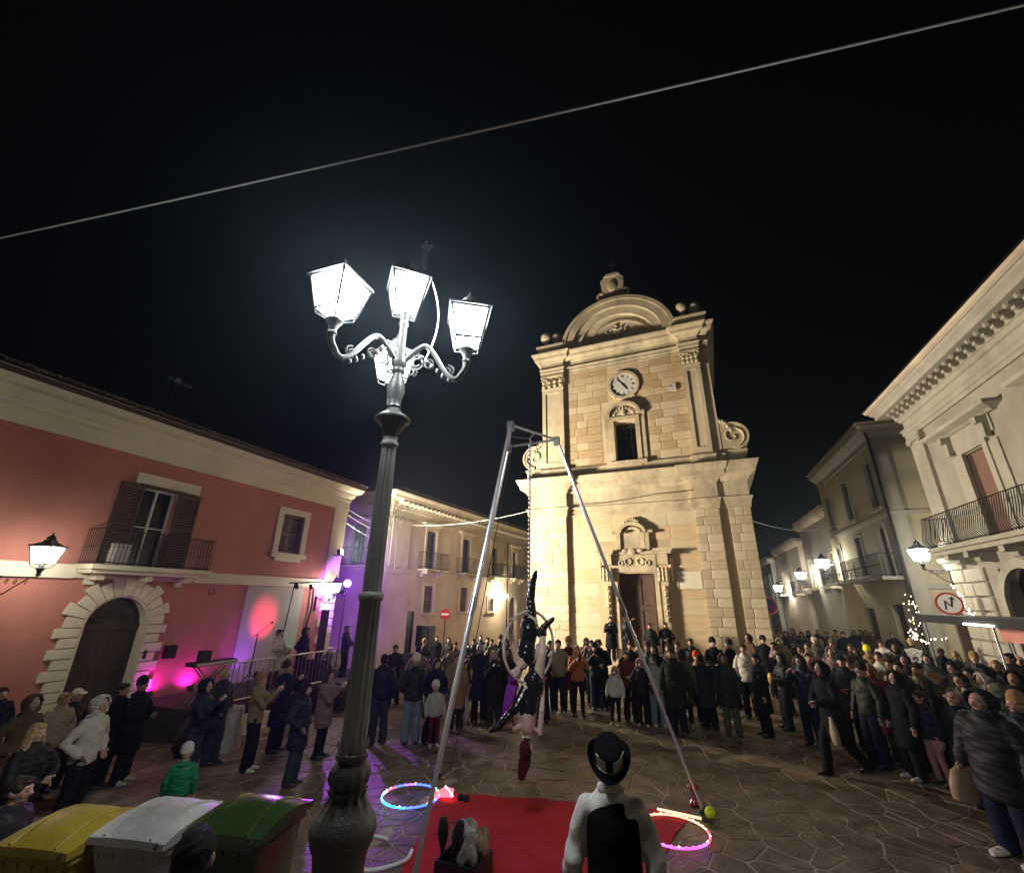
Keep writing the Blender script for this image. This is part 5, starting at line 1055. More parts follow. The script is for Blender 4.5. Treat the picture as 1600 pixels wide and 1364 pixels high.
# ============================================================ wheelie bins in the foreground
def bin_(label, c, ang, m):
    t = thing('wheelie_bin', label, 'bin', (c[0], c[1], slope(c[0])), 'wheelie bins in the foreground')
    T_ = Matrix.Translation((c[0], c[1], slope(c[0])+.02)) @ Matrix.Rotation(R(ang), 4, 'Z')
    def rr(hx, hy, z, rad=.06, n=4):
        pts = []
        for (sx, sy, a0) in ((1, 1, 0), (-1, 1, 90), (-1, -1, 180), (1, -1, 270)):
            for k in range(n+1): a = R(a0+90*k/n); pts.append(T_ @ Vector((sx*(hx-rad)+rad*math.cos(a), sy*(hy-rad)+rad*math.sin(a), z)))
        return pts
    b = B(); b.loft([rr(.22, .24, .06), rr(.25, .28, .3), rr(.285, .32, .98), rr(.29, .325, 1.0)]); part('body', b, m, t, True)
    b = B(); b.loft([rr(.3, .335, .985), rr(.315, .35, .99), rr(.315, .35, 1.05), rr(.3, .335, 1.055)]); part('rim', b, m, t, True)
    for k in range(5):
        x = -.26+.13*k; b = B(); b.add([T_ @ Vector(p) for p in ((x-.014, -.35, 1.0), (x+.014, -.35, 1.0), (x+.014, -.29, .86), (x-.014, -.29, .86), (x-.014, -.29, 1.0), (x+.014, -.29, 1.0))], [(0, 1, 2, 3), (0, 3, 4), (1, 5, 2), (0, 4, 5, 1)]); part('rim_rib', b, m, t)
    b = B(); rings = []
    for i in range(13):
        f = i/12; y = -.37+.74*f; h = 1.065+.13*math.sin(math.pi*min(1, f*1.05+.02))**.8
        rings.append([T_ @ Vector((x, y, z)) for x, z in [(-.33, 1.04), (-.33, 1.075)]+[(-.33+.66*k/10, 1.075+(h-1.06)*math.sin(math.pi*(k+.6)/11.2)**.45) for k in range(11)]+[(.33, 1.075), (.33, 1.04)]])
    b.loft(rings); part('lid', b, m, t, True)
    for x in (-.2, .2):
        b = B(); k_ = (x+.33)/.66*10; b.tube([T_ @ Vector((x, -.36+.72*i/10, 1.075+(.005+.13*math.sin(math.pi*min(1, (i/10*.97+.015)*1.05+.02))**.8)*math.sin(math.pi*(k_+.6)/11.2)**.45)) for i in range(11)], .014, 6); part('lid_ridge', b, m, t)
    b = B(); b.tube([T_ @ Vector((-.25, .4, 1.02)), T_ @ Vector((.25, .4, 1.02))], .016, 8); part('handle', b, m, t, True)
    b = B(); b.tube([T_ @ Vector((.27, -.385, 1.055)), T_ @ Vector((.27, -.355, 1.085))], .012, 8); part('lid_peg', b, 'black_plastic', t)
    for x in (-.24, .24): b = B(); b.tube([T_ @ Vector((x-.03, .3, .1)), T_ @ Vector((x+.03, .3, .1))], .1, 18); part('wheel', b, 'rubber', t)
bin_('yellow wheelie bin at the bottom left corner', (-4.9, 2.97), 13, 'bin_yellow')
bin_('white wheelie bin between the yellow and green ones', (-4.28, 3.24), 13, 'bin_white')
bin_('glossy green wheelie bin beside the lamp post base', (-3.64, 3.52), 13, 'bin_green')

# ============================================================ market stall on the right
sx0, sx1, sy0, sy1 = 6.4, 8.2, 10.5, 17.3
stall = thing('market_stall', 'market stall with flat black canopy in front of the palazzo', 'stall', (7.2, 14, 0))
b = B(); b.box(sx0-.15, sx1, sy0-.1, sy1+.1, 2.55, 2.62); b.box(sx0-.17, sx0-.14, sy0-.1, sy1+.1, 2.42, 2.62); part('canopy', b, 'awning', stall)
for (x, y) in ((sx0, sy1), (sx0, 14.0), (sx0, sy0), (sx1, sy1), (sx1, sy0)): b = B(); b.tube([(x, y, 0), (x, y, 2.55)], .025, 8); part('pole', b, 'steel', stall)
b = B(); b.box(sx0-.2, sx0-.172, 13.55, 14.75, 2.44, 2.475); part('light_strip', b, 'stall_led', stall)
b = B(); b.box(sx0+.6, sx0+.64, 15.4, 16.4, 2.49, 2.53); part('light_strip', b, 'stall_led', stall)
b = B(); b.box(sx0+.1, sx0+.75, sy0, 16.9, .95, 1.0); b.box(sx0+.12, sx0+.16, sy0, 16.9, 0, .95); part('counter', b, 'stage_black', stall)
b = B(); b.box(sx1-.1, sx1-.06, 13.0, 14.6, 1.3, 2.45); part('back_sheet', b, 'grey_panel', stall); b = B(); b.box(sx1-.5, sx1-.3, 15.2, 16.6, 2.0, 2.35); part('maroon_banner', b, 'red_plaster', stall)
gi = random.Random(3)
for k in range(9):
    y = 16.7-.62*k; h = gi.uniform(.18, .34); x = sx0+.28+.2*gi.random(); r = gi.uniform(.035, .05)
    lab = ['pale yellow', 'clear', 'dark green', 'white', 'amber', 'red', 'blue', 'brown', 'orange'][k]; col = [(.6, .6, .25), (.5, .5, .5), (.04, .12, .05), (.65, .65, .6), (.4, .2, .05), (.4, .03, .03), (.05, .1, .4), (.12, .06, .03), (.5, .2, .03)][k]
    b = B(); b.lathe([(.01, 0), (r, 0), (r, h*.62), (r*.4, h*.8), (r*.35, h), (.005, h)], (x, y, 1.0), 12); o = part('bottle', b, 'generic', None, True); o.color = (*col, 1); tag(o, lab+' bottle standing on the market stall counter', 'bottle', 'bottles on the stall counter')
for k, (y, z, a, c) in enumerate(((16.0, 1.25, .3, (.6, .55, .25)), (15.0, 1.2, -.5, (.45, .34, .2)))):
    T_ = Matrix.Translation((sx0+.3, y, z)) @ Matrix.Rotation(a, 4, 'X'); b = B(); b.box(-.015, .015, -.12, .12, -.2, .2, T_); o = part('price_board', b, 'generic'); o.color = (*c, 1); tag(o, ('cream' if k == 0 else 'cardboard')+' price board propped on the market stall', 'sign')
def garland(label, pts, n, jit):
    t = thing('fairy_lights', label, 'fairy lights', pts[0]); P = [Vector(p) for p in pts]; out = []
    for i in range(len(P)-1):
        for k in range(n): q = P[i].lerp(P[i+1], k/n)+Vector((gi.uniform(-jit, jit), gi.uniform(-jit, jit), gi.uniform(-jit, jit))); out.append(q)
    b = B(); b.tube(out, .006, 4); part('wire', b, 'cable_dark', t)
    b = B()
    for q in out: b.ball(q, .018, 6, 4)
    o = part('bulbs', b, 'fairy', t); o['kind'] = 'stuff'
garland('tangle of warm fairy lights on the ochre corner house', [(8.1, 22.8, 3.1), (8.2, 22.9, 2.5), (8.0, 22.7, 1.9), (7.9, 22.4, 1.6)], 16, .2)
garland('fairy lights climbing the palazzo corner behind the zigzag sign', [(8.2, 19.4, 3.5), (8.2, 19.0, 2.9), (8.2, 18.7, 2.55)], 16, .08)
garland('low swag of fairy lights above the crowd by the stall', [(7.2, 20.5, 1.9), (6.9, 19.2, 1.75), (7.0, 17.8, 1.95)], 9, .06)

# ============================================================ people
def remesh(b, voxel, smooth=3, name='tmp'):
    me = b.mesh(name); o = bpy.data.objects.new('tmp', me); C.objects.link(o)
    m = o.modifiers.new('r', 'REMESH'); m.mode = 'VOXEL'; m.voxel_size = voxel
    if smooth: s = o.modifiers.new('s', 'SMOOTH'); s.factor = .5; s.iterations = smooth
    dg = bpy.context.evaluated_depsgraph_get(); out = bpy.data.meshes.new_from_object(o.evaluated_get(dg)); bpy.data.objects.remove(o); bpy.data.meshes.remove(me)
    return out
def getv(me): a = np.empty(len(me.vertices)*3, np.float32); me.vertices.foreach_get('co', a); return a.reshape(-1, 3)
def getn(me): a = np.empty(len(me.vertices)*3, np.float32); me.vertices.foreach_get('normal', a); return a.reshape(-1, 3)
def setv(me, a): me.vertices.foreach_set('co', a.astype(np.float32).ravel()); me.update()
def wrinkle(me, amp, f=14.0, quilt=0.0, qf=84.0, axis=None):
    v = getv(me); n = getn(me)
    d = amp*(np.sin(v[:, 0]*f*1.3+4*np.sin(v[:, 2]*f*.55))*np.sin(v[:, 2]*f*.9+3*np.sin(v[:, 1]*f*.7))+.5*np.sin(v[:, 2]*f*2.3+v[:, 0]*f*1.7))
    if quilt: d = d+quilt*(np.abs(np.sin(v[:, 2]*qf/2+.5*np.sin(v[:, 0]*9)+.4*np.sin(v[:, 1]*13+v[:, 2]*3)))**.6-.6)*(.75+.35*np.sin(v[:, 0]*21+v[:, 2]*17))
    setv(me, v+n*d[:, None])
def ell(b, rings, seg=20):
    return b.loft([[Vector((cx+rx*math.cos(t), cy+ry*math.sin(t), z)) for t in [2*math.pi*k/seg for k in range(seg)]] for (z, rx, ry, cx, cy) in rings])
def limb(b, pts, rad, seg=12):
    P = [Vector(p) for p in pts]; b.tube(P, rad, seg)
    for p, r in zip(P, rad): b.ball(p, r*.99, 10, 8)
POSES = {
 'down': dict(e=[(-.25, .02, 1.14), (.25, .02, 1.14)], w=[(-.27, -.05, .89), (.27, -.05, .89)]),
 'pocket': dict(e=[(-.31, .07, 1.16), (.31, .07, 1.16)], w=[(-.2, -.1, 1.0), (.2, -.1, 1.0)]),
 'phone': dict(e=[(-.23, -.2, 1.19), (.23, -.2, 1.19)], w=[(-.08, -.36, 1.42), (.08, -.36, 1.42)]),
 'cross': dict(e=[(-.27, -.08, 1.16), (.27, -.08, 1.16)], w=[(-.07, -.25, 1.1), (.06, -.26, 1.13)]),
 'raise': dict(e=[(-.25, .02, 1.14), (.31, -.16, 1.36)], w=[(-.27, -.05, .89), (.2, -.32, 1.6)]),
 'walk': dict(e=[(-.25, -.08, 1.15), (.25, .1, 1.15)], w=[(-.25, -.22, .95), (.27, .08, .9)]),
}
LEGS = {'stand': ([(-.1, -.02, .5), (.1, -.02, .5)], [(-.115, .02, .085), (.115, .02, .085)]), 'walk': ([(-.09, -.2, .52), (.09, .06, .49)], [(-.09, -.27, .09), (.1, .32, .14)]),
        'shift': ([(-.09, .0, .5), (.13, -.06, .5)], [(-.09, .03, .085), (.17, -.07, .085)])}
def hand(b, w, d, side, curl=.5):
    w = Vector(w); d = Vector(d).normalized(); a = Vector((0, -1, 0)) if abs(d.y) < .8 else Vector((0, 0, 1)); wd = (a-d*a.dot(d)).normalized(); pn = d.cross(wd)*side
    rings = [[w+d*l+(wd*math.cos(t)*ww+pn*math.sin(t)*th) for t in [2*math.pi*k/10 for k in range(10)]] for l, ww, th in ((-.02, .026, .02), (.02, .034, .017), (.07, .042, .015), (.1, .038, .012))]
    b.loft(rings)
    for k, ln in enumerate((.066, .078, .072, .056)):
        o = w+d*.094+wd*(.03-.02*k); p1 = o+d*ln*.5-pn*ln*.15*curl; p2 = p1+(d*(1-.7*curl)-pn*curl).normalized()*ln*.5
        b.tube([o, p1, p2], [.0095, .009, .0065], 6)
    o = w+d*.03+wd*.034; b.tube([o, o+(d*.6+wd*.8)*.032, o+(d*.9+wd*.4)*.062], [.012, .011, .008], 6)
CACHE = {}
def hs_(v, hs): return v if hs == 1 else np.where((v[:, 2] > 1.5)[:, None], np.array([0, 0, 1.5])+(v-np.array([0, 0, 1.5]))*hs, v)
def body_mesh(pose, legs, hs):
    k = ('b', pose, legs, hs)
    if k in CACHE: return CACHE[k]
    P = POSES[pose]; kn, an = LEGS[legs]; b = B()
    ell(b, [(.86, .13, .1, 0, 0), (.98, .16, .108, 0, 0), (1.1, .135, .092, 0, 0), (1.25, .155, .1, 0, 0), (1.38, .168, .098, 0, .005), (1.45, .13, .075, 0, .01), (1.49, .07, .06, 0, .01), (1.56, .054, .056, 0, 0)])
    b.ball((0, .005, 1.645), (.076, .096, .108), 16, 12); b.ball((0, -.032, 1.578), (.054, .058, .058), 12, 8); b.ball((0, -.06, 1.62), (.06, .038, .06), 12, 8)
    b.tube([(0, -.09, 1.648), (0, -.116, 1.612)], [.009, .016], 8); b.ball((0, -.108, 1.61), .016, 8, 6); b.ball((0, -.085, 1.664), (.05, .014, .01), 10, 6)
    for s in (-1, 1): b.ball((s*.078, .005, 1.628), (.012, .024, .032), 8, 6)
    for i, s in enumerate((-1, 1)):
        limb(b, [(s*.165, .005, 1.415), P['e'][i], P['w'][i]], [.052, .042, .028]); limb(b, [(s*.085, 0, .92), kn[i], an[i]], [.088, .06, .042])
        a = Vector(an[i]); b.ball(a+Vector((0, -.06, -.045)), (.042, .12, .036), 10, 6)
    me = remesh(b, .0105, 2, 'person_body'); v = hs_(getv(me), hs); 
    h = B()
    for i, s in enumerate((-1, 1)): hand(h, P['w'][i], Vector(P['w'][i])-Vector(P['e'][i]), s, .9 if pose in ('phone', 'raise', 'cross') else .45)
    nb = len(v); vs = v.tolist()+[tuple(p) for p in h.v]; fs = [tuple(p.vertices) for p in me.polygons]; cen = np.array([v[list(f)].mean(0) for f in fs])
    if hs != 1: cen = np.array([0, 0, 1.5])+(cen-np.array([0, 0, 1.5]))/hs
    idx = np.zeros(len(fs)+len(h.f), int); f = cen[:, 1] < -.05
    for s in (-1, 1):
        e = ((cen[:, 0]-s*.031)/.011)**2+((cen[:, 2]-1.641)/.006)**2 < 1; br = ((cen[:, 0]-s*.034)/.02)**2+((cen[:, 2]-1.664)/.004)**2 < 1; idx[:len(fs)][(e | br) & f] = 2
    idx[:len(fs)][(((cen[:, 0])/.024)**2+((cen[:, 2]-1.577)/.008)**2 < 1) & f] = 1
    m2 = bpy.data.meshes.new('person_body'); m2.from_pydata(vs, [], fs+[tuple(i+nb for i in q) for q in h.f]); m2.update(); bpy.data.meshes.remove(me)
    setmats(m2, ['skin', 'lip', 'eye_dark'], idx.tolist()); m2.polygons.foreach_set('use_smooth', [True]*len(m2.polygons)); CACHE[k] = m2; return m2
TOPS = {  # torso rings, sleeve radii, material, wrinkle, quilt
 'puffer': ([(.84, .17, .13), (.87, .2, .16), (1.0, .205, .165), (1.15, .2, .16), (1.3, .215, .165), (1.4, .205, .135), (1.46, .13, .105), (1.52, .085, .085), (1.55, .08, .08)], [.085, .078, .058], 'nylon', .007, .0075),
 'jacket': ([(.85, .16, .125), (.88, .185, .14), (1.0, .185, .14), (1.15, .178, .135), (1.3, .195, .14), (1.4, .19, .12), (1.46, .12, .095), (1.52, .078, .078), (1.54, .072, .072)], [.075, .066, .05], 'nylon', .007, 0),
 'coat': ([(.5, .21, .17), (.53, .235, .185), (.8, .225, .175), (1.0, .205, .16), (1.15, .182, .142), (1.3, .2, .148), (1.4, .195, .128), (1.46, .125, .1), (1.52, .08, .08), (1.55, .075, .075)], [.08, .07, .052], 'cloth', .007, 0),
 'lpuffer': ([(.6, .2, .16), (.64, .225, .18), (.8, .215, .172), (1.0, .21, .168), (1.15, .2, .16), (1.3, .212, .16), (1.4, .205, .135), (1.46, .13, .105), (1.53, .088, .088), (1.56, .08, .08)], [.085, .078, .058], 'nylon', .007, .0075),
 'sweater': ([(.82, .15, .12), (.85, .19, .145), (.95, .2, .15), (1.15, .175, .13), (1.3, .185, .13), (1.4, .18, .11), (1.46, .12, .09), (1.51, .072, .072), (1.54, .066, .066)], [.075, .065, .046], 'knit', .006, 0),
 'shirt': ([(.88, .15, .11), (.95, .165, .118), (1.15, .16, .115), (1.3, .175, .12), (1.4, .175, .108), (1.46, .125, .092), (1.495, .088, .08), (1.515, .072, .072)], [.068, .064, .046], 'cloth', .011, 0),
 'vest': ([(.92, .155, .115), (.95, .182, .132), (1.15, .172, .128), (1.3, .186, .132), (1.38, .18, .122), (1.43, .14, .1), (1.47, .1, .085)], None, 'cloth', .003, 0),
}
def top_mesh(kind, pose):
    k = ('t', kind, pose)
    if k in CACHE: return CACHE[k]
    rings, sl, m, wr, q = TOPS[kind]; P = POSES[pose]; b = B()
    ell(b, [(z, rx, ry, 0, .003) for z, rx, ry in rings], 24)
    if sl:
        for i, s in enumerate((-1, 1)):
            sh, e, w_ = Vector((s*.16, .005, 1.4)), Vector(P['e'][i]), Vector(P['w'][i]); limb(b, [sh, sh.lerp(e, .5)+Vector((s*.012, 0, 0)), e, e.lerp(w_, .5), w_-(w_-e).normalized()*.005], [sl[0], (sl[0]+sl[1])/2, sl[1], (sl[1]+sl[2])/2+.004, sl[2]])
    if kind in ('puffer', 'coat', 'jacket', 'lpuffer'): b.torus((0, .035, 1.49), .085, .035, Matrix.Rotation(R(-18), 3, 'X'), 18, 8)
    me = remesh(b, .0135, 3, kind); wrinkle(me, wr, 15, q); setmats(me, m); me.polygons.foreach_set('use_smooth', [True]*len(me.polygons)); CACHE[k] = me; return me
def leg_mesh(kind, legs):
    k = ('l', kind, legs)
    if k in CACHE: return CACHE[k]
    kn, an = LEGS[legs]; b = B(); ell(b, [(.84, .15, .115, 0, 0), (.95, .172, .125, 0, 0), (1.04, .155, .11, 0, 0)])
    r = {'wide': (.108, .088, .085), 'slim': (.1, .066, .05), 'skirt': (.1, .066, .05)}[kind]
    for i, s in enumerate((-1, 1)): limb(b, [(s*.085, 0, .9), kn[i], Vector(an[i])+Vector((0, 0, -.01))], r)
    me = remesh(b, .0135, 2, 'trousers'); wrinkle(me, .006 if kind == 'wide' else .003, 17); setmats(me, 'denim'); me.polygons.foreach_set('use_smooth', [True]*len(me.polygons)); CACHE[k] = me; return me
def shoe_mesh():
    if 'shoe' in CACHE: return CACHE['shoe']
    b = B(); b.loft([[Vector((.0+w_*math.cos(t), y, max(0.0, zc+h*math.sin(t)))) for t in [2*math.pi*k/14 for k in range(14)]] for y, w_, zc, h in ((.085, .02, .04, .035), (.075, .036, .05, .05), (.02, .042, .06, .065), (-.05, .044, .04, .05), (-.12, .05, .03, .036), (-.17, .044, .025, .028), (-.195, .022, .02, .02))])
    b.tube([(0, .02, .07), (0, .025, .13)], [.05, .048], 12); me = b.mesh('shoe'); setmats(me, 'shoe', None, True); CACHE['shoe'] = me; return me
def head_mesh(kind):
    k = ('h', kind)
    if k in CACHE: return CACHE[k]
    b = B(); m = 'hair'; vox = .009; wr = .003
    if kind in ('short', 'long', 'pony', 'curly', 'bob'):
        b.ball((0, .016, 1.668), (.083, .1, .1), 18, 12); b.ball((0, .045, 1.625), (.077, .075, .085), 14, 10); b.ball((0, -.055, 1.722), (.056, .042, .034), 12, 8)
        for s in (-1, 1): b.ball((s*.066, -.01, 1.675), (.022, .05, .05), 8, 6)
        if kind == 'curly':
            for i in range(46): a = i*2.4; z = 1.62+.13*((i*7) % 46)/46; r_ = math.sqrt(max(.02, 1-((z-1.65)/.12)**2)); b.ball((.085*r_*math.cos(a), .02+.1*r_*math.sin(a) if math.sin(a) > -.55 or z > 1.71 else .0, z), .03, 6, 5)
        if kind in ('long', 'bob'):
            L = 1.3 if kind == 'long' else 1.48
            for i in range(13):
                a = R(-28+236*i/12); x, y = math.cos(a), math.sin(a); b.tube([(.07*x, .02+.08*y, 1.68), (.086*x, .02+.09*y, 1.58), (.1*x, .025+.085*y, 1.47), (.115*x*(1 if abs(x) < .8 else 1.05), (.05+.075*y) if y > 0 else -.03, L)], [.026, .027, .029, .016], 7)
        if kind == 'pony': b.tube([(0, .1, 1.7), (0, .16, 1.69), (0, .18, 1.6), (0, .165, 1.45)], [.02, .03, .034, .014], 8)
        wr = .003
    elif kind in ('beanie', 'pom'):
        m = 'knit'; b.lathe([(.001, 1.642), (.09, 1.645), (.1, 1.66), (.1, 1.695), (.096, 1.7), (.098, 1.73), (.085, 1.775), (.055, 1.81), (.02, 1.825), (.001, 1.826)], (0, .012, 0), 24)
        if kind == 'pom': b.ball((0, .012, 1.845), .035, 10, 8)
        wr = .002
    elif kind == 'cap':
        m = 'cloth'; b.ball((0, .012, 1.68), (.086, .105, .088), 18, 12); b.ball((0, .04, 1.62), (.076, .07, .06), 12, 8); b.lathe([(.001, .0), (.075, .0), (.075, .012), (.001, .014)], seg=18, T=Matrix.Translation((0, -.105, 1.688)) @ Matrix.Rotation(R(12), 4, 'X') @ Matrix.Diagonal((1, .95, 1, 1)))
    elif kind in ('hood', 'furhood'):
        m = 'cloth'; vox = .011
        for i in range(15):
            a = R(-52+284*i/14); x, z = math.cos(a), math.sin(a)
            b.tube([(.088*x, -.075, 1.645+.115*z), (.105*x, -.03, 1.648+.132*z), (.1*x, .05, 1.648+.124*z), (.06*x, .12, 1.64+.08*z), (0, .135, 1.63)], [.016, .017, .018, .022, .03], 7)
        b.tube([(-.085, -.055, 1.56), (-.12, .02, 1.5), (0, .1, 1.5), (.12, .02, 1.5), (.085, -.055, 1.56)], .03, 8); b.ball((0, .075, 1.6), (.09, .06, .1), 12, 8)
        if kind == 'furhood':
            for i in range(20): a = R(-60+300*i/19); b.ball((.095*math.cos(a), -.08, 1.645+.122*math.sin(a)), .026, 7, 5)
        wr = .006
    me = remesh(b, vox, 5 if m == 'hair' else 2, kind); wrinkle(me, wr, 46 if m == 'hair' else 24); setmats(me, m); me.polygons.foreach_set('use_smooth', [True]*len(me.polygons)); CACHE[k] = me; return me
PAL = dict(k=(.010, .010, .012), k2=(.022, .022, .026), n=(.012, .015, .035), n2=(.014, .019, .036), g=(.09, .09, .092), dg=(.03, .031, .034), w=(.50, .47, .41), w2=(.62, .58, .48), be=(.30, .24, .15), br=(.10, .06, .038), db=(.045, .028, .02), ol=(.10, .105, .06), gr=(.02, .022, .016), bu=(.10, .015, .02), mv=(.22, .14, .135), og=(.38, .13, .04), ye=(.50, .34, .07), pk=(.42, .2, .2), tan=(.26, .17, .09), jn=(.035, .042, .058), lj=(.19, .22, .28), gn=(.012, .17, .07), si=(.36, .35, .32), bl=(.30, .18, .07), bd=(.40, .27, .13), rd=(.10, .025, .012), fo=(.8, .9, .02), or_=(.75, .09, .02), gh=(.2, .19, .17), rust=(.36, .15, .05), pl=(.55, .5, .45))
SKIN = [(.46, .27, .19), (.40, .23, .16), (.50, .31, .23), (.36, .2, .13)]
def person(x, y, h, rot, pose, top, tc, leg, lc, head, hc, label, skin=0, shoe='k2', legs='stand', group='spectators in the square', z=0.0, hs=None):
    t = thing('person', label, 'person', (x, y, z), group); hs = hs or (1.28 if h < 1.3 else 1.1 if h < 1.5 else 1.0); s = h/1.75; 
    if hs > 1: s = h/(1.5+.25*hs)
    rj = random.Random(int(x*977+y*131)); t.rotation_euler = (rj.uniform(-.06, .05), rj.uniform(-.045, .045), rot+rj.uniform(-.2, .2)); t.scale = (s*(1.04 if h > 1.5 else 1.1), s*(1.04 if h > 1.5 else 1.1), s)
    def ch(nm, me, col, hd=False):
        o = bpy.data.objects.new(nm, me); C.objects.link(o); o.parent = t; o.color = (*(PAL[col] if isinstance(col, str) else col), 1)
        if hd and hs != 1: o.scale = (hs,)*3; o.location = (0, 0, 1.5*(1-hs))
        return o
    ch('body', body_mesh(pose, legs, hs), SKIN[skin % 4])
    ch({'puffer': 'jacket', 'lpuffer': 'coat', 'vest': 'waistcoat'}.get(top, top), top_mesh(top, pose), tc)
    ch('trousers', leg_mesh(leg, legs), lc)
    for a in LEGS[legs][1]: o = ch('shoe', shoe_mesh(), shoe); o.location = (a[0], a[1]-.005, a[2]-.085)
    if head != 'bald':
        nm = {'beanie': 'beanie', 'pom': 'bobble_hat', 'cap': 'cap', 'hood': 'hood', 'furhood': 'fur_trimmed_hood'}.get(head, 'hair'); ch(nm, head_mesh(head), hc, True)
        if head in ('beanie', 'pom', 'cap') and (len(label)+int(h*100)) % 2 == 0: pass
    return t
GR = {1: 'spectators in the square', 2: 'musicians on the stage', 3: 'rows in front of the pale building', 4: 'rows behind the hoop', 5: 'crowd before the church door', 6: 'crowd at the street mouth', 7: 'far crowd down the street', 8: 'crowd by the stall', 9: 'group by the red house'}; PEO = {}; POS = {}
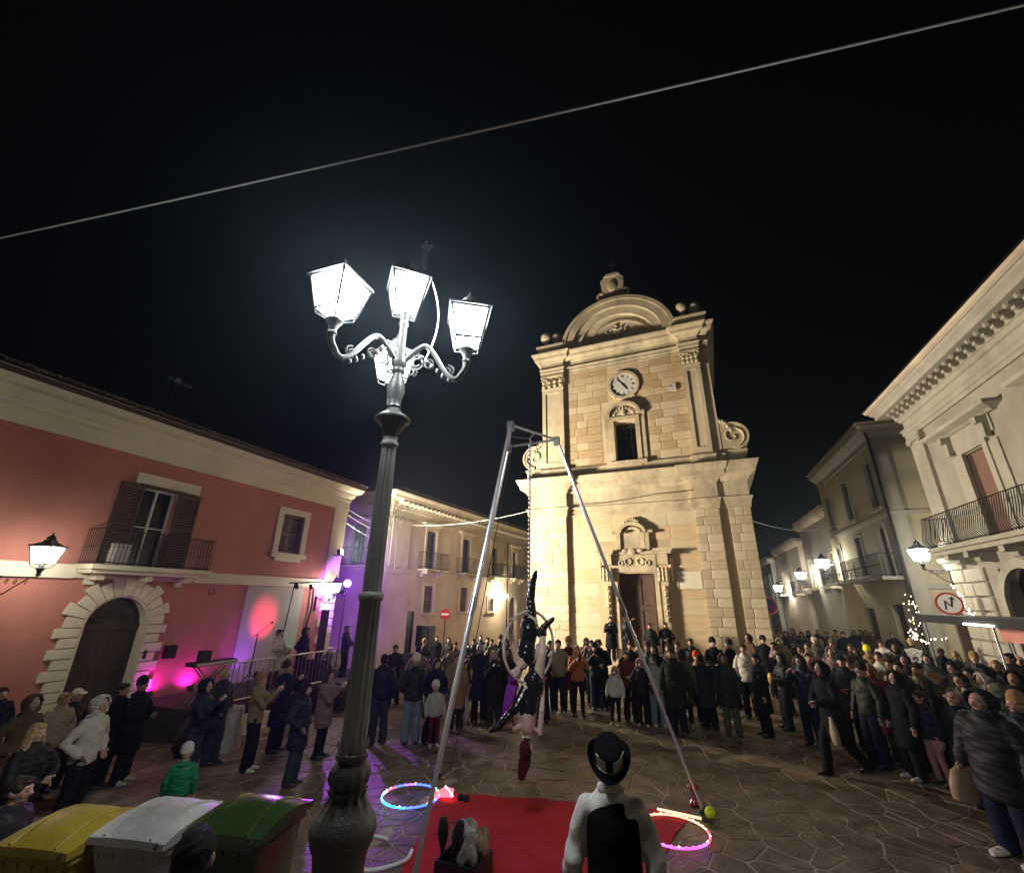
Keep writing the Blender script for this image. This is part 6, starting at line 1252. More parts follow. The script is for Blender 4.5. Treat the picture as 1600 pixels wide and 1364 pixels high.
CROWD = [
    (-10.43, 4.97, 1.74, 1.94, 'pocket', 'coat', 'br', 'wide', 'k', 'hood', 'br', 'person in a brown coat with the hood up at the left edge', 1, 'k2', 'stand', -0.547, 1),
    (-7.74, 3.96, 1.6, 1.94, 'cross', 'puffer', 'k', 'slim', 'k', 'bob', 'bd', 'fair-haired person in a shiny black padded jacket at the left edge', 2, 'k2', 'stand', -0.317, 1),
    (-5.85, 2.94, 1.42, 1.94, 'down', 'jacket', 'k2', 'slim', 'k', 'short', 'db', 'dark-haired child beside the yellow bin', 0, 'k2', 'stand', -0.157, 1),
    (-8.84, 5.08, 1.7, 1.94, 'pocket', 'jacket', 'w', 'wide', 'k', 'hood', 'w', 'person in a white hooded jacket with the hood up', 0, 'k2', 'stand', -0.412, 1),
    (-11.57, 6.25, 1.68, 1.94, 'pocket', 'jacket', 'k', 'wide', 'k', 'cap', 'w2', 'person in a white cap behind the white hooded jacket', 1, 'k2', 'stand', -0.643, 1),
    (-10.72, 6.51, 1.7, 1.94, 'down', 'coat', 'k', 'wide', 'k', 'short', 'k', 'dark-haired person in black in front of the arched doorway', 3, 'k2', 'stand', -0.571, 1),
    (-10.49, 6.79, 1.76, 1.94, 'cross', 'coat', 'k', 'wide', 'k', 'beanie', 'k', 'man in black coat and black beanie right of the arched doorway', 3, 'w', 'stand', -0.552, 1),
    (-8.91, 6.89, 1.7, 1.94, 'phone', 'jacket', 'n', 'wide', 'jn', 'hood', 'n', 'person in a dark navy hooded jacket holding up a phone near the green-coated child', 1, 'k2', 'stand', -0.417, 1),
    (-9.7, 7.98, 1.78, 1.94, 'pocket', 'puffer', 'n2', 'wide', 'jn', 'bald', 'g', 'bald man in a navy quilted jacket and jeans', 0, 'k2', 'stand', -0.484, 1),
    (-6.8, 5.21, 1.08, -2.23, 'down', 'puffer', 'gn', 'slim', 'k', 'beanie', 'w', 'small child in a bright green coat and white hat', 0, 'k2', 'stand', -0.238, 1),
    (-8.39, 7.75, 1.66, 1.94, 'phone', 'jacket', 'tan', 'wide', 'k', 'beanie', 'rust', 'person in an orange-brown woolly hat and brown jacket filming with a phone', 0, 'w2', 'stand', -0.373, 1),
    (-8.98, 8.92, 1.78, 1.94, 'phone', 'coat', 'n', 'wide', 'k', 'beanie', 'db', 'tall man in a dark navy coat and brown beanie with a phone', 1, 'k2', 'stand', -0.423, 1),
    (-6.81, 7.26, 1.55, 1.94, 'pocket', 'lpuffer', 'n', 'wide', 'jn', 'long', 'k', 'girl in a long dark padded coat and jeans left of the lamp post', 2, 'k2', 'stand', -0.239, 1),
    (-7.52, 8.68, 1.64, 1.94, 'phone', 'lpuffer', 'mv', 'slim', 'k', 'long', 'db', 'woman in a mauve quilted coat and black leggings beside the lamp post', 0, 'k2', 'stand', -0.299, 1),
    (-12.95, 12.3, 1.72, 1.94, 'cross', 'coat', 'pl', 'wide', 'br', 'short', 'db', 'musician in a pale jacket in front of the red glow', 0, 'k2', 'stand', 0.03, 2),
    (-12.6, 13.0, 1.74, 1.94, 'pocket', 'coat', 'k', 'wide', 'k', 'hood', 'k', 'figure in a black hooded coat beside the column loudspeaker', 1, 'k2', 'stand', 0.03, 2),
    (-12.2, 14.75, 1.76, 1.94, 'cross', 'jacket', 'n', 'wide', 'k', 'short', 'gh', 'bass player in dark clothes at the right end of the stage', 0, 'k2', 'stand', 0.03, 2),
    (-6.86, 9.72, 1.8, -2.53, 'down', 'jacket', 'n', 'wide', 'jn', 'short', 'k', 'man in a dark navy jacket and jeans seen from behind, right of the lamp post', 1, 'k2', 'stand', -0.243, 1),
    (-9.23, 13.7, 1.8, 0.59, 'cross', 'jacket', 'k', 'wide', 'k', 'short', 'db', 'man in a dark jacket with pale scarf facing the camera, right of the lamp post', 0, 'k2', 'stand', -0.445, 1),
    (-6.08, 9.84, 1.74, -2.59, 'pocket', 'puffer', 'gr', 'wide', 'lj', 'beanie', 'w2', 'person in a white beanie, dark green padded jacket and light jeans seen from behind', 0, 'k2', 'stand', -0.177, 1),
    (-5.61, 9.89, 1.66, 0.8, 'pocket', 'coat', 'n', 'wide', 'k', 'bob', 'db', 'dark-haired woman in a navy coat behind the child in the patterned jacket', 2, 'k2', 'stand', -0.136, 1),
    (-5.42, 9.72, 1.2, 0.8, 'down', 'puffer', 'si', 'slim', 'bu', 'beanie', 'w2', 'small child in a white hat, patterned grey jacket and burgundy trousers', 0, 'w', 'stand', -0.12, 1),
    (-7.88, 12.94, 1.74, -2.59, 'pocket', 'jacket', 'mv', 'wide', 'k', 'cap', 'k', 'man in a black cap behind the white beanie', 1, 'k2', 'stand', -0.33, 1),
    (-5.57, 10.97, 1.68, 0.65, 'down', 'coat', 'tan', 'wide', 'k', 'short', 'db', 'person in a tan coat behind the left leg of the rig', 0, 'k2', 'stand', -0.133, 1),
    (-5.51, 11.73, 1.6, 0.44, 'down', 'sweater', 'ye', 'slim', 'w2', 'long', 'db', 'girl in a yellow sweater and white trousers with long dark hair', 2, 'k2', 'stand', -0.129, 1),
    (-4.8, 11.57, 1.66, 0.39, 'phone', 'coat', 'gr', 'wide', 'dg', 'bob', 'bd', 'fair-haired woman in a dark coat taking a picture left of the hoop', 2, 'k2', 'stand', -0.068, 1),
    (-5.31, 11.78, 1.82, 0.42, 'down', 'coat', 'n', 'wide', 'k', 'bald', 'n', 'balding man in a navy coat behind the girl in yellow', 0, 'k2', 'stand', -0.112, 1),
    (-3.57, 13.14, 1.78, 0.27, 'pocket', 'jacket', 'be', 'wide', 'n2', 'short', 'db', 'man in a beige jacket and dark jeans just right of the hoop', 0, 'w', 'stand', -0.0, 1),
    (-3.02, 13.09, 1.68, 0.23, 'phone', 'jacket', 'og', 'slim', 'k', 'long', 'bd', 'woman in an orange jacket filming with her phone', 2, 'k2', 'stand', -0.0, 1),
    (-2.55, 14.09, 1.76, 0.18, 'cross', 'coat', 'k', 'wide', 'k', 'curly', 'db', 'curly-haired man in a black coat and pink shirt in front of the church', 0, 'k2', 'stand', -0.0, 1),
    (-2.0, 12.6, 1.26, 0.16, 'down', 'jacket', 'w2', 'slim', 'k', 'hood', 'w2', 'small child in a white hooded coat in front of the crowd', 2, 'w', 'stand', -0.0, 1),
    (-1.67, 13.15, 1.58, 0.13, 'cross', 'puffer', 'bu', 'wide', 'k', 'short', 'db', 'person in a burgundy padded jacket behind the white-coated child', 0, 'k2', 'stand', -0.0, 1),
    (-1.35, 12.78, 1.45, 0.11, 'down', 'jacket', 'k', 'wide', 'k', 'hood', 'pk', 'youngster in a black jacket with a white sleeve stripe', 2, 'w', 'stand', -0.0, 1),
    (-0.98, 12.95, 1.5, 0.08, 'down', 'puffer', 'si', 'wide', 'lj', 'short', 'g', 'teenager in a shiny silver padded jacket', 0, 'w', 'stand', -0.0, 1),
    (-0.36, 12.98, 1.7, -3.11, 'down', 'coat', 'ol', 'slim', 'k', 'furhood', 'db', 'person in an olive coat and white shoes carrying a pink backpack', 0, 'w2', 'stand', -0.0, 1),
    (-0.07, 15.92, 1.78, 0.0, 'down', 'jacket', 'k', 'wide', 'k', 'short', 'db', 'bearded man in dark jacket behind the orange hat', 3, 'k2', 'stand', -0.0, 1),
    (0.09, 13.58, 1.6, -0.01, 'down', 'jacket', 'tan', 'wide', 'k', 'beanie', 'or_', 'person in a bright orange woolly hat', 0, 'k2', 'stand', -0.0, 1),
    (0.18, 13.11, 1.62, 3.13, 'pocket', 'coat', 'dg', 'wide', 'k', 'short', 'k', 'person in a dark grey coat leaning forward next to the pink backpack', 1, 'k2', 'stand', -0.0, 1),
    (0.6, 15.83, 1.8, -0.04, 'cross', 'coat', 'k', 'wide', 'k', 'beanie', 'k', 'tall person in a black coat and black beanie left of the woman with fur hood', 2, 'k2', 'stand', -0.0, 1),
    (0.99, 16.1, 1.76, -1.2, 'down', 'coat', 'k', 'wide', 'k', 'beanie', 'k2', 'person in black with a round black hat near the right pilaster of the church', 1, 'k2', 'stand', -0.0, 1),
    (0.65, 12.87, 1.66, -0.05, 'down', 'lpuffer', 'k2', 'wide', 'ol', 'furhood', 'br', 'woman with brown fur hood, dark coat and olive trousers', 2, 'k2', 'stand', -0.0, 1),
    (1.26, 14.76, 1.78, -0.09, 'down', 'jacket', 'w', 'wide', 'k', 'short', 'db', 'bearded man with glasses in an open white jacket', 0, 'k2', 'stand', -0.0, 1),
    (1.84, 18.8, 1.8, -1.2, 'down', 'coat', 'br', 'wide', 'k', 'hood', 'db', 'person with a pointed brown hood at the right corner of the church', 1, 'k2', 'stand', -0.0, 1),
    (2.15, 18.09, 1.78, -0.12, 'down', 'coat', 'k', 'wide', 'k', 'beanie', 'k', 'person in black with a black beanie at the right corner of the church', 3, 'k2', 'stand', -0.0, 1),
    (1.36, 13.08, 1.68, -1.2, 'down', 'coat', 'k', 'wide', 'k', 'short', 'k', 'woman in a black coat with a pink shoulder bag', 1, 'k2', 'stand', -0.0, 1),
    (2.71, 18.16, 1.74, -0.15, 'down', 'coat', 'tan', 'wide', 'k', 'furhood', 'be', 'person with a tan fur-trimmed hood at the street corner', 2, 'k2', 'stand', -0.0, 1),
    (1.91, 13.91, 1.68, -1.2, 'cross', 'jacket', 'k', 'wide', 'k', 'bob', 'k', 'dark-haired woman in black clutching a yellow bag', 2, 'k2', 'stand', -0.0, 1),
    (3.83, 18.88, 1.8, -0.2, 'down', 'coat', 'g', 'wide', 'k', 'cap', 'w', 'man in a white cap above the burgundy jacket', 0, 'k2', 'stand', -0.0, 1),
    (2.77, 14.31, 1.68, -0.19, 'cross', 'jacket', 'bu', 'wide', 'k', 'short', 'db', 'person in a burgundy jacket looking down at a phone', 0, 'k2', 'stand', -0.0, 1),
    (3.39, 15.34, 1.74, -0.22, 'down', 'jacket', 'mv', 'wide', 'k', 'hood', 'mv', 'person in a mauve hooded top behind the man in black', 2, 'k2', 'stand', -0.0, 1),
    (3.03, 12.9, 1.76, -0.23, 'cross', 'coat', 'dg', 'wide', 'k', 'cap', 'k', 'man in a dark grey jacket and black cap holding something orange', 0, 'k2', 'stand', -0.0, 1),
    (2.31, 10.89, 1.8, -1.2, 'cross', 'coat', 'k', 'wide', 'k', 'hood', 'k', 'big figure all in black with hood up striding across the right side', 1, 'k', 'walk', -0.0, 1),
    (4.85, 17.4, 1.66, 2.87, 'down', 'coat', 'tan', 'wide', 'k', 'beanie', 'fo', 'person in a fluorescent yellow hat and tan fur coat', 0, 'w', 'stand', -0.0, 1),
    (3.39, 11.17, 1.68, -1.2, 'down', 'coat', 'k', 'wide', 'k', 'hood', 'k', 'woman in a black hooded coat right of the yellow hat', 2, 'w', 'stand', -0.0, 1),
    (6.6, 19.26, 1.86, 2.81, 'down', 'jacket', 'k', 'wide', 'k', 'short', 'bd', 'person in a black jacket with a white tiger face on the back', 0, 'k2', 'stand', 0, 1),
    (3.95, 11.88, 1.62, -1.2, 'down', 'coat', 'k', 'wide', 'k', 'long', 'br', 'brown-haired woman below the tiger face jacket', 2, 'k2', 'stand', -0.0, 1),
    (6.61, 17.4, 1.72, 2.78, 'down', 'coat', 'k', 'wide', 'k', 'pony', 'br', 'woman with a long brown ponytail seen from behind at the stall', 0, 'k2', 'stand', -0.0, 1),
    (4.41, 12.08, 1.6, -1.2, 'cross', 'coat', 'br', 'wide', 'k', 'short', 'rust', 'person with reddish hair behind the pink cap', 2, 'k2', 'stand', -0.0, 1),
    (3.79, 10.26, 1.52, -1.2, 'down', 'coat', 'k', 'slim', 'k', 'cap', 'pk', 'girl in a pink cap with a pink scarf over a black coat', 2, 'k2', 'stand', -0.0, 1),
    (3.74, 11.03, 1.4, -1.2, 'down', 'jacket', 'n', 'slim', 'pk', 'short', 'db', 'dark-haired child in navy with pink trousers at the right', 0, 'k2', 'stand', -0.0, 1),
    (3.42, 8.42, 1.8, -1.2, 'down', 'lpuffer', 'k', 'wide', 'n2', 'hood', 'k2', 'large person in a long black coat with hood at the right edge of the paving', 1, 'w2', 'stand', -0.0, 1),
    (4.12, 9.57, 1.76, 2.73, 'pocket', 'puffer', 'ol', 'wide', 'k', 'hood', 'ol', 'person in an olive green padded jacket behind the large black coat', 2, 'k2', 'stand', -0.0, 1),
    (7.23, 15.35, 1.8, -1.2, 'cross', 'coat', 'k', 'wide', 'k', 'short', 'k', 'dark figure in black at the right edge beside the stall', 3, 'k2', 'stand', -0.0, 1),
    (7.6, 16.0, 1.7, -0.44, 'down', 'coat', 'bu', 'wide', 'k', 'cap', 'pk', 'person in a pink cap at the stall on the right edge', 0, 'k2', 'stand', 0, 1),
    (7.45, 15.1, 1.74, -0.46, 'cross', 'jacket', 'k', 'wide', 'k', 'short', 'k', 'stall keeper in black behind the counter', 3, 'k2', 'stand', 0, 1),
    (5.96, 13.83, 1.66, -1.2, 'down', 'coat', 'k', 'wide', 'k', 'long', 'k', 'dark-haired woman with a striped scarf near the stall', 1, 'k2', 'stand', -0.0, 1),
    (-3.35, 20.95, 1.76, 0.16, 'phone', 'coat', 'k', 'wide', 'k', 'short', 'k', 'man in black standing high on the church steps left of the door', 0, 'k2', 'stand', 0.42, 1),
    (-2.75, 21.05, 1.78, 1.94, 'raise', 'jacket', 'n', 'wide', 'k', 'short', 'db', 'man in a dark jacket with raised arm beside the church door', 3, 'k2', 'stand', 0.42, 1),
    (-1.6, 20.6, 1.7, 0.08, 'down', 'coat', 'dg', 'wide', 'k', 'short', 'db', 'person in dark grey on the church steps, right of the raised arm', 1, 'k2', 'stand', 0.28, 1),
    (-1.0, 20.7, 1.74, 0.05, 'cross', 'coat', 'k', 'wide', 'k', 'cap', 'k', 'person in a black cap on the church steps in front of the door', 0, 'k2', 'stand', 0.28, 1),
    (-11.83, 20.45, 1.69, 0.6, 'pocket', 'coat', 'n', 'wide', 'k', 'short', 'db', 'onlooker in navy coat with short dark brown hair by the pale building', 0, 'k2', 'stand', -0.665, 3),
    (-11.27, 19.95, 1.76, 0.59, 'down', 'coat', 'k', 'wide', 'k', 'long', 'db', 'onlooker in black coat with long dark brown hair by the pale building', 2, 'k2', 'stand', -0.618, 3),
    (-10.7, 20.05, 1.67, 0.56, 'down', 'jacket', 'gr', 'wide', 'jn', 'bob', 'k', 'onlooker in dark green jacket with bobbed black hair by the pale building', 2, 'k2', 'stand', -0.57, 3),
    (-8.26, 16.05, 1.67, 0.56, 'cross', 'jacket', 'br', 'wide', 'k', 'short', 'db', 'onlooker in brown jacket with short dark brown hair by the pale building', 2, 'k2', 'stand', -0.362, 3),
    (-9.15, 18.66, 1.65, 0.52, 'phone', 'puffer', 'k', 'wide', 'n', 'long', 'db', 'onlooker in black padded jacket with long dark brown hair by the pale building', 0, 'k2', 'stand', -0.438, 3),
    (-7.81, 16.64, 1.72, 0.5, 'cross', 'puffer', 'n', 'wide', 'jn', 'short', 'db', 'onlooker in navy padded jacket with short dark brown hair by the pale building', 1, 'k2', 'stand', -0.324, 3),
    (-8.9, 19.69, 1.7, 0.47, 'pocket', 'jacket', 'n', 'wide', 'k', 'long', 'db', 'onlooker in navy jacket with long dark brown hair by the pale building', 2, 'k2', 'stand', -0.417, 3),
    (-7.63, 17.44, 1.7, 0.46, 'cross', 'jacket', 'n', 'wide', 'jn', 'short', 'k', 'onlooker in navy jacket with short black hair by the pale building', 3, 'k2', 'stand', -0.309, 3),
    (-7.07, 16.71, 1.66, 0.44, 'phone', 'puffer', 'ol', 'wide', 'k', 'short', 'db', 'onlooker in olive padded jacket with short dark brown hair by the pale building', 3, 'k2', 'stand', -0.261, 3),
    (-6.96, 17.01, 1.75, 0.42, 'cross', 'jacket', 'gr', 'wide', 'jn', 'beanie', 'br', 'onlooker in dark green jacket with brown beanie by the pale building', 1, 'k2', 'stand', -0.252, 3),
    (-5.92, 14.92, 1.75, 0.41, 'cross', 'jacket', 'k', 'wide', 'jn', 'bob', 'k', 'onlooker in black jacket with bobbed black hair by the pale building', 1, 'k2', 'stand', -0.163, 3),
    (-5.14, 13.48, 1.7, 0.39, 'down', 'coat', 'ol', 'wide', 'n', 'short', 'db', 'onlooker in olive coat with short dark brown hair by the pale building', 0, 'k2', 'stand', -0.097, 3),
    (-7.02, 13.36, 1.67, 0.61, 'pocket', 'jacket', 'ol', 'wide', 'jn', 'short', 'db', 'onlooker in olive jacket with short dark brown hair by the pale building', 3, 'k2', 'stand', -0.257, 3),
    (-6.28, 12.71, 1.65, 0.58, 'phone', 'puffer', 'dg', 'wide', 'n', 'beanie', 'k', 'onlooker in dark grey padded jacket with black beanie by the pale building', 1, 'k2', 'stand', -0.194, 3),
    (-4.7, 12.0, 1.68, 0.42, 'down', 'jacket', 'k', 'wide', 'n', 'long', 'db', 'onlooker in black jacket with long dark brown hair by the pale building', 0, 'k2', 'stand', -0.059, 3),
    (-10.07, 16.74, 1.76, 0.66, 'cross', 'jacket', 'gr', 'wide', 'jn', 'beanie', 'bl', 'onlooker in dark green jacket with auburn beanie by the pale building', 0, 'k2', 'stand', -0.516, 3),
    (-5.66, 13.15, 1.64, 0.47, 'down', 'jacket', 'br', 'wide', 'k', 'hood', 'br', 'onlooker in brown jacket with brown hood up by the pale building', 1, 'k2', 'stand', -0.141, 3),
    (-3.99, 13.57, 1.72, 0.23, 'pocket', 'puffer', 'n', 'wide', 'n', 'long', 'k', 'onlooker in navy padded jacket with long black hair behind the hoop', 0, 'k2', 'stand', -0.0, 4),
    (-3.42, 13.59, 1.8, 0.15, 'pocket', 'coat', 'bu', 'wide', 'n', 'beanie', 'bl', 'onlooker in burgundy coat with auburn beanie behind the hoop', 1, 'k2', 'stand', -0.0, 4),
    (-3.36, 16.09, 1.63, 0.1, 'phone', 'coat', 'mv', 'wide', 'n', 'hood', 'mv', 'onlooker in mauve coat with mauve hood up behind the hoop', 1, 'k2', 'stand', -0.0, 4),
    (-2.86, 14.39, 1.71, 0.06, 'down', 'puffer', 'n', 'wide', 'k', 'bob', 'db', 'onlooker in navy padded jacket with bobbed dark brown hair behind the hoop', 2, 'k2', 'stand', -0.0, 4),
    (-3.72, 12.06, 1.76, 0.25, 'phone', 'jacket', 'k', 'wide', 'n', 'long', 'db', 'onlooker in black jacket with long dark brown hair behind the hoop', 1, 'k2', 'stand', -0.0, 4),
    (-2.7, 14.02, 1.64, 0.04, 'phone', 'jacket', 'n', 'wide', 'jn', 'beanie', 'k', 'onlooker in navy jacket with black beanie behind the hoop', 0, 'k2', 'stand', -0.0, 4),
    (-1.88, 15.13, 1.66, -0.06, 'pocket', 'jacket', 'k', 'wide', 'n', 'short', 'br', 'onlooker in black jacket with short brown hair before the church door', 2, 'k2', 'stand', -0.0, 5),
    (-1.69, 15.95, 1.68, -0.08, 'phone', 'puffer', 'be', 'wide', 'jn', 'bob', 'db', 'onlooker in beige padded jacket with bobbed dark brown hair before the church door', 1, 'k2', 'stand', -0.0, 5),
    (-1.18, 13.59, 1.79, -0.18, 'down', 'puffer', 'k2', 'wide', 'n', 'beanie', 'br', 'onlooker in charcoal padded jacket with brown beanie before the church door', 1, 'k2', 'stand', -0.0, 5),
    (-1.0, 13.3, 1.76, -0.21, 'cross', 'coat', 'k', 'wide', 'jn', 'long', 'db', 'onlooker in black coat with long dark brown hair before the church door', 0, 'k2', 'stand', -0.0, 5),
    (-0.74, 13.93, 1.75, -0.23, 'phone', 'coat', 'mv', 'wide', 'k', 'long', 'br', 'onlooker in mauve coat with long brown hair before the church door', 0, 'k2', 'stand', -0.0, 5),
    (-0.52, 12.37, 1.78, -0.33, 'down', 'coat', 'gr', 'wide', 'n', 'short', 'k', 'onlooker in dark green coat with short black hair before the church door', 3, 'k2', 'stand', -0.0, 5),
    (-0.5, 16.08, 1.65, -0.2, 'cross', 'coat', 'si', 'wide', 'jn', 'short', 'db', 'onlooker in silver grey coat with short dark brown hair before the church door', 3, 'k2', 'stand', -0.0, 5),
    (2.44, 18.09, 1.63, -0.41, 'down', 'puffer', 'mv', 'wide', 'n', 'short', 'k', 'onlooker in mauve padded jacket with short black hair at the street mouth', 2, 'k2', 'stand', -0.0, 6),
    (2.24, 15.84, 1.63, -0.47, 'down', 'puffer', 'n', 'wide', 'n', 'short', 'db', 'onlooker in navy padded jacket with short dark brown hair at the street mouth', 2, 'k2', 'stand', -0.0, 6),
    (3.17, 18.29, 1.69, -0.45, 'cross', 'coat', 'dg', 'wide', 'n', 'long', 'br', 'onlooker in dark grey coat with long brown hair at the street mouth', 1, 'k2', 'stand', -0.0, 6),
    (3.06, 16.99, 1.64, -0.49, 'cross', 'jacket', 'k', 'wide', 'jn', 'short', 'k', 'onlooker in black jacket with short black hair at the street mouth', 3, 'k2', 'stand', -0.0, 6),
    (3.1, 16.25, 1.78, -0.53, 'pocket', 'jacket', 'mv', 'wide', 'jn', 'short', 'db', 'onlooker in mauve jacket with short dark brown hair at the street mouth', 2, 'k2', 'stand', -0.0, 6),
    (4.06, 18.97, 1.72, -0.49, 'cross', 'jacket', 'n', 'wide', 'k', 'short', 'bl', 'onlooker in navy jacket with short auburn hair at the street mouth', 1, 'k2', 'stand', -0.0, 6),
    (4.09, 17.86, 1.77, -0.53, 'cross', 'puffer', 'n', 'wide', 'jn', 'beanie', 'br', 'onlooker in navy padded jacket with brown beanie at the street mouth', 0, 'k2', 'stand', -0.0, 6),
    (4.62, 18.32, 1.68, -0.55, 'down', 'puffer', 'gr', 'wide', 'n', 'short', 'db', 'onlooker in dark green padded jacket with short dark brown hair at the street mouth', 3, 'k2', 'stand', -0.0, 6),
    (4.25, 16.36, 1.69, -0.61, 'cross', 'puffer', 'dg', 'wide', 'n', 'long', 'db', 'onlooker in dark grey padded jacket with long dark brown hair at the street mouth', 1, 'k2', 'stand', -0.0, 6),
    (5.35, 19.64, 1.73, -0.54, 'cross', 'coat', 'k', 'wide', 'jn', 'cap', 'k', 'onlooker in black coat with black cap at the street mouth', 3, 'k2', 'stand', -0.0, 6),
    (2.22, 12.71, 1.76, -0.66, 'phone', 'puffer', 'n', 'wide', 'n', 'bob', 'k', 'onlooker in navy padded jacket with bobbed black hair at the street mouth', 1, 'k2', 'stand', -0.0, 6),
    (3.34, 13.28, 1.68, -0.72, 'phone', 'jacket', 'w', 'wide', 'k', 'beanie', 'db', 'onlooker in white jacket with dark brown beanie at the street mouth', 1, 'k2', 'stand', -0.0, 6),
    (4.18, 14.14, 1.78, -0.73, 'cross', 'puffer', 'w', 'wide', 'k', 'short', 'db', 'onlooker in white padded jacket with short dark brown hair at the street mouth', 2, 'k2', 'stand', -0.0, 6),
    (6.1, 20.07, 1.69, -0.57, 'pocket', 'puffer', 'w', 'wide', 'n', 'short', 'k', 'onlooker in white padded jacket with short black hair at the street mouth', 2, 'k2', 'stand', -0.0, 6),
    (3.01, 11.63, 1.73, -0.84, 'down', 'jacket', 'gr', 'wide', 'n', 'beanie', 'k', 'onlooker in dark green jacket with black beanie at the street mouth', 0, 'k2', 'stand', -0.0, 6),
    (3.15, 23.11, 1.72, -0.33, 'down', 'coat', 'gr', 'wide', 'k', 'long', 'br', 'distant figure in dark green coat with long brown hair down the street', 1, 'k2', 'stand', -0.0, 7),
    (3.91, 26.39, 1.64, -0.31, 'cross', 'puffer', 'be', 'wide', 'jn', 'cap', 'db', 'distant figure in beige padded jacket with dark brown cap down the street', 3, 'k2', 'stand', -0.0, 7),
    (3.94, 24.94, 1.64, -0.34, 'cross', 'puffer', 'k', 'wide', 'k', 'hood', 'k', 'distant figure in black padded jacket with black hood up down the street', 2, 'k2', 'stand', -0.0, 7),
    (4.6, 26.87, 1.67, -0.34, 'phone', 'puffer', 'bu', 'wide', 'n', 'hood', 'bu', 'distant figure in burgundy padded jacket with burgundy hood up down the street', 2, 'k2', 'stand', -0.0, 7),
    (4.61, 25.23, 1.65, -0.36, 'phone', 'jacket', 'n', 'wide', 'jn', 'long', 'k', 'distant figure in navy jacket with long black hair down the street', 2, 'k2', 'stand', -0.0, 7),
    (5.27, 26.98, 1.63, -0.36, 'down', 'jacket', 'k', 'wide', 'n', 'long', 'k', 'distant figure in black jacket with long black hair down the street', 2, 'k2', 'stand', -0.0, 7),
    (5.9, 28.14, 1.65, -0.37, 'pocket', 'puffer', 'n', 'wide', 'jn', 'short', 'bl', 'distant figure in navy padded jacket with short auburn hair down the street', 3, 'k2', 'stand', -0.0, 7),
    (5.97, 26.8, 1.61, -0.4, 'pocket', 'puffer', 'dg', 'wide', 'k', 'short', 'db', 'distant figure in dark grey padded jacket with short dark brown hair down the street', 1, 'k2', 'stand', -0.0, 7),
    (6.42, 27.1, 1.7, -0.41, 'cross', 'jacket', 'tan', 'wide', 'k', 'cap', 'k', 'distant figure in tan jacket with black cap down the street', 1, 'k2', 'stand', -0.0, 7),
    (5.93, 23.76, 1.77, -0.46, 'down', 'coat', 'k', 'wide', 'k', 'short', 'k', 'distant figure in black coat with short black hair down the street', 2, 'k2', 'stand', -0.0, 7),
    (6.98, 26.48, 1.73, -0.44, 'pocket', 'coat', 'n', 'wide', 'jn', 'long', 'db', 'distant figure in navy coat with long dark brown hair down the street', 3, 'k2', 'stand', -0.0, 7),
    (7.65, 27.61, 1.72, -0.45, 'pocket', 'coat', 'dg', 'wide', 'jn', 'long', 'db', 'distant figure in dark grey coat with long dark brown hair down the street', 3, 'k2', 'stand', -0.0, 7),
    (7.79, 26.74, 1.69, -0.47, 'down', 'coat', 'br', 'wide', 'n', 'bob', 'db', 'distant figure in brown coat with bobbed dark brown hair down the street', 1, 'k2', 'stand', -0.0, 7),
    (7.9, 28.11, 1.7, -0.45, 'cross', 'coat', 'k2', 'wide', 'n', 'long', 'br', 'distant figure in charcoal coat with long brown hair down the street', 2, 'k2', 'stand', -0.0, 7),
    (7.83, 24.47, 1.78, -0.52, 'cross', 'coat', 'k', 'wide', 'jn', 'short', 'br', 'distant figure in black coat with short brown hair down the street', 0, 'k2', 'stand', -0.0, 7),
    (7.83, 28.02, 1.62, -0.45, 'down', 'jacket', 'n', 'wide', 'k', 'short', 'db', 'distant figure in navy jacket with short dark brown hair down the street', 1, 'k2', 'stand', -0.0, 7),
    (5.81, 18.12, 1.72, -0.63, 'phone', 'puffer', 'k', 'wide', 'jn', 'hood', 'k', 'onlooker in black padded jacket with black hood up near the stall', 3, 'k2', 'stand', -0.0, 8),
    (5.38, 14.99, 1.73, -0.76, 'down', 'jacket', 'gr', 'wide', 'n', 'bob', 'k', 'onlooker in dark green jacket with bobbed black hair near the stall', 2, 'k2', 'stand', -0.0, 8),
    (7.9, 24.59, 1.63, -0.52, 'pocket', 'jacket', 'n', 'wide', 'n', 'long', 'db', 'onlooker in navy jacket with long dark brown hair near the stall', 2, 'k2', 'stand', -0.0, 8),
    (7.11, 17.87, 1.63, -0.71, 'pocket', 'jacket', 'ol', 'wide', 'n', 'bob', 'bl', 'onlooker in olive jacket with bobbed auburn hair near the stall', 0, 'k2', 'stand', -0.0, 8),
    (5.48, 13.72, 1.71, -0.85, 'cross', 'puffer', 'n', 'wide', 'k', 'long', 'db', 'onlooker in navy padded jacket with long dark brown hair near the stall', 1, 'k2', 'stand', -0.0, 8),
    (4.79, 14.48, 1.72, -0.75, 'pocket', 'puffer', 'n', 'wide', 'k', 'hood', 'n', 'onlooker in navy padded jacket with navy hood up near the stall', 1, 'k2', 'stand', -0.0, 8),
    (6.64, 15.68, 1.73, -0.79, 'pocket', 'puffer', 'dg', 'wide', 'jn', 'beanie', 'bl', 'onlooker in dark grey padded jacket with auburn beanie near the stall', 2, 'k2', 'stand', -0.0, 8),
    (3.33, 11.96, 1.71, -0.84, 'down', 'coat', 'bu', 'wide', 'k', 'bob', 'bl', 'onlooker in burgundy coat with bobbed auburn hair near the stall', 1, 'k2', 'stand', -0.0, 8),
    (4.21, 10.73, 1.78, -1.03, 'down', 'puffer', 'k2', 'wide', 'k', 'long', 'k', 'onlooker in charcoal padded jacket with long black hair near the stall', 3, 'k2', 'stand', -0.0, 8),
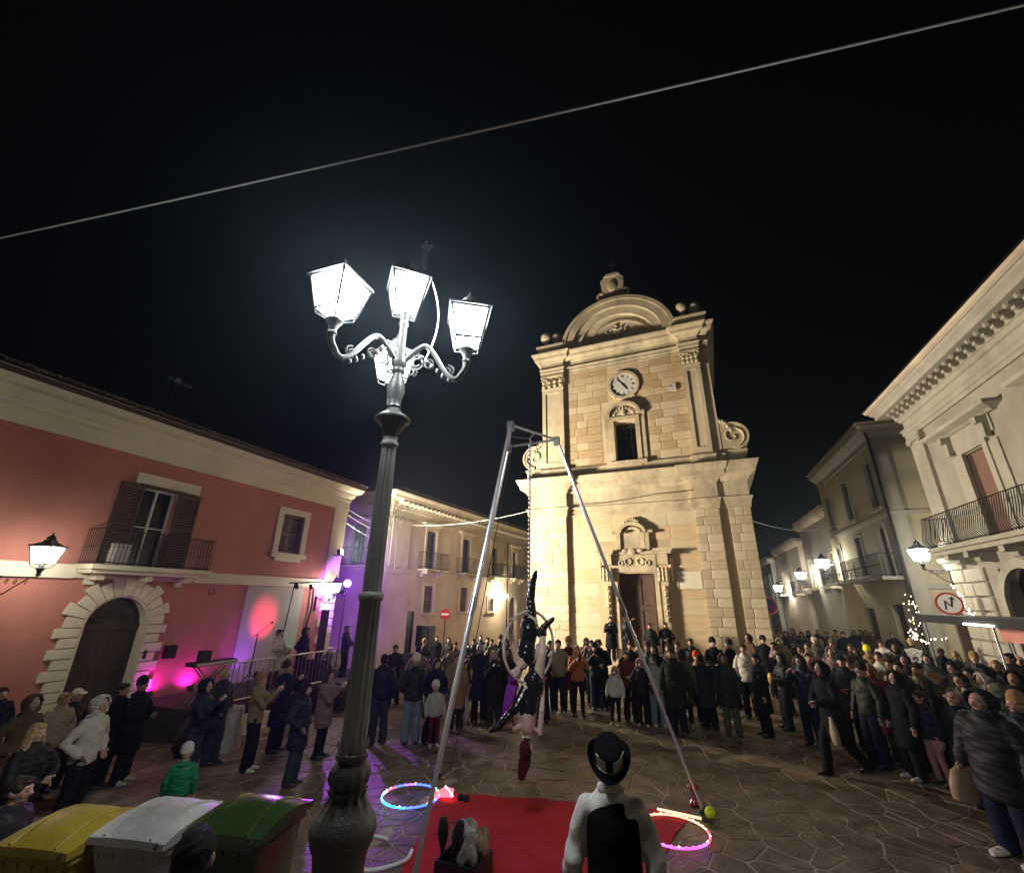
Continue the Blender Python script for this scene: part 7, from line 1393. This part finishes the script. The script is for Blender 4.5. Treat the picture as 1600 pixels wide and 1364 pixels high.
    (4.05, 10.26, 1.66, -1.08, 'cross', 'puffer', 'n', 'wide', 'n', 'short', 'db', 'onlooker in navy padded jacket with short dark brown hair near the stall', 3, 'k2', 'stand', -0.0, 8),
    (5.08, 11.92, 1.65, -0.97, 'phone', 'puffer', 'w', 'wide', 'k', 'hood', 'w', 'onlooker in white padded jacket with white hood up near the stall', 2, 'k2', 'stand', -0.0, 8),
    (4.51, 10.16, 1.75, -1.12, 'phone', 'puffer', 'n', 'wide', 'n', 'bob', 'db', 'onlooker in navy padded jacket with bobbed dark brown hair near the stall', 1, 'k2', 'stand', -0.0, 8),
    (5.21, 11.16, 1.79, -1.05, 'cross', 'coat', 'k', 'wide', 'n', 'hood', 'k', 'onlooker in black coat with black hood up near the stall', 3, 'k2', 'stand', -0.0, 8),
    (3.97, 8.89, 1.73, -1.25, 'cross', 'puffer', 'n', 'wide', 'n', 'beanie', 'bl', 'onlooker in navy padded jacket with auburn beanie near the stall', 0, 'k2', 'stand', -0.0, 8),
    (4.53, 9.78, 1.67, -1.17, 'pocket', 'coat', 'k', 'wide', 'jn', 'beanie', 'k', 'onlooker in black coat with black beanie near the stall', 2, 'k2', 'stand', -0.0, 8),
    (5.0, 12.92, 1.75, -0.88, 'cross', 'coat', 'gr', 'wide', 'jn', 'long', 'k', 'onlooker in dark green coat with long black hair near the stall', 1, 'k2', 'stand', -0.0, 8),
    (4.85, 11.97, 1.74, -0.95, 'down', 'puffer', 'be', 'wide', 'n', 'bob', 'k', 'onlooker in beige padded jacket with bobbed black hair near the stall', 1, 'k2', 'stand', -0.0, 8),
    (3.83, 12.14, 1.77, -0.86, 'down', 'coat', 'dg', 'wide', 'n', 'short', 'k', 'onlooker in dark grey coat with short black hair near the stall', 2, 'k2', 'stand', -0.0, 8),
    (3.84, 12.69, 1.78, -0.81, 'down', 'puffer', 'tan', 'wide', 'jn', 'cap', 'db', 'onlooker in tan padded jacket with dark brown cap near the stall', 1, 'k2', 'stand', -0.0, 8),
    (6.11, 13.64, 1.76, -0.89, 'pocket', 'puffer', 'k', 'wide', 'n', 'bob', 'bl', 'onlooker in black padded jacket with bobbed auburn hair near the stall', 0, 'k2', 'stand', -0.0, 8),
    (4.2, 12.29, 1.75, -0.88, 'cross', 'puffer', 'ol', 'wide', 'k', 'cap', 'db', 'onlooker in olive padded jacket with dark brown cap near the stall', 1, 'k2', 'stand', -0.0, 8),
    (-13.66, 6.06, 1.74, 1.64, 'down', 'coat', 'n', 'wide', 'jn', 'short', 'db', 'onlooker in navy coat with short dark brown hair by the red house', 2, 'k2', 'stand', -0.821, 9),
    (-11.12, 5.76, 1.66, 1.69, 'pocket', 'puffer', 'be', 'wide', 'n', 'short', 'bl', 'onlooker in beige padded jacket with short auburn hair by the red house', 3, 'k2', 'stand', -0.606, 9),
]
for (x, y, h, rot, pose, top, tc, leg, lc, head, hc, lab, sk_, shoe, legs, z, g_) in CROWD:
    PEO[lab] = person(x, y, h, rot, pose, top, tc, leg, lc, head, hc, lab, sk_, shoe, legs, GR[g_], z)
    POS[lab] = pose

for l_, t_ in PEO.items():
    if 'large person in a long' in l_: t_.scale = (t_.scale.x*1.3, t_.scale.y*1.25, t_.scale.z)
# ---------------------------------------------------------------- things the crowd holds
def pmat(t): return Matrix.Translation(t.location) @ t.rotation_euler.to_matrix().to_4x4() @ Matrix.Diagonal((*t.scale, 1))
def held(name, label, cat, t, b, m, col=None, smooth=True):
    M_ = pmat(t); b.v = [tuple(M_ @ Vector(p)) for p in b.v]; o = part(name, b, m, None, smooth); tag(o, label, cat)
    if col: o.color = (*(PAL[col] if isinstance(col, str) else col), 1)
    return o
for lab, t in PEO.items():
    if POS[lab] == 'phone' and 'onlooker in' not in lab and 'distant' not in lab:
        b = B(); b.mi = 0; b.box(-.04, .04, -.475, -.467, 1.43, 1.58); b.mi = 1; b.box(-.035, .035, -.466, -.465, 1.44, 1.57)
        held('phone', 'phone held up by the '+' '.join(lab.split()[:9]), 'phone', t, b, ['black_plastic', 'phone_screen'], smooth=False)
def find(s): return next(t for l, t in PEO.items() if s in l)
b = B(); b.ball((0, .2, 1.15), (.13, .08, .18), 16, 12); b.ball((0, .27, 1.08), (.09, .05, .09), 12, 8)
for s in (-.09, .09): b.tube([(s, .16, 1.3), (s, .02, 1.46), (s, -.15, 1.38)], .014, 6)
held('backpack', 'pink backpack on the back of the olive coat', 'backpack', find('olive coat and white'), b, 'generic', 'pk')
b = B(); b.ball((-.2, .1, 1.1), (.1, .06, .09), 14, 10); b.tube([(-.2, .1, 1.18), (.02, -.02, 1.5), (.17, -.1, 1.25)], .01, 6); held('shoulder_bag', 'pink shoulder bag on the woman in black', 'bag', find('pink shoulder bag'), b, 'generic', 'pk')
b = B(); b.ball((0, -.29, 1.12), (.1, .06, .14), 12, 9); held('yellow_bag', 'crumpled yellow bag held against a black jacket', 'bag', find('yellow bag'), b, 'generic', 'ye')
b = B(); b.loft([[Vector((-.3+rx*math.cos(a), -.03+ry*math.sin(a), z)) for a in [2*math.pi*k/16 for k in range(16)]] for z, rx, ry in ((.42, .05, .1), (.45, .1, .17), (.6, .1, .18), (.75, .07, .14), (.8, .04, .08))]); b.tube([(-.3, -.1, .78), (-.28, -.06, .92), (-.3, .02, .78)], .01, 6); held('tote_bag', 'brown leather handbag hanging beside the large black coat', 'bag', find('large person in a long black'), b, 'generic', 'tan')
b = B(); b.loft([[Vector((.22+rx*math.cos(a), -.22+ry*math.sin(a), z)) for a in [2*math.pi*k/14 for k in range(14)]] for z, rx, ry in ((.5, .04, .03), (.54, .08, .05), (.68, .085, .05), (.82, .05, .035), (.92, .025, .02))]); held('carrier_bag', 'pale carrier bag dangling from the striding black figure', 'bag', find('big figure all in black'), b, 'generic', 'be')
t = find('bass player'); b = B(); b.mi = 0; b.ball((.12, -.3, 1.02), (.17, .03, .13), 16, 8); b.ball((.22, -.3, 1.0), (.12, .03, .15), 14, 8); b.tube([(.0, -.3, 1.08), (-.62, -.34, 1.3)], .022, 6); b.mi = 1; b.box(-.72, -.6, -.36, -.33, 1.27, 1.35); held('bass_guitar', 'electric bass slung on the player at the right of the stage', 'guitar', t, b, ['black_plastic', 'steel'])
t = find('musician in a pale jacket'); b = B(); b.ball((.12, -.3, 1.04), (.18, .05, .14), 16, 8); b.ball((.02, -.3, 1.06), (.12, .05, .11), 14, 8); b.tube([(-.05, -.3, 1.08), (-.55, -.33, 1.26)], .02, 6); held('guitar', 'guitar played by the musician in the pale jacket', 'guitar', t, b, 'cardboard')
# the printed tiger face on the black jacket
t = find('tiger face on the back'); b = B()
def flatp(pts, y, mi):
    b.mi = mi; n = len(pts); b.add([(x*.21, y, 1.27+z*.22) for x, z in pts]+[(x*.21, y+.004, 1.27+z*.22) for x, z in pts], [tuple(range(n, 2*n)), tuple(range(n-1, -1, -1))]+[(i, (i+1) % n, n+(i+1) % n, n+i) for i in range(n)])
def sym(pts): return pts+[(-x, z) for x, z in pts[::-1] if abs(x) > .01]
flatp(sym([(0, -1), (.3, -.95), (.5, -.7), (.66, -.3), (.78, .1), (.8, .45), (.95, .62), (.88, .85), (.6, .8), (.35, .95), (0, 1)]), .172, 0)
flatp(sym([(0, -.72), (.2, -.66), (.32, -.42), (.3, -.12), (.16, -.02), (0, -.06)]), .1765, 1)
flatp([(.16, -.08), (.24, -.1), (.2, -.3)], .181, 0); flatp([(-.16, -.08), (-.24, -.1), (-.2, -.3)], .181, 0); flatp(sym([(0, -.62), (.12, -.58), (.14, -.45), (0, -.42)]), .181, 0)
flatp(sym([(0, .06), (.1, .12), (.15, .2), (0, .22)]), .1765, 1)
for s in (-1, 1):
    flatp([(s*.2, .36), (s*.46, .5), (s*.5, .42), (s*.3, .3)], .1765, 1)
    for (x, z, l) in ((.56, .2, .18), (.54, .02, .18), (.5, -.18, .16)): flatp([(s*x, z), (s*(x+l), z+.08), (s*(x+l), z+.14), (s*x, z+.05)], .1765, 1)
    flatp([(s*.1, .6), (s*.3, .72), (s*.3, .79), (s*.08, .68)], .1765, 1)
M_ = pmat(t); me = b.mesh('jacket_print'); setmats(me, ['sign_white', 'sign_black'], b.m); o = bpy.data.objects.new('tiger_print', me); C.objects.link(o); o.parent = t; o['label'] = 'white roaring tiger face printed on the jacket back'

# ---------------------------------------------------------------- the man in the hat, seen from behind
hat_man = person(-.65, 3.72, 1.89, math.atan2(-.69, -3.7), 'down', 'shirt', (.8, .77, .7), 'wide', 'k', 'short', 'db', 'man in a white shirt, black waistcoat and black and white hat seen from behind', 1, 'k', group='performers')
hat_man.scale.x *= .91; hat_man.rotation_euler = (0, 0, math.atan2(-.62, -3.72))
def hm_child(nm, me, col):
    o = bpy.data.objects.new(nm, me); C.objects.link(o); o.parent = hat_man; o.color = (*col, 1); return o
hm_child('waistcoat', top_mesh('vest', 'down'), (.006, .006, .007))
for o in hat_man.children:
    if o.name.startswith('shirt'): o.scale = (1.04, 1.06, 1.0)
    if o.name.startswith('waistcoat'): o.scale = (1.02, 1.12, 1.0)
b = B(); b.tube([(-.075, -.04, 1.5), (-.07, .05, 1.515), (0, .085, 1.525), (.07, .05, 1.515), (.075, -.04, 1.5)], .02, 8); b.tube([(-.072, -.03, 1.515), (-.062, .05, 1.53), (0, .072, 1.535), (.062, .05, 1.53), (.072, -.03, 1.515)], .011, 8); me = b.mesh('collar'); setmats(me, 'cloth', None, True); hm_child('shirt_collar', me, (.8, .77, .7))
HT = Matrix.Translation((0, .035, 1.665)) @ Matrix.Rotation(R(-34), 4, 'X') @ Matrix.Diagonal((1, 1.12, 1, 1))
b = B(); n = 48; prof = [(.096, 0), (.096, .02), (.094, .05), (.094, .09), (.095, .11)]
rings = [[HT @ Vector((r*math.sin(2*math.pi*k/n), r*math.cos(2*math.pi*k/n), z)) for k in range(n)] for r, z in prof]
b.loft(rings, False)
idx = []
for i in range(len(prof)-1):
    for k in range(n):
        a = (k+.5)*360/n; a = a-360 if a > 180 else a; idx.append(1 if 14 < abs(a) < 58 and prof[i][1] >= .02 else 0)
b.m = idx; b.mi = 0; b.lathe([(.095, .11), (.092, .121), (.08, .129), (.05, .134), (.001, .136)], seg=n, T=HT)
me = b.mesh('hat_crown'); setmats(me, ['cloth', 'cream_trim'], b.m, True); hat = hm_child('hat_crown', me, (.005, .005, .006))
b = B(); b.loft([[HT @ Vector((r*math.sin(2*math.pi*k/n), r*math.cos(2*math.pi*k/n), z*(.1+.9*math.sin(2*math.pi*k/n)**2)+.03*(math.sin(2*math.pi*k/n)**2)*(r-.09)/.05)) for k in range(n)] for r, z in ((.09, .004), (.12, .002), (.142, .018), (.146, .034), (.139, .026), (.118, -.006), (.09, -.003))], False); me = b.mesh('hat_brim'); setmats(me, 'cloth', None, True); hm_child('hat_brim', me, (.005, .005, .006))
b = B(); b.tube([HT @ Vector((.0975*math.sin(R(a)), .0975*math.cos(R(a)), z)) for a, z in [(-75+12*i, .112) for i in range(3)]+[(-62, .08), (-60, .02), (-40, .022), (-20, .024), (0, .024), (20, .024), (40, .022), (60, .02), (62, .08), (58, .11), (45, .114)]], .004, 6); me = b.mesh('piping'); setmats(me, 'cream_trim', None, True); hm_child('hat_piping', me, (.5, .5, .5))
person(-2.33, 2.02, 1.76, math.atan2(-2.33, -2.02), 'down', 'coat', 'k', 'wide', 'k', 'short', 'k', 'dark silhouetted head in the foreground in front of the white and green bins', 3, 'k', group='spectators in the square')

# ---------------------------------------------------------------- the two aerial performers
def AW(a, d, z): return Vector((HC.x, HC.y, 0))+RV*a+FV*d+Vector((0, 0, z))
def head_parts(b, M_, big=1.0):
    def tb(c, r, s=14, q=10): b.ball(c, r, s, q, M_)
    tb((0, .005, .0), (.076, .096, .108)); tb((0, -.032, -.067), (.054, .058, .058)); tb((0, -.06, -.025), (.06, .038, .06)); tb((0, -.108, -.035), (.014, .02, .02), 8, 6); tb((0, -.085, .019), (.05, .014, .01), 10, 6)
    for s in (-1, 1): tb((s*.078, .005, -.017), (.012, .024, .032), 8, 6)
def performer(label, hip, chest, neck, head, front, legs, arms, corset, hair, stock, boots):
    t = thing('person', label, 'person', AW(*hip), 'performers'); b = B()
    hp, cp_, nk, hd = (AW(*p) for p in (hip, chest, neck, head))
    limb(b, [hp, hp.lerp(cp_, .45), cp_, cp_.lerp(nk, .6)], [.135, .11, .13, .1], 16); b.tube([cp_.lerp(nk, .5), nk, hd], [.07, .05, .05], 12)
    upv = (hd-nk).normalized(); fv = AW(*front)-AW(0, 0, 0); fv = (fv-upv*fv.dot(upv)).normalized(); xv = (-fv).cross(upv)
    HM = Matrix(((xv.x, -fv.x, upv.x, hd.x), (xv.y, -fv.y, upv.y, hd.y), (xv.z, -fv.z, upv.z, hd.z), (0, 0, 0, 1)))
    head_parts(b, HM)
    for L in legs:
        p = [AW(*q) for q in L]; limb(b, p[:3], [.09, .062, .042]); limb(b, [p[2], p[3]], [.04, .026])
    for A_ in arms: p = [AW(*q) for q in A_]; limb(b, [cp_.lerp(nk, .45)]+p, [.06, .05, .04, .028])
    me = remesh(b, .0115, 3, 'performer_body'); h = B()
    for k, A_ in enumerate(arms): p = [AW(*q) for q in A_]; hand(h, p[2], p[2]-p[1], 1 if k else -1, 1.0)
    nb = len(me.vertices); m2 = bpy.data.meshes.new('performer_body'); m2.from_pydata(getv(me).tolist()+[tuple(p) for p in h.v], [], [tuple(p.vertices) for p in me.polygons]+[tuple(i+nb for i in q) for q in h.f]); m2.update(); setmats(m2, 'skin'); m2.polygons.foreach_set('use_smooth', [True]*len(m2.polygons))
    o = link('body', m2, t); o.color = (.62, .45, .36, 1)
    b = B(); limb(b, [hp+(hp-cp_).normalized()*.06, hp, hp.lerp(cp_, .45), cp_.lerp(nk, corset)], [.12, .148, .122, .14], 18); me = remesh(b, .012, 2, 'corset'); wrinkle(me, .004, 30); setmats(me, 'vinyl_black'); me.polygons.foreach_set('use_smooth', [True]*len(me.polygons)); link('corset', me, t)
    for k, L in enumerate(legs):
        p = [AW(*q) for q in L]; b = B()
        if stock[k]: limb(b, [p[0].lerp(p[1], stock[k]), p[1], p[2]], [.09-.02*stock[k], .069, .049])
        limb(b, [p[1].lerp(p[2], boots[k]), p[2], p[2].lerp(p[3], .5), p[3]], [.062, .05, .046, .03])
        me = remesh(b, .011, 2, 'boot'); wrinkle(me, .003, 34); setmats(me, 'vinyl_black'); me.polygons.foreach_set('use_smooth', [True]*len(me.polygons)); link('boot', me, t)
    b = B(); b.ball((0, .02, .03), (.086, .1, .096), 16, 12, HM); b.ball((0, .05, -.02), (.08, .07, .09), 14, 10, HM); p = [AW(*q) for q in hair[0]]; n = len(p)
    for k in range(5):
        off = xv*.022*(k-2); b.tube([p[0]+off*.6]+[q+off*(1-.2*i) for i, q in enumerate(p[1:])], [.045, .047, .04, .016][:n] if n <= 4 else .03, 8)
    me = remesh(b, .0105, 2, 'hair'); wrinkle(me, .003, 60); setmats(me, 'hair'); me.polygons.foreach_set('use_smooth', [True]*len(me.polygons)); o = link('hair', me, t); o.color = (*hair[1], 1)
    b = B(); b.torus((0, 0, 0), .058, .012, (upv.to_track_quat('Z', 'Y').to_matrix()), 20, 6); b.v = [tuple(Vector(v)+nk.lerp(hd, .15)) for v in b.v]; o = part('choker', b, 'vinyl_black', t, True)
    return t
performer('upper aerialist with purple hair hanging upside down in the hoop', (.0, .02, 2.42), (-.06, -.02, 2.02), (-.15, -.06, 1.88), (-.22, -.1, 1.78), (-.3, -1, 0),
    [[(.05, .02, 2.46), (.02, .05, 2.85), (.06, .02, 3.12), (.1, -.08, 3.26)], [(-.05, .04, 2.46), (.0, .3, 2.66), (.16, .36, 2.34), (.24, .34, 2.24)]],
    [[(-.2, -.02, 1.98), (-.27, -.05, 2.24), (-.3, -.19, 2.46)], [(.04, -.02, 1.97), (.17, .06, 2.18), (.26, .14, 2.4)]], -.05,
    ([(-.23, -.06, 1.72), (-.27, -.1, 1.58), (-.32, -.12, 1.4), (-.36, -.12, 1.24)], (.22, .03, .3)), [.35, .3], [.1, .1])
performer('lower aerialist with dark red hair hanging head down below the hoop', (.06, -.16, 1.72), (-.03, -.2, 1.32), (-.03, -.2, 1.03), (-.05, -.21, .89), (.5, 1, 0),
    [[(.12, -.15, 1.74), (.18, -.24, 2.1), (.2, -.16, 2.44), (.36, -.18, 2.57)], [(-.0, -.16, 1.7), (-.2, -.3, 1.4), (-.42, -.34, 1.2), (-.55, -.36, 1.13)]],
    [[(.14, -.2, 1.08), (.17, -.22, 1.36), (.2, -.1, 1.62)], [(-.21, -.19, 1.12), (-.27, -.08, 1.3), (-.14, .04, 1.5)]], -.15,
    ([(-.05, -.2, .84), (-.07, -.21, .74), (-.1, -.21, .64), (-.12, -.21, .52)], (.07, .008, .012)), [0, .3], [.75, .1])

# ============================================================ scattering air added to give the lamps a halo
hz = B(); hz.box(-60, 40, -12, 90, -2.2, 26)
air = hz.mesh('halo_haze'); hm_ = bpy.data.materials.new('halo_haze'); hm_.use_nodes = True; ht = hm_.node_tree; ht.nodes.clear()
ho = ht.nodes.new('ShaderNodeOutputMaterial'); hv = ht.nodes.new('ShaderNodeVolumePrincipled'); hv.inputs['Density'].default_value = 0.0014; hv.inputs['Color'].default_value = (.62, .8, 1.0, 1); hv.inputs['Anisotropy'].default_value = 0.78
ht.links.new(hv.outputs[0], ho.inputs['Volume']); air.materials.append(hm_); ao = link('halo_haze', air); ao['kind'] = 'stuff'; tag(ao, 'thin added haze filling the square', 'halo_haze')
